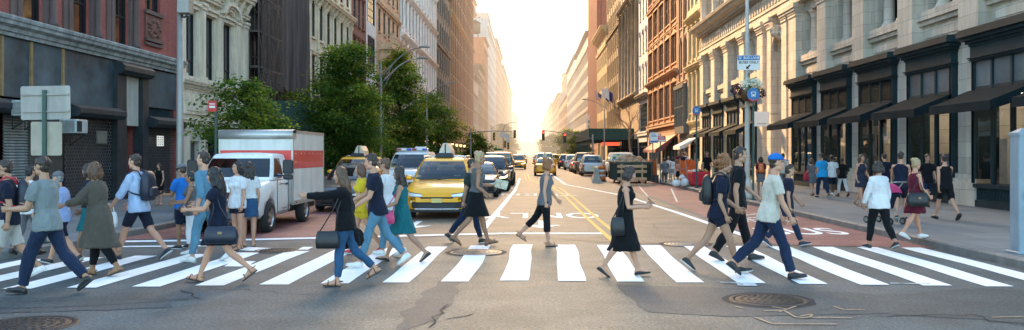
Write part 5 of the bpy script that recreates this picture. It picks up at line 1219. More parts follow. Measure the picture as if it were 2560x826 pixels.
# ---------------------------------------------------------------- trees
BARK = mat('bark', (.075,.055,.04), .9, .3, 6., .8, 30., stretch=(1,1,.25))
def leafmat(name, col):
    if name in MATS: return MATS[name]
    m = mat(name, col, .7, .35, 1.2, spec=.12); nt = m.node_tree; b = nt.nodes['Principled BSDF']; L = nt.links.new
    tr = node(nt, 'ShaderNodeBsdfTranslucent'); tr.inputs[0].default_value = (col[0]*2.6, col[1]*2.2, col[2]*.8, 1); mx = node(nt, 'ShaderNodeMixShader'); mx.inputs[0].default_value = .5
    out = nt.nodes['Material Output']; L(b.outputs[0], mx.inputs[1]); L(tr.outputs[0], mx.inputs[2]); L(mx.outputs[0], out.inputs[0]); return m
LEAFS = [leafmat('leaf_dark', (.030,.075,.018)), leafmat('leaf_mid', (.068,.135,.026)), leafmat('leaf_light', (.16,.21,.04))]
def tree(name, label, x, z, H, rw, trunk_h, seed, leaf=.11, nl=14000, tiers=9, mats=LEAFS, base=.15, group=None, shape=1., lean=0., ground=.15):
    r = random.Random(seed); T = thing(name, label, 'tree', (x, z, ground), 0, group); b = MB()
    pts = [(0,0,0)]; rad = []
    n = 8
    for i in range(1, n+1): t = i/n; pts.append((lean*t+.12*math.sin(t*5+seed), .1*math.cos(t*4+seed), H*.95*t))
    rad = [max(.02, (.055+.012*H)*(1-t/n*.93)) for t in range(n+1)]; b.tube(pts, rad, 8)
    clumps = []
    for k in range(tiers):
        t = trunk_h/H + (1-trunk_h/H)*(k+.3)/tiers; zc = H*t; u = (zc-trunk_h)/(H-trunk_h)
        prof = (math.sin(PI*min(1, max(.06, (u*.86+.10)))**(.75*shape)))
        nb = 5 if k < tiers-2 else 3
        for j in range(nb):
            a = 2*PI*(j/nb) + k*2.4 + r.uniform(-.4,.4); ln = rw*prof*r.uniform(.62,1.12)
            tip = Vector((ln*math.cos(a)+lean*t, ln*math.sin(a), zc + ln*r.uniform(.0,.35) - .18*ln)); st_ = Vector((lean*t,0,zc-.25*ln)); mid = (st_+tip)/2+Vector((0,0,.15*ln))
            b.tube([st_, mid, tip], [.035+.004*H, .02, .008], 5)
            for q in range(5):
                f = .35+.65*(q+.5)/5; c = st_*(1-f)**2 + mid*2*f*(1-f) + tip*f*f; clumps.append((c + Vector((r.uniform(-.12,.12)*rw, r.uniform(-.12,.12)*rw, r.uniform(-.05,.05)*H)), rw*r.uniform(.16,.30), r.random(), a))
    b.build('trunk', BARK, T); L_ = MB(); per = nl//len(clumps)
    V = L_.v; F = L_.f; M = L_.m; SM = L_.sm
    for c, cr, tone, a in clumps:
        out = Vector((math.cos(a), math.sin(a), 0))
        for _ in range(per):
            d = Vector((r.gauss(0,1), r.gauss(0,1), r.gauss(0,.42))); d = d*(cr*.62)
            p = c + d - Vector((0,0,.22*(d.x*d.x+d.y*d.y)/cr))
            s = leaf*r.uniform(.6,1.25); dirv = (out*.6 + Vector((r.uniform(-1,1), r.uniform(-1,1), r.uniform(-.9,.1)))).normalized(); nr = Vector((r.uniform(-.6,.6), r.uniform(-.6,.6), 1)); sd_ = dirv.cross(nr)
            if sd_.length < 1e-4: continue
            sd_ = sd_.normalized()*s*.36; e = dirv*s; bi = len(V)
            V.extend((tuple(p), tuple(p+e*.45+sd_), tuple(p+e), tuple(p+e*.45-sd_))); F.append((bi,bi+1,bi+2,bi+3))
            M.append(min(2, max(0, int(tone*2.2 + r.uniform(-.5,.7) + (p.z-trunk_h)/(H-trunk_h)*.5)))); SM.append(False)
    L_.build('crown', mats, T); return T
tree('street_tree', 'small dark young tree over the roof of the box truck', -9.9, 29.3, 4.35, 1.85, 1.7, 11, .14, 8000, 6)
tree('street_tree', 'biggest leafy street tree, between the truck and the tall lamp post', -9.75, 44.0, 7.6, 2.55, 1.1, 5, .15, 36000, 10)
tree('street_tree', 'slender leafy tree right of the tall lamp post with twin arms', -9.7, 62, 9.3, 2.7, 1.1, 23, .19, 24000, 11)
tree('street_tree', 'spreading leafy tree, last of the row before the lantern lamps', -9.7, 82, 7.8, 3.4, 1.4, 8, .22, 18000, 8)
tree('street_tree', 'low leafy tree behind the big one, against the pale building', -10.6, 52, 5.4, 2.2, 1.2, 41, .15, 9000, 7)
tree('street_tree', 'small round tree beside the far left traffic light', -9.6, 150, 5.5, 3.2, 1.2, 31, .36, 5000, 6)
tree('street_tree', 'large dark tree standing far down the left kerb', -10.6, 330, 13.5, 5.6, 2, 37, .7, 7000, 8)
tree('street_tree', 'smaller tree past the large dark one on the left', -9.5, 420, 10, 4.5, 2, 38, .8, 3000, 6)
tree('street_tree', 'broad dark tree far down the right kerb near the red signal', 9.5, 330, 9.5, 6.5, 2, 51, .7, 6000, 7)
tree('street_tree', 'tree leaning over the right kerb before the far green shed', 9.3, 196, 7.5, 3.6, 2, 52, .5, 5000, 6)
tree('street_tree', 'dark low tree under the end of the right green shed', 9.4, 158, 6.0, 2.9, 1.2, 53, .42, 5000, 6)
tree('street_tree', 'distant tree at the right vanishing point', 9.5, 480, 12, 5, 2, 54, .9, 3000, 6)
def bare_tree(x, z, H, seed, label):
    r = random.Random(seed); T = thing('bare_tree', label, 'tree', (x, z, .15)); b = MB()
    b.tube([(0,0,0),(.08,0,1.5),(-.05,0,3.0),(.1,0,4.2)], [.13,.11,.09,.07], 7); b.build('trunk', mat('pale_bark', (.22,.13,.08), .9, .25, 6.), T); c = MB()
    def br(p, d, l, rad, dep):
        m_ = p + d*l*.5 + Vector((r.uniform(-.1,.1),r.uniform(-.1,.1),r.uniform(0,.12)))*l; e = p + d*l
        c.tube([p, m_, e], [rad, rad*.8, rad*.55], 5, 0, False)
        if dep == 0: return
        for k in range(3):
            nd = (d + Vector((r.uniform(-.75,.75), r.uniform(-.75,.75), r.uniform(-.1,.6)))).normalized(); br(e if k < 2 else m_, nd, l*r.uniform(.55,.8), rad*.55, dep-1)
    for k in range(6):
        a = k*1.05+.3; br(Vector((.05,0,3.0+.25*k)), Vector((math.cos(a)*.8, math.sin(a)*.8, .75)).normalized(), r.uniform(1.0,1.5), .05, 3)
    c.build('branches', MATS['pale_bark'], T)
bare_tree(gx(1574, 73), 73, 7.4, 4, 'leafless tree with thin bare branches in front of the right green shed')
# ---------------------------------------------------------------- people
def skin(name, col): return mat(name, col, .5, .08, 5., .1, 60., spec=.4)
SK = dict(l=skin('skin_light', (.50,.255,.16)), m=skin('skin_mid', (.38,.20,.12)), t=skin('skin_tan', (.29,.145,.08)), d=skin('skin_dark', (.12,.06,.04)))
def cloth(name, col, var=.12): return mat('cloth_'+name, tuple(c*.85 for c in col), .88, .2, 4., .9, 22., sheen=.05, spec=.12, bdist=.03, stretch=(1,1,.5))
CL = {k: cloth(k, c) for k, c in dict(navy=(.014,.018,.036), black=(.010,.010,.012), greytee=(.22,.25,.25), white=(.72,.71,.70), cream=(.62,.56,.46), khaki=(.50,.47,.42), ltblue=(.36,.44,.66), paleblue=(.42,.52,.70), olive=(.105,.090,.070), teal=(.015,.14,.16), blue=(.02,.16,.50), sky=(.02,.30,.60), denim=(.035,.095,.19), ltdenim=(.11,.24,.33), dkdenim=(.018,.030,.065), greytop=(.12,.12,.115), yellow=(.72,.50,.03), pink=(.55,.05,.16), red=(.5,.03,.04), burg=(.12,.015,.03), orange=(.55,.20,.09), shorts=(.025,.032,.05), brown=(.10,.055,.03), darkgreen=(.02,.04,.035), stripe=(.03,.035,.06), grey=(.15,.15,.16), coral=(.6,.25,.17), lav=(.35,.3,.5)).items()}
HAIR = {k: mat('hair_'+k, c, .5, .3, 30., .6, 60., stretch=(1,1,.12), spec=.5) for k, c in dict(black=(.012,.010,.010), dark=(.03,.018,.012), brown=(.10,.05,.025), blond=(.36,.25,.13), red=(.22,.08,.025), grey=(.2,.19,.18)).items()}
EYE = mat('eye_white', (.6,.58,.55), .2, .02); IRIS = mat('eye_dark', (.02,.012,.008), .2, .02); LIP = mat('lips', (.36,.12,.10), .5, .05); LEATH = {k: mat('leather_'+k, c, .45, .2, 6., .2, 50.) for k, c in dict(black=(.012,.012,.013), brown=(.14,.06,.025), tan=(.35,.20,.09), navy=(.012,.016,.03), white=(.65,.63,.6), red=(.45,.02,.04), grey=(.14,.14,.15), pink=(.55,.05,.16), orange=(.6,.14,.03)).items()}
SOLE = mat('shoe_sole', (.5,.5,.48), .7, .1); SOLED = mat('shoe_sole_dark', (.03,.03,.03), .7, .1)
def remesh(mb, vox, mats, disp=0., seed=0, extra=None, smooth=3, freq=(9,9,4), out_=0.):
    me = mb.mesh('t', mats); o = bpy.data.objects.new('t', me)
    md = o.modifiers.new('r', 'REMESH'); md.mode = 'VOXEL'; md.voxel_size = vox; md.use_smooth_shade = True
    if smooth: ms = o.modifiers.new('s', 'SMOOTH'); ms.factor = .5; ms.iterations = smooth
    out = evaluated(o); bpy.data.meshes.remove(me)
    if disp:
        nrm = [v.normal.copy() for v in out.vertices]
        for v, n in zip(out.vertices, nrm):
            c = v.co; a_ = noise.noise(Vector((c.x*freq[0]+seed, c.y*freq[1], c.z*freq[2]))) + .5*noise.noise(Vector((c.x*22+seed, c.y*22, c.z*9+seed))); v.co = c + n*disp*(a_ + .55*out_)
    if extra is not None:
        bm = bmesh.new(); bm.from_mesh(out); em = extra.mesh('e', mats); bm.from_mesh(em); bm.to_mesh(out); bm.free(); bpy.data.meshes.remove(em)
    out.materials.clear()
    for m_ in mats: out.materials.append(m_)
    out.polygons.foreach_set('use_smooth', [True]*len(out.polygons)); return out
POSES = dict(   # legs: (hip, knee, foot pitch) left / right ; arms: (swing, out, elbow) ; lean
 stride=dict(l=(24,6,11), r=(-21,22,-36), al=(-28,6,12), ar=(26,6,30), lean=4),
 stride2=dict(l=(-21,24,-38), r=(24,6,11), al=(26,6,30), ar=(-28,6,12), lean=4),
 step=dict(l=(17,6,6), r=(-15,20,-24), al=(-16,7,12), ar=(14,7,25), lean=2),
 step2=dict(l=(-15,20,-24), r=(17,6,6), al=(14,7,25), ar=(-16,7,12), lean=2),
 swing=dict(l=(2,2,0), r=(12,48,-20), al=(10,6,30), ar=(-12,6,10), lean=3),
 stand=dict(l=(2,2,0), r=(-2,4,0), al=(4,8,14), ar=(-2,8,12), lean=0))
def person(px, py, top, rz, label, sex='m', pose='stride', skin_='l', hair=('short','dark'), upper=('tee','white'), lower=('trousers','denim'), shoes=('sneaker','black'), fine=True, arms=None, legs=None, head=(0,0), at=None, H=None, group=None, lean=None, ground=0., build=1.):
    z = gz(py, ground) if at is None else at[1]; x = gx(px, z) if at is None else at[0]
    if H is None: H = (py - top)/FPX*z*1.02
    k = H/1.75; f = sex == 'f'; Po = dict(POSES[pose])
    if arms: Po['al'], Po['ar'] = arms
    if legs: Po['l'], Po['r'] = legs
    if lean is not None: Po['lean'] = lean
    rv = random.Random(int(px*3+z)); v_ = rv.uniform(-4, 3)
    if not legs and pose != 'stand':
        for q in 'lr': h_, kn_, f_ = Po[q]; Po[q] = (h_*(1+v_*.03), max(2, kn_+rv.uniform(-3,6)), f_)
    if not arms:
        for q in ('al','ar'): a_, o_, e_ = Po[q]; Po[q] = (a_*rv.uniform(.4,1.05), o_+rv.uniform(-1,3), e_+rv.uniform(-4,22))
    rz += rv.uniform(-.22, .22)
    if head == (0,0): head = (rv.uniform(-14,14), rv.uniform(-3,9))
    ln = R(Po['lean']); U = Vector((math.sin(ln),0,math.cos(ln))); Fd = Vector((math.cos(ln),0,-math.sin(ln))); Y_ = Vector((0,1,0))
    hip = Vector((0,0,0)); J = {}
    sag = lambda a, out=0: Vector((math.sin(a)*math.cos(out), math.sin(out), -math.cos(a)*math.cos(out)))
    low = 0
    for s, q in ((1,'l'),(-1,'r')):
        a, kn, fp = (R(v) for v in Po[q]); h = Vector((0, s*.088*k, 0)); kp = h + sag(a, s*R(1.5))*.425*k; an = kp + sag(a-kn, -s*R(1))*.415*k
        fd = Vector((math.cos(fp),s*.10,math.sin(fp))).normalized(); fu = Vector((-math.sin(fp),0,math.cos(fp)))
        J[q] = (h, kp, an, fd, fu)
        heel = an - fd*.055*k - fu*.085*k; toe = an + fd*.17*k - fu*.085*k; low = min(low, heel.z, toe.z)
    lift = (.045 if shoes[0] == 'heel' else .012)*k; dz = -low + lift
    T = thing('person', label, 'person', (x, y_ if False else z, ground), rz, group)
    O = Vector((0,0,dz))
    sh = {}
    W_ = lambda p: Vector(p) + O
    def tor(dzs, rings, infl, mb, m=0):
        rr = []
        for h_, ry, rx in rings:
            c = W_(U*h_*k); rr.append([c + Y_*math.cos(t)*(ry*k*(build if h_ < .5 else 1)+infl) + Fd*math.sin(t)*(rx*k*(build if h_ < .5 else 1)+infl) for t in [2*PI*i/20 for i in range(20)]])
        mb.loft(rr, m, True, True)
    TR = [(-.10,.085,.075),(-.04,.150,.105),(.03,.166 if f else .156,.112),(.12,.142 if f else .150,.100),(.20,.120 if f else .142,.090),(.30,.136 if f else .158,.104),(.39,.148 if f else .170,.112),(.47,.152 if f else .176,.100),(.53,.118 if f else .135,.075),(.57,.060,.060),(.66,.050 if f else .056,.056)]
    B = MB(); tor(0, TR, 0, B)
    if f:
        for s in (-1,1): B.ell(W_((U*.385 + Fd*.085 + Y_*s*.065)*k), (.055*k,.055*k,.055*k), 10, 8)
    wf = 1.0 if f else 1.08
    legR = [(0,.088),(.35,.078),(.75,.060),(1.,.054),(1.3,.055),(1.5,.049),(1.8,.036),(2.,.034)]
    def leg_pts(q, t0, t1, infl0, infl1=None, n=9):
        h, kp, an, fd, fu = J[q]; infl1 = infl0 if infl1 is None else infl1; ps, rs = [], []
        for i in range(n):
            t = t0+(t1-t0)*i/(n-1)
            if t <= 1: p = h.lerp(kp, t)
            else: p = kp.lerp(an, t-1)
            if .8 < t < 1.2: p = p + Vector((-.006*k if True else 0,0,0))
            if 1.15 < t < 1.7: p = p + Vector((-.012*k*math.sin((t-1.15)/.55*PI),0,0))
            ps.append(W_(p)); rs.append(lerp_tab([(a,b) for a, b in legR], t)[0]*k*build*(1.02 if f else 1) + infl0+(infl1-infl0)*i/(n-1))
        return ps, rs
    def foot(mb, q, infl, m=0, hmul=1.):
        h, kp, an, fd, fu = J[q]; sdv = fd.cross(fu).normalized(); rr = []
        for s_, w_, hh in ((-.062,.022,.035),(-.05,.032,.075),(0,.036,.105),(.05,.039,.085),(.10,.046,.060),(.15,.043,.042),(.185,.030,.030),(.198,.014,.018)):
            c = W_(an + fd*s_*k - fu*.085*k); hh = hh*k*hmul+infl; w2 = w_*k+infl; ring = []
            for i in range(14):
                t = 2*PI*i/14; yy = math.cos(t)*w2; zz = (math.sin(t)*.5+.5)*hh if math.sin(t) > 0 else (.5+.5*max(-1, math.sin(t)*1.6))*hh
                ring.append(c + sdv*yy + fu*(zz - infl*.6))
            rr.append(ring)
        mb.loft(rr, m, True, True)
    for q in 'lr':
        ps, rs = leg_pts(q, 0, 2.0, 0, n=12); B.tube(ps, rs, 14); foot(B, q, 0)
        h, kp, an, fd, fu = J[q]; B.ell(W_(an), (.036*k,.034*k,.04*k), 8, 6)
    AR = {}; hands = MB()
    for s, q in ((1,'al'),(-1,'ar')):
        sw, ou, el = (R(v) for v in Po[q]); S0 = W_((U*.485 + Y_*s*(.150 if f else .176))*k); d1 = sag(sw+ln, s*ou); E = S0 + d1*.285*k; d2 = sag(sw+ln+el, -s*R(4)+s*ou*.4); Wr = E + d2*.245*k
        AR[q] = (S0, E, Wr, d1, d2)
        ra = (.044,.043,.037,.035,.037,.030,.023) if f else (.050,.050,.043,.039,.041,.034,.026)
        pts = [S0, S0.lerp(E,.4), S0.lerp(E,.85), E, E.lerp(Wr,.3), E.lerp(Wr,.7), Wr]; B.tube(pts, [r_*k for r_ in ra], 12); B.ell(S0, (.055*k*wf,.052*k,.058*k), 10, 8)
        B.ell(W_((U*.47+Y_*s*.12)*k), (.07*k,.06*k,.06*k), 10, 8)
        # hand: palm, four fingers, thumb
        inw = Vector((0,-s,0)); fw = d2.cross(inw)*s; fw = fw.normalized()
        if fw.x*1 + fw.z < 0: fw = -fw
        nn = inw - d2*inw.dot(d2); nn.normalize(); kk = k*(.92 if f else 1.)
        pr = []
        for t, w2, th in ((-.02,.022,.020),(.0,.025,.019),(.03,.036,.017),(.06,.041,.015),(.088,.040,.012),(.094,.034,.008)):
            c = Wr + d2*t*kk; pr.append([c + fw*math.cos(a)*w2*kk + nn*math.sin(a)*th*kk for a in [2*PI*i/10 for i in range(10)]])
        hands.loft(pr, 0, True, True)
        for i, (off, L1) in enumerate(((.030,.070),(.010,.080),(-.010,.074),(-.029,.058))):
            b0 = Wr + d2*.080*kk + fw*off*kk; c1 = R(22+i*3); c2 = R(52+i*4); a1 = (d2*math.cos(c1)+nn*math.sin(c1)+fw*off*2.5).normalized(); a2 = (d2*math.cos(c2)+nn*math.sin(c2)+fw*off*2).normalized(); c3 = R(75+i*4); a3 = (d2*math.cos(c3)+nn*math.sin(c3)).normalized()
            p1 = b0+a1*L1*.48*kk; p2 = p1+a2*L1*.32*kk; p3 = p2+a3*L1*.25*kk; hands.tube([b0,p1,p2,p3], [.0095*kk,.0088*kk,.008*kk,.0055*kk], 7)
        b0 = Wr + d2*.025*kk + fw*.026*kk; a1 = (d2*.65+fw*.7+nn*.25).normalized(); a2 = (d2*.92+fw*.25+nn*.35).normalized(); hands.tube([b0,b0+a1*.042*kk,b0+a1*.042*kk+a2*.030*kk,b0+a1*.042*kk+a2*.052*kk],[.012*kk,.011*kk,.010*kk,.006*kk],7)
    # head
    hk = k*(.97 if f else 1.0); M_ = Matrix.Rotation(R(head[0]),3,'Z') @ Matrix.Rotation(R(head[1])+ln*.3,3,'Y'); HC = W_(U*.655*k) + M_ @ Vector((.028*hk,0,.100*hk)); hp = lambda a,b,c: HC + M_ @ Vector((a*hk,b*hk,c*hk))
    rot = M_; E_ = lambda c, r_, n=14, kq=10: B.ell(hp(*c), tuple(v*hk for v in r_), n, kq, 0, rot)
    E_((-.010,0,.020),(.097,.076,.097)); E_((.022,0,-.040),(.066,.060,.080)); E_((.058,0,-.098),(.026,.030,.024)); E_((.074,0,.020),(.016,.046,.011)); E_((.089,0,-.008),(.011,.010,.024)); E_((.099,0,-.026),(.015,.013,.011)); E_((.082,0,-.062),(.011,.024,.007)); E_((.079,0,-.076),(.012,.021,.008))
    for s in (-1,1): E_((.055,s*.040,-.030),(.026,.022,.026)); E_((-.008,s*.077,-.012),(.020,.009,.032)); E_((.01,s*.052,-.075),(.04,.018,.03))
    B.tube([W_(U*.55*k), W_(U*.62*k), hp(-.01,0,-.05)], [.060*k,.053*k*wf,.050*k], 12)
    vox = .0085 if fine else .014
    link('body', remesh(B, vox, [SK[skin_]], 0, 0, hands, 3 if fine else 1), T); T.children
    eb = T
    for s in (-1,1):
        e = MB(); e.ell(hp(.073,s*.031,.001), (.010*hk,.013*hk,.008*hk), 8, 6, 0, rot); e.ell(hp(.0805,s*.031,.001), (.004*hk,.006*hk,.006*hk), 8, 6, 1, rot); e.build('eye', [EYE, IRIS], T)
    if fine:
        e = MB(); e.ell(hp(.089,0,-.069), (.006*hk,.023*hk,.008*hk), 10, 6, 0, rot); e.build('mouth', LIP, T)
        for s in (-1,1): e = MB(); e.tube([hp(.085,s*.012,.022),hp(.088,s*.032,.027),hp(.074,s*.052,.020)], [.004*hk,.005*hk,.003*hk], 6); e.build('eyebrow', HAIR[hair[1]] if hair[1] in HAIR else HAIR['dark'], T)
    # hair and headgear
    hs, hc = hair[0], hair[1]; hm = HAIR.get(hc, HAIR['dark']); h = MB()
    def he(c, r_, n=16, kq=12): h.ell(hp(*c), tuple(v*hk for v in r_), n, kq, 0, rot)
    dsp = .016
    if hs in ('short','cap','crop'): he((-.024,0,.036),(.098,.082,.094)); he((-.055,0,-.02),(.055,.070,.065)); he((.02,0,.088),(.06,.06,.03))
    if hs in ('long','mid','pony','bun','curly','bob'): he((-.022,0,.036),(.103,.087,.100)); he((-.045,0,-.03),(.065,.083,.08))
    if hs == 'long':
        for s in (-1,0,1): h.tube([hp(-.05,s*.05,.0),hp(-.075,s*.065,-.10),hp(-.09,s*.07,-.21),hp(-.085,s*.06,-.33),hp(-.08,s*.045,-.42)], [.06*hk,.062*hk,.058*hk,.046*hk,.015*hk], 12)
        for s in (-1,1): h.tube([hp(.01,s*.078,.03),hp(.0,s*.088,-.06),hp(-.01,s*.09,-.16),hp(-.02,s*.085,-.26)], [.03*hk,.032*hk,.03*hk,.012*hk], 10)
    if hs in ('mid','bob'):
        for s in (-1,0,1): h.tube([hp(-.05,s*.05,.0),hp(-.065,s*.065,-.08),hp(-.065,s*.068,-.16 if hs == 'mid' else -.12)], [.06*hk,.06*hk,.035*hk], 12)
        for s in (-1,1): h.tube([hp(.015,s*.078,.03),hp(.01,s*.086,-.06),hp(.0,s*.08,-.13)], [.03*hk,.032*hk,.018*hk], 10)
    if hs == 'pony': h.tube([hp(-.11,0,.05),hp(-.16,0,.03),hp(-.17,0,-.08),hp(-.15,0,-.20)], [.03*hk,.04*hk,.035*hk,.01*hk], 10)
    if hs == 'bun': he((-.10,0,.085),(.05,.05,.045))
    if hs == 'curly':
        r_ = random.Random(int(px)); dsp = .03
        for _ in range(26):
            a = r_.uniform(0,6.28); b_ = r_.uniform(-.4,1.3); he((-.045+.10*math.cos(a)*math.cos(b_), .10*math.sin(a)*math.cos(b_), .025+.10*math.sin(b_)), (.045,.045,.04), 8, 6) if math.cos(a)*math.cos(b_) < .55 or b_ > .7 else None
    hm_ = remesh(h, .010 if fine else .016, [hm], dsp*hk*1., px*.1, None, 1, (38,38,14)); link('hair', hm_, T)
    if hs == 'cap':
        c = MB(); m2 = CL[hair[2]]; c.ell(hp(-.018,0,.052), (.108*hk,.092*hk,.090*hk), 18, 10, 0, rot)
        cm = MB(); rr = []
        for i in range(7):
            t = i/6*PI/2; rr.append([hp(-.018+math.cos(a)*.112*math.cos(t)+.0, math.sin(a)*.094*math.cos(t), .045+.096*math.sin(t)) for a in [2*PI*j/18 for j in range(18)]])
        cm.loft(rr, 0, True, True)
        cm.loft([[hp(.07,-.075,.050),hp(.07,.075,.050),hp(.07,.075,.058),hp(.07,-.075,.058)],[hp(.13,-.07,.042),hp(.13,.07,.042),hp(.13,.07,.048),hp(.13,-.07,.048)],[hp(.175,-.035,.030),hp(.175,.035,.030),hp(.175,.035,.036),hp(.175,-.035,.036)]], 0, True, False)
        cm.build('cap', m2, T)
    # clothes
    vc = .0115 if fine else .018; un, ucol = upper[0], upper[1]; um = CL[ucol]
    c = MB(); up = [(-.08,.178,.136),(-.02,.180,.134),(.04,.176,.126),(.12,.156,.110)] + TR[4:9] + [(.572,.070,.070)]
    if un in ('tank','dress','strapdress'): up = up[:-2] + [(.52,.105,.085),(.54,.09,.07)]
    if un == 'crop': up = up[3:]
    inf = .013
    if un in ('tee','shirt','tank','crop'): tor(0, up if not (lower and lower[0] == 'skirt') else [(.10,.172,.130),(.13,.160,.116)]+up[4:], inf+(.008 if un == 'shirt' else 0), c)
    skirt_hem = None
    if un in ('dress','strapdress'): tor(0, [(.05,.166,.113)]+up[3:], inf, c); skirt_hem = upper[2] if len(upper) > 2 else .42
    if un == 'tunic': tor(0, up, .02, c); skirt_hem = upper[2] if len(upper) > 2 else .36
    if lower and lower[0] == 'skirt': sk_c = MB(); sk_hem = lower[2] if len(lower) > 2 else .42
    def skirt(mb, hem, flare=.035, top_h=.16):
        rr = []
        for i in range(8):
            t = i/7; zz = top_h*k + (-hem*k-top_h*k)*t; xs = []
            for q in 'lr':
                h_, kp, an = J[q][:3]; p = h_
                if zz < h_.z:
                    if zz > kp.z: f_ = (h_.z-zz)/max(.01,(h_.z-kp.z)); p = h_.lerp(kp, f_)
                    else: p = kp.lerp(an, min(1,(kp.z-zz)/max(.01,(kp.z-an.z))))
                xs.append(p.x)
            cx = (sum(xs)/2)*min(1,t*1.4); hl = abs(xs[0]-xs[1])/2*min(1,t*1.3)*.8
            base = lerp_tab([(-.1,.160,.118),(.03,.170,.118),(.12,.150,.104),(.2,.135,.098)], max(-.1, zz/k)); rx = base[1]*k+(.018 if un != 'tunic' else .04)+hl+flare*t; ry = base[0]*k+(.016 if un != 'tunic' else .04)+flare*t*.8
            up_ = U*max(0, zz) ; cc = W_(Vector((cx + (up_.x if zz > 0 else 0), 0, zz)))
            rr.append([cc + Vector((math.sin(a)*rx*(1+.03*math.sin(a*7+px)*t), math.cos(a)*ry*(1+.03*math.sin(a*7)*t), 0)) for a in [2*PI*j/28 for j in range(28)]])
        mb.loft(rr, 0, True, True)
    if skirt_hem: skirt(c, skirt_hem, .015 if un != 'tunic' else .05)
    slv = {'tee':.62,'shirt':2.0,'tank':0,'dress':.4,'strapdress':0,'tunic':1.75,'crop':.6}[un]
    if un == 'shirt' and len(upper) > 2: slv = upper[2]
    if f and un in ('tee','dress','tank','strapdress','tunic','shirt','crop'):
        for s in (-1,1): c.ell(W_((U*.385 + Fd*.085 + Y_*s*.065)*k), (.067*k,.067*k,.066*k), 10, 8)
    if slv:
        for s, q in ((1,'al'),(-1,'ar')):
            S0, E, Wr, d1, d2 = AR[q]; loose = .020 if un in ('tee','crop','dress') else .016
            c.ell(S0, (.070*k,.066*k,.072*k), 10, 8); pts = [S0 - Y_*s*.03*k]; rr = [.062*k]
            for i in range(1, 8):
                t = slv*i/7; pts.append(S0.lerp(E, t) if t <= 1 else E.lerp(Wr, (t-1)*.96)); rr.append(lerp_tab([(0,.052),(.8,.044),(1.,.040),(1.3,.040),(2.,.028)], t)[0]*k + loose)
            c.tube(pts, rr, 14)
    nm_ = {'tee':'t_shirt','shirt':'shirt','tank':'tank_top','crop':'top','dress':'dress','strapdress':'dress','tunic':'tunic'}[un]
    link(nm_, remesh(c, vc, [um], .013, px*.13, None, 2, out_=1.), T)
    if lower and lower[0] in ('trousers','shorts','capri','leggings','jeans'):
        c = MB(); lm = CL[lower[1]]; kind = lower[0]; end = {'trousers':1.95,'jeans':1.93,'shorts':.72,'capri':1.5,'leggings':1.85}[kind] if len(lower) < 3 else lower[2]; i0, i1 = {'trousers':(.016,.034),'jeans':(.013,.022),'shorts':(.02,.030),'capri':(.013,.015),'leggings':(.011,.011)}[kind]
        tor(0, [(-.115,.10,.09)]+TR[1:4]+[(.15,.146,.1)], .009, c)
        for q in 'lr': ps, rs = leg_pts(q, -.02, end, i0, i1, 14); c.tube(ps, rs, 16)
        link({'leggings':'leggings','shorts':'shorts','jeans':'jeans'}.get(kind,'trousers'), remesh(c, vc, [lm], .014 if kind not in ('leggings','capri') else .004, px*.17, None, 2, out_=-.5 if kind not in ('leggings','capri') else .6), T)
    if lower and lower[0] == 'skirt': skirt(sk_c, sk_hem); link('skirt', remesh(sk_c, vc, [CL[lower[1]]], .008, px, None, 2, out_=-.6), T)
    if lower and lower[0] in ('trousers','jeans') and fine:
        b_ = MB(); rr = []
        for h_ in (.135,.165):
            cc = W_(U*h_*k); rr.append([cc + Y_*math.cos(t)*(.150*k*build+.020) + Fd*math.sin(t)*(.101*k*build+.020) for t in [2*PI*i/20 for i in range(20)]])
        if un == 'tee' and len(upper) > 2: b_.loft(rr, 0, True, True); b_.build('belt', LEATH['black'], T)
    # shoes
    for q in 'lr':
        h_, kp, an, fd, fu = J[q]; sdv = fd.cross(fu).normalized(); c = MB(); st_, sc = shoes; sm = LEATH.get(sc) or CL[sc]
        sole = lambda z0, z1, e, m: c.loft([[W_(an + fd*s_*k + sdv*w_*k*sg - fu*(.085*k) + fu*zz) for s_, w_, sg in ((-.064,.026,1),(-.03,.038,1),(.04,.040,1),(.11,.050,1),(.17,.042,1),(.203,.018,1),(.203,.018,-1),(.17,.042,-1),(.11,.050,-1),(.04,.040,-1),(-.03,.038,-1),(-.064,.026,-1))] for zz in (z0, z1)], m, True, False)
        if st_ in ('sneaker','dress','boot','flat'):
            foot(c, q, .008*k, 0, .92 if st_ != 'flat' else .6); sole(-.012*k, .006*k, 0, 1 if (st_ == 'sneaker') else 2)
        else:
            sole(-.012*k, .002*k, 0, 2)
            for s_ in (.02, .13): c.tube([W_(an + fd*s_*k + sdv*.052*k*math.cos(a) - fu*.085*k + fu*(.004+max(0,math.sin(a))*(.068 if s_ > .1 else .10)*k)) for a in [PI*i/8 for i in range(9)]], .007*k, 6, 0)
            c.tube([W_(an + fd*(-.045+.02*math.cos(a))*k*1. + sdv*.04*k*math.cos(a)+fd*.04*math.sin(a)*k - fu*.02*k) for a in [2*PI*i/12 for i in range(13)]], .006*k, 6, 0)
            if st_ == 'heel': c.loft([[W_(an - fd*.035*k + fd*u*k + sdv*v*k - fu*(.085+.008)*k - Vector((0,0,d_)))for u, v in ((-.03,-.03),(.02,-.03),(.02,.03),(-.03,.03))] for d_ in (0, .045*k)], 0, True, False)
        c.build('shoe', [sm, SOLE, SOLED], T)
    Rz = Matrix.Rotation(rz, 3, 'Z'); wp = lambda p: Rz @ Vector(p) + Vector((x, z, ground))
    return dict(T=T, k=k, rz=rz, hl=wp(AR['al'][2] + AR['al'][4]*.09*k), hr=wp(AR['ar'][2] + AR['ar'][4]*.09*k), el=wp(AR['al'][1]), er=wp(AR['ar'][1]), sl=wp(AR['al'][0]), sr=wp(AR['ar'][0]), back=wp(W_(U*.36*k - Fd*.135*k)), hip=wp(W_(U*.05*k)), chest=wp(W_(U*.35*k)), U=U, Fd=Fd, wp=wp, W_=W_)
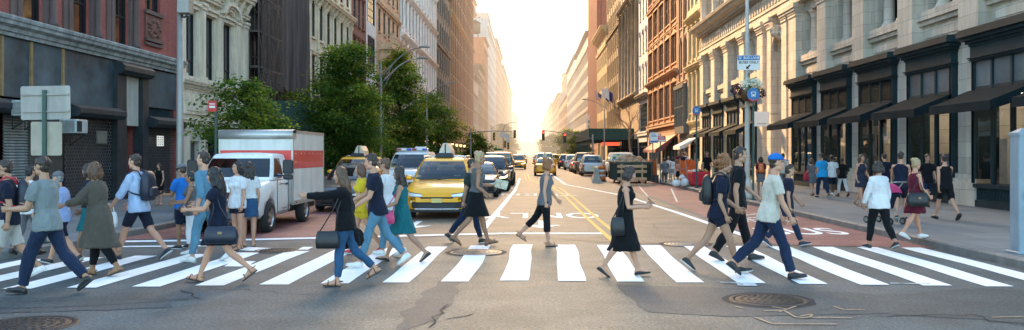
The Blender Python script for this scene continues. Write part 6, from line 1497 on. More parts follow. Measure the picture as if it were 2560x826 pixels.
def phone(p, label, rz=0): 
    b = MB(); b.bevbox(-.006,.006,-.036,.036,-.07,.07,.004); b.face([(.0065,-.032,-.062),(.0065,.032,-.062),(.0065,.032,.062),(.0065,-.032,.062)], 1); o = b.build('phone', [mat('phone_case', (.03,.03,.03), .3), mat('phone_screen', (.4,.45,.5), .2)], None, p); o.rotation_euler = (0, R(-50), rz); tag(o, label, 'phone'); return o
def handbag(p, w_, h, d, m, label, rz, strap_to=None, name='handbag', cat='bag', clasp=True):
    t = thing(name, label, cat, p, rz); b = MB()
    rr = []
    for zz, s_, ds in ((-h,.86,.75),(-h*.96,.97,.95),(-h*.6,1.02,1.1),(-h*.25,.95,.8),(-.01,.84,.35),(0,.80,.22)):
        rr.append([(math.copysign(abs(math.cos(a))**.5, math.cos(a))*w_/2*s_, math.copysign(abs(math.sin(a))**.5, math.sin(a))*d/2*ds, zz) for a in [2*PI*i/20 for i in range(20)]])
    b.loft(rr, 0, True, True); b.build('pouch', m, t)
    c = MB()
    if strap_to is not None:
        v = Matrix.Rotation(-rz, 3, 'Z') @ (Vector(strap_to) - Vector(p)); top = v + Vector((0,0,.01))
        c.tube([(-w_*.34,0,-.02), Vector((-w_*.22,0,0)).lerp(top,.55), top+Vector((-.02,0,0)), top+Vector((.02,0,0)), Vector((w_*.22,0,0)).lerp(top,.55), (w_*.34,0,-.02)], .009, 6)
    else: c.tube([(-w_*.28,0,-.02)] + [(-w_*.28*math.cos(a), 0, .14*math.sin(a)) for a in [PI*i/8 for i in range(9)]] + [(w_*.28,0,-.02)], .009, 6)
    c.build('strap', m, t)
    if clasp and len(label) % 2: q = MB(); q.bevbox(-.03,.03,-d*.55-.004,-d*.55+.004,-h*.45,-h*.3,.002); q.build('clasp', BRASS, t)
    return t
def backpack(Pn, m, label, s=1., mm=None):
    t = thing('backpack', label, 'backpack', Pn['back'], Pn['rz']); b = MB(); rr = []
    for zz, w_, d in ((-.26,.20,.10),(-.24,.27,.16),(-.1,.30,.19),(.08,.28,.17),(.17,.24,.13),(.22,.16,.07),(.235,.06,.02)):
        rr.append([(-.07*s+math.copysign(abs(math.sin(a))**.7, math.sin(a))*d/2*s, math.copysign(abs(math.cos(a))**.6, math.cos(a))*w_/2*s, zz*s) for a in [2*PI*i/18 for i in range(18)]])
    b.loft(rr, 0, True, True); b.build('pack', m, t); c = MB(); c.bevbox(-.20*s,-.14*s,-.10*s,.10*s,-.20*s,-.03*s,.02); c.build('pocket', mm or m, t)
    for sg in (-1,1):
        q = MB(); q.tube([(0,sg*.09,.14),(.05,sg*.10,.235),(.14,sg*.105,.26),(.25,sg*.11,.18),(.275,sg*.12,.05),(.24,sg*.16,-.08),(.10,sg*.185,-.14),(-.02,sg*.13,-.18)], .013, 6); q.build('shoulder_strap', mm or m, t)
    return t
RT, LF, AW, TO = 0., PI, PI/2, -PI/2     # walking right, left, away from us, toward us
ph = ((20,6,70),(12,6,75))
# ---- left group on the crossing
p = person(22, 702, 412, LF+.3, 'man in a navy tee and white shorts wearing a pack, at the left edge', 'm', 'step', 'm', ('short','dark'), ('tee','navy'), ('shorts','khaki',.95), ('sneaker','white'))
backpack(p, LEATH['navy'], 'navy backpack with red straps on the man at the left edge', 1, LEATH['red'])
person(118, 735, 403, LF, 'man in a grey tee and navy trousers striding left, in front of the others', 'm', 'stride', 'm', ('short','dark'), ('tee','greytee','b'), ('trousers','dkdenim'), ('dress','black'), arms=((14,8,70),(24,8,55)), build=1.04)
person(72, 640, 425, AW, 'person in a white shirt with dark hair behind the grey tee man', 'm', 'step2', 'm', ('short','black'), ('shirt','white'), ('trousers','grey'), ('dress','black'))
person(152, 662, 437, LF, 'man in a light blue shirt, grey cap and navy shorts walking left', 'm', 'stride2', 'l', ('cap','grey','grey'), ('shirt','ltblue',.75), ('shorts','navy',.9), ('sneaker','black'), build=1.06)
person(228, 660, 420, LF, 'woman in a dark top and teal skirt half hidden by the olive tunic', 'f', 'step', 't', ('mid','dark'), ('tee','navy'), ('skirt','teal',.32), ('sandal','brown'))
p = person(248, 690, 418, LF, 'woman in an olive grey tunic and black leggings reaching forward', 'f', 'step2', 't', ('mid','brown'), ('tunic','olive',.46), ('leggings','black'), ('sandal','tan'), arms=((36,8,30),(28,8,45)), build=1.12, lean=6)
p = person(346, 650, 393, LF, 'man in a pale blue shirt and navy shorts carrying a white and tan bag', 'm', 'stride', 'l', ('short','dark'), ('shirt','paleblue',1.35), ('shorts','navy',.85), ('sneaker','navy'), arms=((22,8,16),(20,8,14)))
backpack(p, LEATH['navy'], 'dark backpack on the man in the pale blue shirt', 1.05)
handbag(p['hl']+Vector((0,0,-.06)), .26, .26, .12, LEATH['white'], 'white and tan tote bag held by the man in pale blue', .2, name='tote_bag')
person(398, 513, 413, TO, 'woman in a short black dress standing on the left sidewalk', 'f', 'stand', 'l', ('long','dark'), ('strapdress','black',.3), None, ('flat','tan'), True, ground=.15)
p = person(458, 622, 422, LF-.4, 'man in a bright blue tee, cap and navy shorts looking at a phone', 'm', 'stand', 't', ('cap','dark','grey'), ('tee','blue'), ('shorts','navy',.95), ('sneaker','black'), arms=ph, head=(0,14))
phone(p['hl']+Vector((0,0,.05)), 'phone held by the man in the bright blue tee', LF-.4)
p = person(478, 634, 440, LF+.2, 'woman in a grey top and white trousers, dark hair tied back', 'f', 'stand', 't', ('pony','black'), ('tank','greytop'), ('trousers','white',1.7), ('sneaker','white'), arms=((20,8,60),(18,8,70)), build=1.05)
p = person(514, 655, 392, LF, 'tall man in a light denim shirt and pale jeans facing left', 'm', 'step', 'l', ('short','dark'), ('shirt','ltdenim',1.3), ('jeans','ltdenim'), ('sneaker','white'))
p = person(548, 707, 424, LF, 'woman with long black hair in a navy dress holding a phone', 'f', 'stride2', 'l', ('long','black'), ('dress','navy',.30), None, ('sandal','brown'), arms=((24,8,62),(22,8,66)), head=(0,8))
phone(p['hl']+Vector((0,0,.05)), 'phone in the hand of the woman in the navy dress', LF)
handbag(p['hip']+Vector((.12,-.24,-.05)), .46, .24, .16, LEATH['navy'], 'big dark leather bag on the woman in the navy dress', .12, p['sl'])
person(594, 624, 416, LF+1.0, 'woman in a white tee and navy shorts, left of the white top pair', 'f', 'stand', 'l', ('mid','black'), ('tee','white'), ('shorts','navy',.45), ('sandal','brown'))
person(622, 617, 416, AW+.5, 'woman in a white tee and blue denim skirt, right of the white top pair', 'f', 'stand', 'l', ('long','dark'), ('tee','white'), ('skirt','denim',.30), ('flat','tan'))
# ---- middle group
p = person(864, 714, 432, LF, 'woman in a black top and jeans with one arm stretched out', 'f', 'stride', 'l', ('long','brown'), ('shirt','black',1.98), ('jeans','denim',1.9), ('sandal','black'), arms=((78,4,8),(-25,10,40)), legs=((12,8,4),(-16,34,-30)))
handbag(p['hip']+Vector((-.20,-.22,-.12)), .32, .24, .11, LEATH['black'], 'square black shoulder bag of the woman with the outstretched arm', .1, p['sl'])
b = MB(); j = p['hr']
rr = []
for t_, w_, d in ((0,.05,.05),(.08,.16,.12),(.2,.20,.13),(.36,.22,.12),(.48,.17,.10),(.54,.06,.05)): rr.append([(math.cos(a)*w_*(1+.12*math.sin(a*5)), math.sin(a)*d, .06-t_*.62) for a in [2*PI*i/20 for i in range(20)]])
b.loft(rr, 0, True, True); tag(link('jacket', remesh(b, .014, [CL['black']], .02, 3, None, 2), None, j+Vector((.06,0,.0))), 'black jacket bundled in the trailing hand of the woman with jeans', 'jacket')
p = person(906, 636, 418, LF+.1, 'woman in a yellow top and red shoes behind the navy tee man', 'f', 'step2', 'l', ('mid','brown'), ('tee','yellow'), ('shorts','yellow',.5), ('sneaker','red'))
person(944, 668, 394, LF, 'man in a navy tee over a white one and blue jeans', 'm', 'stride', 'l', ('short','dark'), ('tee','navy'), ('jeans','ltdenim'), ('sneaker','white'), arms=((10,8,40),(20,8,40)), lean=6)
person(968, 640, 408, LF-.1, 'man in a white tee and teal jeans beside the teal dress', 'm', 'step2', 'm', ('short','brown'), ('tee','white'), ('jeans','ltdenim'), ('sneaker','white'))
p = person(1006, 655, 424, LF, 'woman with very long brown hair in a short teal dress', 'f', 'stride2', 'm', ('long','dark'), ('strapdress','teal',.36), None, ('flat','black'), arms=((12,8,50),(-12,8,20)))
handbag(p['hip']+Vector((-.22,-.20,.0)), .24, .20, .09, LEATH['pink'], 'pink clutch bag in front of the teal dress', .1, p['sl'])
p = person(1190, 618, 392, RT, 'blond woman in a grey vest and black skirt walking right in heeled sandals', 'f', 'stride', 't', ('bun','blond'), ('tank','greytop'), ('skirt','black',.36), ('heel','brown'), legs=((18,4,8),(-18,24,-34)), arms=((16,8,70),(-10,8,60)))
b = MB(); b.bevbox(-.13,.13,-.02,.02,-.09,.09,.006); o = b.build('magazine', mat('magazine_cover', (.45,.42,.30), .4, .5, 14.), None, p['hl']+Vector((.05,0,.02))); o.rotation_euler = (0,.25,.2); tag(o, 'rolled magazine carried by the blond woman in heels', 'magazine')
person(1172, 608, 405, RT, 'person in dark jeans and a grey top walking behind the blond woman', 'm', 'stride2', 'm', ('short','dark'), ('tee','darkgreen'), ('jeans','dkdenim'), ('sneaker','black'))
person(1362, 616, 408, RT, 'woman in a grey sleeveless top and black capri leggings in mid avenue', 'f', 'stride2', 'l', ('bob','red'), ('tank','grey'), ('capri','black'), ('sandal','brown'), legs=((-28,18,-34),(6,3,2)), arms=((12,8,22),(-14,8,18)))
p = person(1560, 692, 428, RT, 'woman in a black knee length dress looking at her phone', 'f', 'stride', 'l', ('bob','dark'), ('strapdress','black',.50), None, ('flat','black'), legs=((17,4,8),(-13,22,-34)), arms=((10,8,80),(4,8,84)), head=(0,16))
phone(p['hl']+Vector((0,0,.05)), 'phone held by the woman in the black dress', RT)
handbag(p['hip']+Vector((-.12,-.20,.0)), .21, .27, .09, LEATH['black'], 'black bag at the hip of the woman in the black dress', .1, p['sr'])
# ---- right group
p = person(1795, 681, 398, RT, 'woman with curly red hair in a navy tee and white edged shorts', 'f', 'stride2', 'm', ('curly','red'), ('tee','navy'), ('shorts','navy',.42), ('sneaker','black'), arms=((8,8,40),(-14,8,30)), lean=6)
backpack(p, LEATH['black'], 'black rucksack on the back of the curly haired woman', .95)
person(1842, 652, 378, RT, 'tall man in a black tee and black trousers behind the curly haired woman', 'm', 'step', 'm', ('short','dark'), ('tee','black'), ('trousers','black'), ('dress','black'), arms=((28,8,22),(-16,8,20)))
person(1922, 697, 394, RT, 'man in a cream tee, blue cap and navy trousers striding right', 'm', 'stride2', 'l', ('cap','dark','blue'), ('tee','cream'), ('trousers','dkdenim'), ('dress','black'), arms=((6,6,10),(8,5,14)), lean=7, build=1.06)
p = person(1966, 616, 416, RT, 'man in a navy tee and jeans holding a phone on a white cord', 'm', 'stride', 'm', ('short','dark'), ('tee','navy'), ('jeans','dkdenim'), ('sneaker','navy'), arms=((18,10,22),(-10,8,14)))
phone(p['hr']+Vector((.0,0,.02)), 'phone on a white earphone cord held by the man in navy', RT)
person(2198, 624, 412, AW+.35, 'person in a white shirt and black trousers seen from behind at the right kerb', 'f', 'step', 'm', ('bob','dark'), ('shirt','white',1.9), ('leggings','black'), ('sneaker','black'), arms=((10,14,10),(-4,12,14)), build=1.1)
p = person(2286, 597, 405, RT+.3, 'blond woman in a floral dress and white sneakers on the sidewalk edge', 'f', 'step', 'l', ('bun','blond'), ('strapdress','burg',.34), None, ('sneaker','white'), arms=((24,8,40),(6,8,40)), ground=.15)
handbag(p['hip']+Vector((-.05,-.24,.06)), .44, .27, .15, LEATH['black'], 'large black shoulder bag of the blond woman in the floral dress', .1, p['sr'])
person(2252, 552, 388, AW-.4, 'man in a navy tank top and shorts pushing the stroller', 'm', 'step2', 'l', ('short','dark'), ('tank','navy'), ('shorts','navy',.8), ('sneaker','black'), ground=.15, arms=((25,8,35),(22,8,35)))
person(2364, 550, 391, AW+.3, 'man in a sleeveless black top, shorts and black socks by the shop windows', 'm', 'stride', 'l', ('short','dark'), ('tank','black'), ('shorts','black',.85), ('boot','black'), ground=.15)
def sw(*a, **k): k.setdefault('ground', .15); return person(*a, **k)
sw(2055, 496, 388, AW, 'heavy man in a bright sky blue tee and jeans walking away', 'm', 'step', 'm', ('short','dark'), ('tee','sky'), ('jeans','dkdenim'), ('sneaker','black'), build=1.18)
p = sw(2030, 490, 400, AW, 'woman in a dark dress with a red bag left of the sky blue tee', 'f', 'step2', 'l', ('mid','brown'), ('dress','grey',.3), None, ('sandal','tan')); handbag(p['hip']+Vector((-.2,0,.1)), .3, .3, .14, LEATH['red'], 'red bag on the woman left of the sky blue tee', .3, p['sl'])
sw(2080, 492, 392, AW, 'man in a white tee and navy shorts right of the sky blue tee', 'm', 'step2', 'd', ('short','black'), ('tee','white'), ('shorts','navy',.9), ('sneaker','white'))
sw(2106, 492, 398, AW, 'woman in a black top and white trousers walking away', 'f', 'step', 'd', ('short','dark'), ('tee','black'), ('leggings','white'), ('sandal','brown'))
sw(2152, 517, 392, TO+.3, 'woman in a short striped navy romper coming toward us', 'f', 'step2', 'l', ('mid','brown'), ('strapdress','stripe',.24), None, ('sandal','brown'), build=.95)
sw(2212, 505, 390, AW, 'man in navy beside the shop wall behind the white shirt', 'm', 'step', 'l', ('short','dark'), ('tee','navy'), ('shorts','navy'), ('sneaker','black'))
sw(2318, 520, 392, TO, 'person in a black tee by the shop window behind the blond woman', 'm', 'step2', 'm', ('short','dark'), ('tee','black'), ('jeans','dkdenim'), ('sneaker','black'))
p = sw(1902, 490, 397, AW, 'woman in burgundy with an orange backpack near the lamp post', 'f', 'stand', 't', ('mid','dark'), ('tee','burg'), ('skirt','grey',.3), ('flat','black')); backpack(p, LEATH['orange'], 'small orange backpack on the woman in burgundy', .75)
sw(1812, 478, 392, AW, 'man in a teal tee near the stall under the shop awnings', 'm', 'step', 'm', ('short','dark'), ('tee','teal'), ('shorts','grey'), ('sneaker','white'), fine=False)
sw(1958, 478, 388, AW, 'man in a white shirt by the entrance arch', 'm', 'step2', 'm', ('short','dark'), ('tee','cream'), ('trousers','grey'), ('dress','black'), fine=False)
sw(1662, 455, 399, AW, 'woman with long blond hair, lilac top and denim shorts by the barrier', 'f', 'stand', 'l', ('long','blond'), ('tee','lav'), ('shorts','denim',.35), ('flat','tan'), fine=False)
sw(1671, 453, 395, AW, 'man in a white tee with a blue bag by the orange barrier', 'm', 'stand', 'm', ('short','grey'), ('tee','white'), ('shorts','navy'), ('sneaker','white'), fine=False)
sw(1682, 455, 397, AW, 'woman in a white sundress behind the folding chair', 'f', 'stand', 'm', ('mid','dark'), ('strapdress','white',.4), None, ('flat','tan'), fine=False)
sw(1695, 466, 403, RT, 'woman in a coral top and black skirt beside the hand truck', 'f', 'stand', 't', ('curly','red'), ('tee','coral'), ('skirt','black',.3), ('flat','brown'), fine=False, arms=((20,8,60),(16,8,65)))
sw(1765, 464, 393, TO, 'street vendor in black behind the red table', 'm', 'stand', 'm', ('short','black'), ('tee','black'), ('jeans','dkdenim'), ('sneaker','black'), at=(9.4, 44.6), H=1.74, fine=False)
sw(1778, 464, 393, TO, 'woman with blond hair beside the vendor behind the red table', 'f', 'stand', 'l', ('mid','blond'), ('tee','cream'), ('jeans','denim'), ('flat','black'), at=(10.4, 45.4), H=1.66, fine=False)
sw(0, 0, 0, AW, 'man in a brown shirt sitting crouched on a box by the sign pole', 'm', 'stand', 'm', ('short','dark'), ('tee','grey'), ('trousers','grey'), ('sneaker','black'), at=(7.95, 49.2), H=1.7, fine=False, legs=((80,88,0),(74,84,0)), lean=18)
for k, (xx, zz, c1, c2, lb) in enumerate([(11.5,62,'white','navy','man in white on the right sidewalk past the maroon awning'),(10.6,58,'navy','khaki','man in navy on the right sidewalk under the white awning'),(12.4,70,'burg','black','man in dark red near the maroon awning'),(9.8,80,'greytee','denim','man in grey on the right sidewalk before the green shed'),(11.2,95,'white','black','man in white just before the green shed'),(-11.5,60,'navy','grey','man in navy on the left sidewalk under the trees'),(-12,70,'white','denim','man in white on the left sidewalk past the trees'),(-11,90,'black','khaki','man in black on the left sidewalk by the lanterns')]):
    sw(0, 0, 0, AW if k % 2 else TO, lb, 'm', 'step' if k % 2 else 'step2', 'm', ('short','dark'), ('tee',c1), ('trousers',c2), ('sneaker','black'), at=(xx, zz), H=1.74, fine=False)
# ---------------------------------------------------------------- street furniture
GALV = mat('galvanised_pole', (.30,.28,.25), .5, .15, 3., .1, 30., metal=.3, streak=.2); GREENP = mat('green_pole', (.015,.055,.045), .45, .2, 3.); SIGNW = mat('white_sign', (.75,.74,.7), .5, .08); SIGNR = mat('sign_red', (.55,.03,.03), .5, .1); SIGNB = mat('sign_blue', (.015,.14,.36), .4, .08); SIGNBACK = mat('sign_back', (.34,.31,.27), .6, .15, 2., streak=.2); INK = mat('sign_ink', (.02,.02,.02), .6); SIGNG = mat('sign_green', (.01,.22,.10), .5); CONC = mat('barrier_concrete', (.45,.41,.35), .85, .2, 2., .3, 30., streak=.3); WOOD = mat('raw_timber', (.42,.27,.15), .8, .25, 3., .3, 30., stretch=(.4,1,6)); MESHO = mat('orange_mesh', (.80,.13,.02), .8, .2, 3., .6, 20.)
def text(ch, size, m, parent, loc, sx=1., bold=.02, name='lettering'):
    cu = bpy.data.curves.new('t', 'FONT'); cu.body = ch; cu.size = size; cu.align_x = 'CENTER'; cu.align_y = 'CENTER'; cu.offset = bold*size
    me = evaluated(bpy.data.objects.new('t', cu)); me.name = name; me.materials.clear(); me.materials.append(m)
    o = link(name, me, parent, loc); o.rotation_euler = (PI/2,0,0); o.scale = (sx,1,1); return o
def plate(b, w_, h, z, m=0, y=0, t=.006, r=.04, x=0):
    pts = []
    for cx, cz, a0 in ((w_/2-r,h/2-r,0),(-w_/2+r,h/2-r,PI/2),(-w_/2+r,-h/2+r,PI),(w_/2-r,-h/2+r,1.5*PI)):
        for k in range(5): a = a0+PI/2*k/4; pts.append((x+cx+r*math.cos(a), cz+r*math.sin(a)))
    b.loft([[(x_, y, z+q) for x_, q in pts],[(x_, y+t, z+q) for x_, q in pts]], m, True, False)
def bus_icon(b, z, s, y, m, mi, x=0):
    b.box(x-.5*s,x+.5*s,y-.003,y,z-.55*s,z+.6*s,m); b.box(x-.38*s,x+.38*s,y-.006,y-.0035,z-.05*s,z+.42*s,mi); b.box(x-.3*s,x+.3*s,y-.006,y-.0035,z+.48*s,z+.54*s,mi)
    for q in (-1,1): b.box(x+q*.30*s-.1*s,x+q*.30*s+.1*s,y-.006,y-.0035,z-.42*s,z-.24*s,mi); b.box(x+q*.36*s-.1*s,x+q*.36*s+.1*s,y-.003,y,z-.75*s,z-.551*s,m); b.box(x+q*.58*s-.05*s,x+q*.58*s+.05*s,y-.003,y,z+.05*s,z+.4*s,m)
def base_plate(b, r=.14): b.lathe([(r,0),(r,.03),(r*.6,.05),(r*.5,.10)], 0, 0, 12)
# backs of signs on a green pole, left kerb
t = thing('road_sign', 'backs of two blank grey signs on a green pole at the left kerb', 'road sign', (gx(111,15.9), 15.9, .15)); b = MB(); b.box(-.035,.035,-.02,.02,0,2.9); base_plate(b,.1); b.build('pole', GREENP, t)
b = MB(); plate(b, .94, .64, 2.66, y=.03, t=.008, x=.05); o = b.build('sign_panel', SIGNBACK, t); o.rotation_euler = (0,R(-1),0); b = MB(); b.box(-.4,.5,.0,.029,2.80,2.83); b.box(-.4,.5,.0,.029,2.48,2.51); b.build('brace', GALV, o)
b = MB(); plate(b, .59, .64, 1.98, y=.03, t=.008, x=.02); b.build('sign_panel', mat('sign_back_tan', (.33,.28,.21), .6, .2, 2.), t)
# tall grey pole with a control box
t = thing('utility_pole', 'tall grey steel pole with a box near its top, against the brick corner', 'pole', (gx(450,22), 22, .15)); b = MB(); b.lathe([(.10,0),(.09,1.5),(.075,6.2)], 0, 0, 12); b.lathe([(.18,0),(.18,.5),(.11,.75)], 0, 0, 8); b.build('pole', GALV, t); b = MB(); b.bevbox(-.02,.30,-.18,.16,5.35,6.0,.02); b.build('control_box', GALV, t); b = MB(); b.tube([(.08,-.1,5.3),(.15,-.12,5.25),(.28,-.12,5.3)],.03,6); b.build('floodlight', TRIMP, t)
# street name pole behind the truck
t = thing('sign_pole', 'dark green pole with a small red sign, left of the box truck', 'road sign', (gx(540,24.6), 24.6, .15)); b = MB(); b.box(-.03,.03,-.03,.03,0,3.3); base_plate(b,.1); b.build('pole', GREENP, t); b = MB(); plate(b,.24,.32,3.08,0,-.05,.01,.02,-.09); b.box(-.18,-.01,-.054,-.0505,3.13,3.16,1); b.box(-.18,-.01,-.054,-.0505,3.03,3.09,1); b.build('red_sign', [SIGNR, SIGNW], t)
def lamp_post(px, z, H, label, arms, r=.09, sx=1, m=GALV, top=True):
    t = thing('street_lamp', label, 'street lamp', (gx(px, z), z, .15)); b = MB(); b.lathe([(r*1.2,0),(r,1.5),(r*.55,H)], 0, 0, 10); b.lathe([(.2,0),(.2,.1),(.16,.55),(r*1.3,.75)], 0, 0, 8); b.build('pole', m, t)
    for (z0, z1, ln, yy) in arms:
        b = MB(); pts = [(sx*ln*(q/8), yy*(q/8), z0+(z1-z0)*math.sin(q/8*PI/2)) for q in range(9)]; b.tube(pts, [.05-.02*q/8 for q in range(9)], 7); o = b.build('arm', m, t)
        b = MB(); x = sx*ln; b.loft([[(x+sx*u, yy+v, z1+w_) for v, w_ in ((-.07*q,0),(-.12*q,.05),(-.06*q,.13*q),(.06*q,.13*q),(.12*q,.05),(.07*q,0))] for u, q in ((-.1,.4),(.1,1),(.45,1),(.6,.4))], 0, True, True); b.build('lamp_head', m, o)
        b = MB(); b.tube([(0,0,z0-.5),(sx*ln*.35,yy*.35,z0+(z1-z0)*.55)], .018, 5); b.build('brace', m, o)
    return t
lamp_post(952, 51.8, 7.3, 'tall street lamp with twin curved arms between the two left trees', [(6.4,8.15,2.5,-.5),(6.0,7.7,2.1,1.6)])
lamp_post(1067, 75, 7.6, 'slim street lamp with a single arm further down the left kerb', [(6.9,7.95,2.0,0)])
lamp_post(1511, 94, 7.2, 'street lamp with one arm behind the dumpster on the right', [(6.9,7.7,2.0,0)], sx=-1)
lamp_post(1868, 31.7, 9.6, 'pale lamp post carrying the bus lane sign and a flower basket on the right kerb', [(8.6,9.9,2.4,0)], .10, -1, mat('pole_pale', (.56,.51,.44), .55, .12, 3., streak=.2))
lamp_post(1228, 190, 8, 'distant street lamp on the left near the far junction', [(7.2,8.3,2.2,0)])
# BUS LANE sign hung on that post
def at_post(px, py, z): return (gx(px, z), z-.14, hz(py, z))
t = thing('bus_lane_sign', 'white and blue sign reading BUS LANE BUSES ONLY with an arrow', 'road sign', at_post(1869.5, 158, 31.7)); b = MB(); plate(b,.86,.56,0,0,.0,.008,.04); b.build('sign_panel', SIGNW, t)
b = MB(); plate(b,.83,.17,.18,0,-.004,.003,.03); b.build('blue_band', SIGNB, t); text('BUS LANE', .135, SIGNW, t, (.10,-.007,.18), 1.0); text('BUSES ONLY', .135, INK, t, (0,-.004,.005), .98)
b = MB(); bus_icon(b, .19, .085, -.006, 0, 1, -.33); b.build('bus_symbol', [SIGNW, SIGNB], t)
b = MB(); y = -.004; b.face([(-.10,y,-.24),(.02,y,-.24),(-.10,y,-.12)]); b.face([(-.075,y,-.175),(-.035,y,-.215),(.07,y,-.11),(.03,y,-.07)]); b.build('arrow', INK, t)
b = MB(); 
b.loft([[(u,.009,v) for u, v in ((-.43,-.28),(.43,-.28),(.43,.28),(-.43,.28))],[(u,.013,v) for u, v in ((-.43,-.28),(.43,-.28),(.43,.28),(-.43,.28))]],0,True,False); b.build('backing', SIGNBACK, t)
# hanging flower basket
p = at_post(1868, 254, 31.7); t = thing('flower_basket', 'hanging basket of white and burgundy flowers on the pale lamp post', 'flower basket', (p[0], p[1]-.22, p[2])); b = MB(); b.lathe([(.02,-.02),(.2,.0),(.33,.12),(.40,.30),(.40,.33),(.35,.33)], 0, 0, 18); b.build('basket', mat('wicker', (.13,.07,.03), .9, .4, 20., .8, 40.), t)
r = random.Random(9)
for nm, m_, c0, sc, n, sz in (('foliage', leafmat('leaf_mid', (0,0,0)), (0,0,.42), (.42,.40,.2), 400, .06), ('white_blossom', mat('petal_white', (.72,.74,.60), .6, .1), (.05,-.05,.60), (.46,.40,.26), 700, .07), ('burgundy_leaves', mat('petal_burgundy', (.055,.006,.02), .6, .3), (-.48,0,.38), (.26,.28,.24), 320, .07), ('burgundy_leaves', mat('petal_burgundy', (.055,.006,.02), .6, .3), (.46,.05,.30), (.16,.2,.2), 160, .07)):
    b = MB()
    for _ in range(n):
        d = Vector((r.gauss(0,1),r.gauss(0,1),r.gauss(0,1))).normalized()*r.uniform(.55,1); q = Vector(c0)+Vector((d.x*sc[0],d.y*sc[1],d.z*sc[2])); u = Vector((r.uniform(-1,1),r.uniform(-1,1),r.uniform(-1,1))).normalized(); v = u.orthogonal().normalized(); s_ = sz*r.uniform(.6,1.2)
        b.face([q-u*s_*.6, q-v*s_*.4, q+u*s_*.6, q+v*s_*.4])
    b.build(nm, m_, t)
b = MB(); b.tube([(0,.22,.95),(0,.12,1.05),(0,0,1.0),(0,0,.3)], .012, 5); b.build('hook', TRIMP, t)
# bus stop signs
def bus_stop(px, py, z, label, base_h=.15, x=None, r=.27):
    X = gx(px, z); t = thing('bus_stop_sign', label, 'bus stop', (X, z, .15)); zc = hz(py, z)-.15; b = MB(); b.box(-.035,.035,-.025,.025,0,zc+.12); base_plate(b,.09); b.build('pole', GREENP, t)
    b = MB(); n = 28; pts = [(r*math.sin(2*PI*k/n), zc+r*1.05*math.cos(2*PI*k/n)) for k in range(n)]; b.loft([[(x_,-.045,z_) for x_, z_ in pts],[(x_,-.03,z_) for x_, z_ in pts]],0,True,False); o = b.build('roundel', SIGNB, t)
    b = MB(); pts = [(r*1.08*math.sin(PI-.8+1.6*k/10), zc+r*1.08*math.cos(PI-.8+1.6*k/10)) for k in range(11)]; pts += [(r*.75*math.sin(PI+.8-1.6*k/10), zc-r*.12+r*.75*math.cos(PI+.8-1.6*k/10)) for k in range(11)]; b.loft([[(x_,-.049,z_) for x_, z_ in pts],[(x_,-.046,z_) for x_, z_ in pts]],0,True,False); b.build('red_arc', SIGNR, o)
    b = MB(); bus_icon(b, zc+.02, r*.62, -.046, 0, 1); b.build('bus_symbol', [SIGNW, SIGNB], o); return t
bus_stop(1883, 237, 30.8, 'round blue bus stop sign in front of the flower basket', r=.235); bus_stop(1741, 277, 41.4, 'round blue bus stop sign on a pole beside the red stall', r=.21)
# two bus information signs
for px, py, z, w_, h, m1, m2, lab in ((1636,345,50,.48,.62,SIGNW,SIGNB,'white and blue bus information sign on a pole by the orange barrier'),(1655,348,48,.44,.34,SIGNR,SIGNW,'red no standing sign on a dark pole right of the white bus sign')):
    t = thing('parking_sign', lab, 'road sign', (gx(px-4, z), z, .15)); zc = hz(py, z)-.15; b = MB(); b.box(-.03,.03,-.02,.02,0,zc+h/2+.1); base_plate(b,.09); b.build('pole', GREENP, t); b = MB(); plate(b, w_, h, zc, 0, -.04, .01, .02, .08); o = b.build('sign_panel', m1, t)
    b = MB(); b.box(.08-w_/2+.03,.08+w_/2-.03,-.046,-.0405,zc-h/2+.03,zc-h/2+.13)
    for k in range(3): b.box(.08-w_/2+.06,.08+w_/2-.08-.05*k,-.046,-.0405,zc+h*.1+k*.07,zc+h*.1+k*.07+.03)
    b.build('sign_lettering', m2 if m1 is SIGNR else SIGNB, o)
# pedestrian push button post at the right edge
t = thing('crossing_post', 'grey blue steel post with a pyramid cap and yellow push button at the right edge', 'crossing post', (gx(2556,14.3), 14.3, .15)); GB = mat('post_paint', (.22,.28,.32), .5, .12, 2., .1, 20., streak=.2)
b = MB(); b.bevbox(-.14,.14,-.14,.14,.02,2.02,.015); b.bevbox(-.2,.2,-.2,.2,0,.045,.01); b.loft([[(-.15,-.15,2.0),(.15,-.15,2.0),(.15,.15,2.0),(-.15,.15,2.0)],[(-.15,-.15,2.05),(.15,-.15,2.05),(.15,.15,2.05),(-.15,.15,2.05)],[(-.02,-.02,2.13),(.02,-.02,2.13),(.02,.02,2.13),(-.02,.02,2.13)]],0,True,False); b.build('post', GB, t)
b = MB(); b.bevbox(-.05,.05,-.19,-.141,.93,1.06,.01); o = b.build('push_button_box', mat('button_yellow', (.65,.38,.02), .45, .1), t); b = MB(); b.lathe([(.025,0),(.022,.012)],0,0,12); q = b.build('button', INK, o, (0,-.19,.99)); q.rotation_euler = (PI/2,0,0)
b = MB(); plate(b,.11,.16,1.14,0,-.15,.008,.01); o = b.build('instruction_plate', SIGNW, t); b = MB(); b.box(-.04,.04,-.154,-.1505,1.18,1.2); b.box(-.04,.04,-.154,-.1505,1.14,1.15); b.box(-.04,.04,-.154,-.1505,1.10,1.11); b.build('plate_lettering', INK, o)
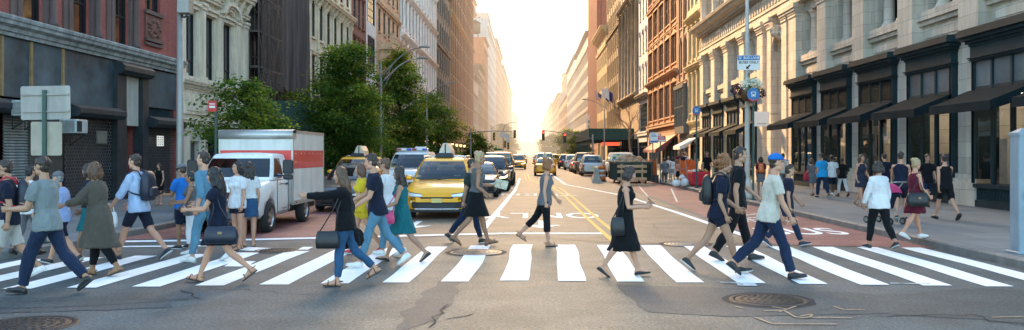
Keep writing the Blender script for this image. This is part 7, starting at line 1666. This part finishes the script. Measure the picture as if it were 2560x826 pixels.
# traffic lights at the far junction
SIGY = mat('signal_yellow', (.55,.33,.03), .5, .1); 
def signal(t, x, y, z, red=True, face=-1, m=SIGY, s=1.3):
    b = MB(); b.bevbox(x-.15*s,x+.15*s,y-.12*s,y+.10*s,z-.5*s,z+.5*s,.02)
    for k in range(3): zz = z+(.31-.31*k)*s; b.tube([(x,y-.12*s,zz),(x,y-.3*s,zz)], .115*s, 10, 0, False)
    o = b.build('signal_head', m, t)
    for k, nm in enumerate(('red_lens','amber_lens','green_lens')):
        zz = z+(.31-.31*k)*s; c = MB(); c.disc((x,y-.125*s,zz), .105*s, (0,1,0), 14)
        c.build(nm, mat('lens_red_lit', (.6,.02,.02), .3, .05, emit=((1,.05,.02), 5.)) if red and k == 0 else mat('lens_off', (.03,.025,.02), .3), o)
def mast(x, z, H, xe, label, heads, ze, lamp=False):
    t = thing('traffic_light', label, 'traffic light', (x, z, .15)); b = MB(); b.lathe([(.17,0),(.14,1),(.11,H)], 0, 0, 10); b.build('pole', GALV, t); b = MB(); d = xe-x; b.tube([(0,0,H-.6),(d*.5,0,(H-.6+ze)/2+.15),(d,0,ze)], [.09,.07,.04], 8); o = b.build('mast_arm', GALV, t)
    for hx, hz_, red, m in heads: signal(t, hx-x, -.1, hz_, red, -1, m)
    return t
t = mast(-9.4, 133, 5.6, gx(1287,133), 'left traffic light on a long mast arm over the avenue', [(gx(1287,133), 4.75, False, SIGY), (gx(1235,133), 4.4, False, SIGY)], 5.2)
t = mast(8.3, 111, 4.2, gx(1357,111), 'right traffic light with red signals hung on a slanting arm', [(gx(1358,111), 4.05, True, TRIMP), (gx(1412,111), 3.75, True, TRIMP)], 4.75)
t = thing('signal_post', 'post with walk signal, white plates and green street sign on the median side', 'traffic light', (gx(1258,150), 150, .0)); b = MB(); b.lathe([(.08,0),(.06,6.0)],0,0,8); b.tube([(0,0,6.0),(.3,0,6.9),(1.2,0,7.3),(2.2,0,7.4)], .05, 6); b.build('pole', GALV, t); signal(t, .35, -.1, 3.5, False); signal(t, .9, -.1, 3.2, False)
for x0, z0, w_, h, m, nm in ((-.1,5.2,.9,.9,SIGNW,'white_plate'),(.75,4.6,.7,1.4,SIGNW,'white_plate'),(-.9,2.55,1.5,.35,SIGNG,'street_name_sign')): b = MB(); plate(b,w_,h,z0,0,-.2,.02,.05,x0); b.build(nm, m, t)
b = MB(); s = .5; b.loft([[(0,-.2,2.0-s),(s,-.2,2.0),(0,-.2,2.0+s),(-s,-.2,2.0)],[(0,-.18,2.0-s),(s,-.18,2.0),(0,-.18,2.0+s),(-s,-.18,2.0)]],0,True,False); b.build('diamond_plate', SIGNW, t)
t = thing('warning_sign', 'yellow diamond warning sign far down the right kerb', 'road sign', (gx(1413,190), 190, .15)); b = MB(); b.tube([(0,0,0),(0,0,2.1)], .05, 6); b.build('pole', GALV, t); b = MB(); s = .8; b.loft([[(0,-.1,1.5-s),(s,-.1,1.5),(0,-.1,1.5+s),(-s,-.1,1.5)],[(0,-.07,1.5-s),(s,-.07,1.5),(0,-.07,1.5+s),(-s,-.07,1.5)]],0,True,False); b.build('diamond_plate', mat('sign_amber', (.7,.36,.02), .5), t)
# ---- right kerb works: dumpster, barriers, barricade
DUMP = mat('dumpster_green', (.018,.045,.032), .55, .35, 1.2, .2, 10., streak=.4)
t = thing('dumpster', 'dark green dumpster heaped with rubble at the right kerb', 'dumpster', (gx(1585,50.8), 50.8, 0)); W2, LN, HT = 1.05, 4.6, 1.3
b = MB(); b.loft([[(-W2+.05,y0,.18),(W2-.05,y0,.18),(W2-.05,y1,.18),(-W2+.05,y1,.18)] if z_ == 0 else [(-W2,y0-.15,HT),(W2,y0-.15,HT),(W2,y1+.15,HT),(-W2,y1+.15,HT)] for z_, y0, y1 in ((0,.3,LN-.3),(1,.1,LN-.1))], 0, True, False); b.build('skip_body', DUMP, t); b = MB()
for x0, x1, y0, y1 in ((-W2-.06,W2+.06,-.10,.0),(-W2-.06,W2+.06,LN,LN+.1),(-W2-.06,-W2+.04,0,LN),(W2-.04,W2+.06,0,LN)): b.box(x0,x1,y0,y1,HT-.08,HT+.04)
b.build('rim', DUMP, t)
for k in range(9):
    b = MB(); y = .25+k*.5
    for s_ in (-1,1): b.box(min(s_*(W2-.05),s_*(W2+.03)),max(s_*(W2-.05),s_*(W2+.03)),y,y+.09,.2,HT-.09)
    b.build('rib', DUMP, t)
for y in (.7, LN-.7):
    for s_ in (-1,1): b = MB(); b.tube([(s_*.8-.05,y,.1),(s_*.8+.05,y,.1)], .1, 10); b.build('roller', TRIMP, t)
b = MB(); r = random.Random(2)
for k in range(170):
    u, v = r.uniform(-.9,.9), r.uniform(.2,LN-.2); hgt = HT-.1+.5*(1-u*u)*(1-((v-LN/2)/(LN/2))**2)*r.uniform(.6,1.1); s_ = r.uniform(.06,.2); b.ell((u,v,hgt), (s_,s_*r.uniform(.6,1.3),s_*.7), 5, 4, r.choice((0,0,1)))
o = b.build('rubble', [mat('rubble_tan', (.40,.25,.14), .95, .3), mat('rubble_grey', (.28,.22,.17), .95, .3)], None, (gx(1585,50.8), 50.8, 0)); tag(o, 'heap of tan rubble lying in the dark green dumpster', 'rubble')
def jersey(x, z, L_, rz, label):
    t = thing('concrete_barrier', label, 'barrier', (x, z, 0), rz, 'concrete barriers before the dumpster'); b = MB(); pr = [(-.30,0),(-.30,.10),(-.17,.32),(-.09,.95),(.09,.95),(.17,.32),(.30,.10),(.30,0)]; b.loft([[(q,y,h) for q, h in pr] for y in (0,L_)],0,True,False); b.build('block', CONC, t)
    for y in (.4, L_-.6): c = MB(); c.box(-.305,-.298,y,y+.25,.02,.1); c.build('lifting_slot', TRIMP, t)
for k in range(4): jersey(4.15+.14*k, 52.0+k*2.15, 2.05, R(-4), ['concrete barrier nearest the crossing beside the dumpster','second pale concrete barrier from the dumpster','third pale concrete barrier along the lane','farthest pale concrete barrier, before the parked SUV'][k])
def barrel(x, z, label):
    t = thing('traffic_barrel', label, 'traffic barrel', (x, z, 0)); b = MB()
    for i, (z0, z1) in enumerate(((0.05,.3),(.3,.45),(.45,.62),(.62,.77),(.77,1.0))): b.lathe([(.27-.03*z0,z0),(.27-.03*z1,z1)],0,0,14,i % 2)
    b.lathe([(.33,0),(.33,.05)],0,0,14,2); b.build('drum', [mat('safety_orange', (.68,.17,.02), .6, .1), SIGNW, TRIMP], t); b = MB(); b.tube([(-.08,0,1.0),(-.06,0,1.08),(.06,0,1.08),(.08,0,1.0)],.02,6); b.build('handle', mat('safety_orange', (.68,.17,.02), .6, .1), t)
barrel(4.75, 55.6, 'orange and white traffic barrel behind the first concrete barriers'); 
t = thing('barricade', 'timber barricade with three boards standing before the dumpster', 'barricade', (gx(1580,48.2), 48.2, 0), R(3)); b = MB()
for z0 in (.30, .72, 1.02): c = MB(); c.bevbox(-.85,.85,-.05,-.01,z0,z0+.17,.008); c.build('board', WOOD, t)
for x_ in (-.6,.6): c = MB(); c.bevbox(x_-.045,x_+.045,-.0,.05,.0,1.25,.008); c.bevbox(x_-.05,x_+.05,-.45,.45,.0,.09,.008); c.build('leg', WOOD, t)
b = MB(); b.bevbox(-.8,.9,-.25,.25,.0,.14,.01); tag(b.build('timber_beam', WOOD, None, (gx(1590,47.2), 47.2, 0)), 'thick timber lying on the road at the foot of the barricade', 'timber')
def mesh_fence(x0, z0, x1, z1, h, label):
    t = thing('barrier_fence', label, 'barrier', (x0, z0, .15)); b = MB(); n = 24; d = Vector((x1-x0,z1-z0,0)); nn = Vector((-d.y,d.x,0)).normalized(); rows = []
    for j in range(7): rows.append([d*i/n + nn*.09*noise.noise(Vector((i*.6,j*.7,x0)))+Vector((0,0,h*j/6 - .05*math.sin(i/n*PI*3)*(j/6))) for i in range(n+1)])
    for j in range(6):
        for i in range(n): b.face([rows[j][i],rows[j][i+1],rows[j+1][i+1],rows[j+1][i]],0,True)
    b.build('mesh_panel', MESHO, t)
    for k in range(4): c = MB(); q = d*k/3; c.tube([(q.x,q.y,0),(q.x,q.y,h+.1)], .025, 6); c.build('stake', WOOD, t)
mesh_fence(gx(1616,52.5), 52.5, gx(1642,51.5), 51.5, 1.3, 'orange mesh fence between the dumpster and the sign poles'); mesh_fence(gx(1700,52), 52, gx(1745,50), 50, 1.3, 'orange mesh fence behind the stall and the hand truck')
# vendor stall
tx, tz = gx(1752,43.0), 43.0
t = thing('folding_table', 'folding table under a bright red cloth beside the bus stop pole', 'table', (tx, tz, .15)); b = MB(); b.bevbox(-.42,.42,0,1.6,.70,.74,.01); b.build('tabletop', WOOD, t)
for x_ in (-.35,.35):
    for y in (.1,1.5): c = MB(); c.tube([(x_,y,0),(x_,y,.7)],.018,6); c.build('leg', GALV, t)
b = MB(); rows = []
for j in range(7):
    zz = .75-.70*j/6; P_ = []
    per = [(-.44+.88*i/12,-.02) for i in range(12)]+[(.44,-.02+1.64*i/16) for i in range(16)]+[(.44-.88*i/12,1.62) for i in range(12)]+[(-.44,1.62-1.64*i/16) for i in range(16)]
    for i, (x_, y) in enumerate(per): f = 1+.05*(j/6)*math.sin(i*1.3)+.03*j/6; P_.append((x_*f, .8+(y-.8)*f, zz))
    rows.append(P_)
b.loft(rows, 0, True, True); o = b.build('tablecloth', mat('cloth_bright_red', (.50,.015,.03), .85, .12, 4., .3, 30.), None, (tx, tz, .15)); tag(o, 'bright red cloth draped to the ground over the vendor table', 'tablecloth')
r = random.Random(12)
WARES = [mat('petal_white', (.72,.74,.60), .6, .1), mat('ware_silver', (.5,.5,.5), .3, metal=.8), mat('ware_dark', (.04,.04,.04), .5), mat('ware_amber', (.5,.25,.05), .5)]
for k in range(16):
    b = MB(); s_ = r.uniform(.05,.1); q = k % 3
    if q == 0: b.bevbox(-s_,s_,-s_*.8,s_*.8,0,s_*1.3,.008)
    elif q == 1: b.lathe([(s_*.6,0),(s_*.7,s_),(s_*.3,s_*1.5),(s_*.35,s_*1.8)],0,0,10)
    else: b.lathe([(.01,0),(s_*.5,.01),(s_,s_*.7),(s_*.95,s_*.72)],0,0,12)
    xx, yy = -.35+(k % 4)*.23, .12+(k//4)*.4; tag(b.build('trinket', WARES[k % 4], None, (tx+xx, tz+yy, .902)), 'small trinket laid out on the red stall cloth', 'trinket', 'trinkets for sale on the red stall')
t = thing('hand_truck', 'silver hand truck loaded with white bags left of the red table', 'hand truck', (tx-.85, tz+.1, .15), .2); b = MB()
for x_ in (-.18,.18): b.tube([(x_,.0,.05),(x_,.08,1.0),(x_*.8,.16,1.25)],.018,6)
for zz in (.3,.6,.9): b.tube([(-.18,.03+zz*.06,zz),(.18,.03+zz*.06,zz)],.014,6)
b.box(-.22,.22,-.3,0,.02,.04); b.build('frame', GALV, t)
for x_ in (-.27,.27): c = MB(); c.tube([(x_-.04,.1,.15),(x_+.04,.1,.15)],.15,14); w2 = c.build('wheel', TYRE, t); c = MB(); c.tube([(x_-.045,.1,.15),(x_+.045,.1,.15)],.07,10); c.build('hub', SIGNW, w2)
BAGW = mat('plastic_bag', (.68,.66,.62), .4, .1, 6., .5, 12.)
for k, (xx, yy, zz, a, h, lab) in enumerate(((-.85,-.12,.19,.22,.42,'white plastic sack on the hand truck'),(-1.25,.05,.15,.24,.36,'white plastic sack standing on the pavement beside the hand truck'),(-.95,-.1,.56,.13,.2,'small white bag on top of the sack on the hand truck'))):
    b = MB(); b.lathe([(a*.5,0),(a*1.0,.06),(a*1.02,h*.55),(a*.6,h*.85),(a*.15,h*.95),(a*.3,h*1.1)],0,0,14); me = b.mesh('bag',[BAGW])
    for v in me.vertices: v.co += Vector((noise.noise(v.co*9+Vector((k,0,0))),noise.noise(v.co*9+Vector((k,5,0))),.5*noise.noise(v.co*7+Vector((k,9,2)))))*.09
    tag(link('plastic_bag', me, None, (tx+xx, tz+yy, zz)), lab, 'bag')
t = thing('folding_chair', 'grey metal folding chair standing open left of the stall', 'chair', (gx(1682,46), 46, .15), R(20)); b = MB(); b.bevbox(-.2,.2,-.2,.2,.44,.47,.01); b.build('seat', GALV, t); b = MB(); b.bevbox(-.2,.2,.2,.23,.62,.85,.01); b.build('backrest', GALV, t)
for x_ in (-.22,.22): c = MB(); c.tube([(x_,-.28,0),(x_,.05,.45),(x_,.24,.88)],.013,6); c.build('leg', GALV, t); c = MB(); c.tube([(x_*.9,.3,0),(x_*.9,-.15,.46)],.013,6); c.build('leg', GALV, t)
for k, (px, z) in enumerate(((1640,49.6),)):
    t = thing('bin_box', 'small dark box standing at the foot of the white bus sign', 'box', (gx(px,z), z, .15)); b = MB(); b.bevbox(-.14,.14,-.14,.14,0,.4,.02); b.build('case', TRIMP, t); b = MB(); b.bevbox(-.15,.15,-.15,.15,.401,.43,.01); b.build('lid', TRIMP, t)
# stroller
t = thing('stroller', 'dark folding baby stroller on the right sidewalk behind the white shirt', 'stroller', (gx(2236,19.8), 20.3, .15), PI/2+.4); b = MB()
for s_ in (-.2,.2): b.tube([(.38,s_,.12),(.0,s_,.62),(-.35,s_,1.0),(-.45,s_,1.02)],.014,6); b.tube([(-.32,s_,.12),(.12,s_,.6)],.014,6)
b.tube([(-.45,-.2,1.02),(-.45,.2,1.02)],.018,6); b.build('frame', GALV, t)
b = MB(); b.loft([[(-.02,-.19,.38),(-.02,.19,.38),(-.04,.19,.36),(-.04,-.19,.36)],[(.28,-.19,.40),(.28,.19,.40),(.28,.19,.37),(.28,-.19,.37)]],0,True,False); b.loft([[(-.03,-.19,.37),(-.03,.19,.37),(-.06,.19,.37),(-.06,-.19,.37)],[(-.22,-.19,.85),(-.22,.19,.85),(-.25,.19,.85),(-.25,-.19,.85)]],0,True,False); b.build('seat', CL['navy'], t)
b = MB(); rows = []
for i in range(7): a = PI*.05+PI*.55*i/6; rows.append([(-.20+.30*math.cos(PI-a*1.2)+.18, -.21+.42*j/6, .70+.28*math.sin(a)+.03*math.sin(PI*j/6)) for j in range(7)])
b.loft(rows,0,False,True,False); b.build('canopy', CL['pink'], t)
for x_, s_ in ((.40,-.2),(.40,.2),(-.34,-.2),(-.34,.2)): c = MB(); c.tube([(x_,s_-.02,.085),(x_,s_+.02,.085)],.085,14); q = c.build('wheel', TYRE, t); c = MB(); c.tube([(x_,s_-.024,.085),(x_,s_+.024,.085)],.055,10); c.build('hub', GALV, q)
# lanterns in front of the pier building, flags, banners
LANT = mat('lantern_glow', (.8,.6,.35), .4, .1, emit=((1,.62,.25), 2.2))
for k in range(9):
    z = 92+k*7.5; t = thing('lantern_lamp', 'black globe lantern in the row along the left sidewalk', 'lamp post', (-11.3, z, .15), 0, 'lantern lamps along the left sidewalk'); b = MB(); b.lathe([(.14,0),(.12,.3),(.05,.5),(.045,2.6),(.09,2.65),(.12,2.72)],0,0,8); b.build('post', TRIMP, t); b = MB(); b.lathe([(.11,2.73),(.22,2.95),(.20,3.15),(.05,3.2)],0,0,10); b.build('globe', LANT, t); b = MB(); b.lathe([(.24,3.16),(.1,3.34),(.02,3.5)],0,0,10); b.build('cap', TRIMP, t)
def flag(x, z, h, s, label, us=True, L_=1.7):
    t = thing('flag', label, 'flag', (x, z, h)); b = MB(); b.tube([(0,0,0),(s*1.6,0,1.3)],.03,6); b.build('flagpole', SIGNW, t); b = MB(); n = 13
    for i in range(n):
        for j in range(8):
            u0, u1, v0, v1 = j/8, (j+1)/8, i/n, (i+1)/n; q = lambda u, v: (s*(.3+1.25*u), .15*math.sin(u*7+v*2), .25+1.0*u - 1.7*v)
            m_ = (2 if (u0 < .4 and v0 < .5) else (0 if i % 2 == 0 else 1)) if us else (2 if (j < 4) else 1)
            b.face([q(u0,v0),q(u1,v0),q(u1,v1),q(u0,v1)], m_, True)
    b.build('cloth', [mat('flag_red', (.45,.03,.05), .8), SIGNW, mat('flag_blue', (.02,.04,.18), .8)], t)
flag(14.4, 166, 13.2, -1, 'american flag on an angled pole high on the cream building at right'); flag(14.4, 150, 12.4, -1, 'blue and white flag next to the american flag at right', False); flag(14.4, 143, 11.8, -1, 'small blue flag nearest on the right facades', False); flag(-14.6, 130, 4.6, 1, 'american flag hung low on the left facade above the lanterns')
t = thing('banner_sign', 'white upright banner with green squares on the far right facade', 'banner', (gx(1466,208), 208, hz(315,208))); b = MB(); b.box(-.02,2.4,0,.15,-2.6,2.6); b.build('panel', SIGNW, t); b = MB()
for k in range(3):
    for j in range(2): b.box(.4+j*.85,1.05+j*.85,-.02,-.002,-1.9+k*1.25,-1.1+k*1.25)
b.build('green_squares', SIGNG, t)
t = thing('hanging_sign', 'blank white projecting sign on the store beside the lamp post', 'shop sign', (FR-1.05, 49.9, hz(298,49.9))); b = MB(); b.bevbox(-.45,.45,-.04,.04,-.44,.44,.01); b.build('panel', SIGNW, t); b = MB(); b.tube([(.45,0,.3),(1.0,0,.3)],.02,6); b.tube([(.45,0,-.3),(1.0,0,-.3)],.02,6); b.build('bracket', TRIMP, t); b = MB(); b.box(-.28,.28,-.046,-.0405,-.30,-.27); b.build('sign_lettering', INK, t)
# ---------------------------------------------------------------- warm evening haze hanging in the street
def haze_box():
    m = bpy.data.materials.new('evening_haze'); m.use_nodes = True; nt = m.node_tree; nt.nodes.clear(); L = nt.links.new
    out = node(nt, 'ShaderNodeOutputMaterial'); em = node(nt, 'ShaderNodeEmission'); ab = node(nt, 'ShaderNodeVolumeAbsorption'); ad = node(nt, 'ShaderNodeAddShader')
    k = 1/560.; Lz = (1.75, 1.27, .84)
    em.inputs[0].default_value = (*Lz, 1); em.inputs[1].default_value = k; ab.inputs[0].default_value = (0,0,0,1); ab.inputs['Density'].default_value = k
    L(em.outputs[0], ad.inputs[0]); L(ab.outputs[0], ad.inputs[1]); L(ad.outputs[0], out.inputs['Volume'])
    b = MB(); b.box(-60, 60, 150, 1800, -.5, 90); struct(b.build('haze', m))
haze_box()
bpy.data.scenes.remove(_tmp)
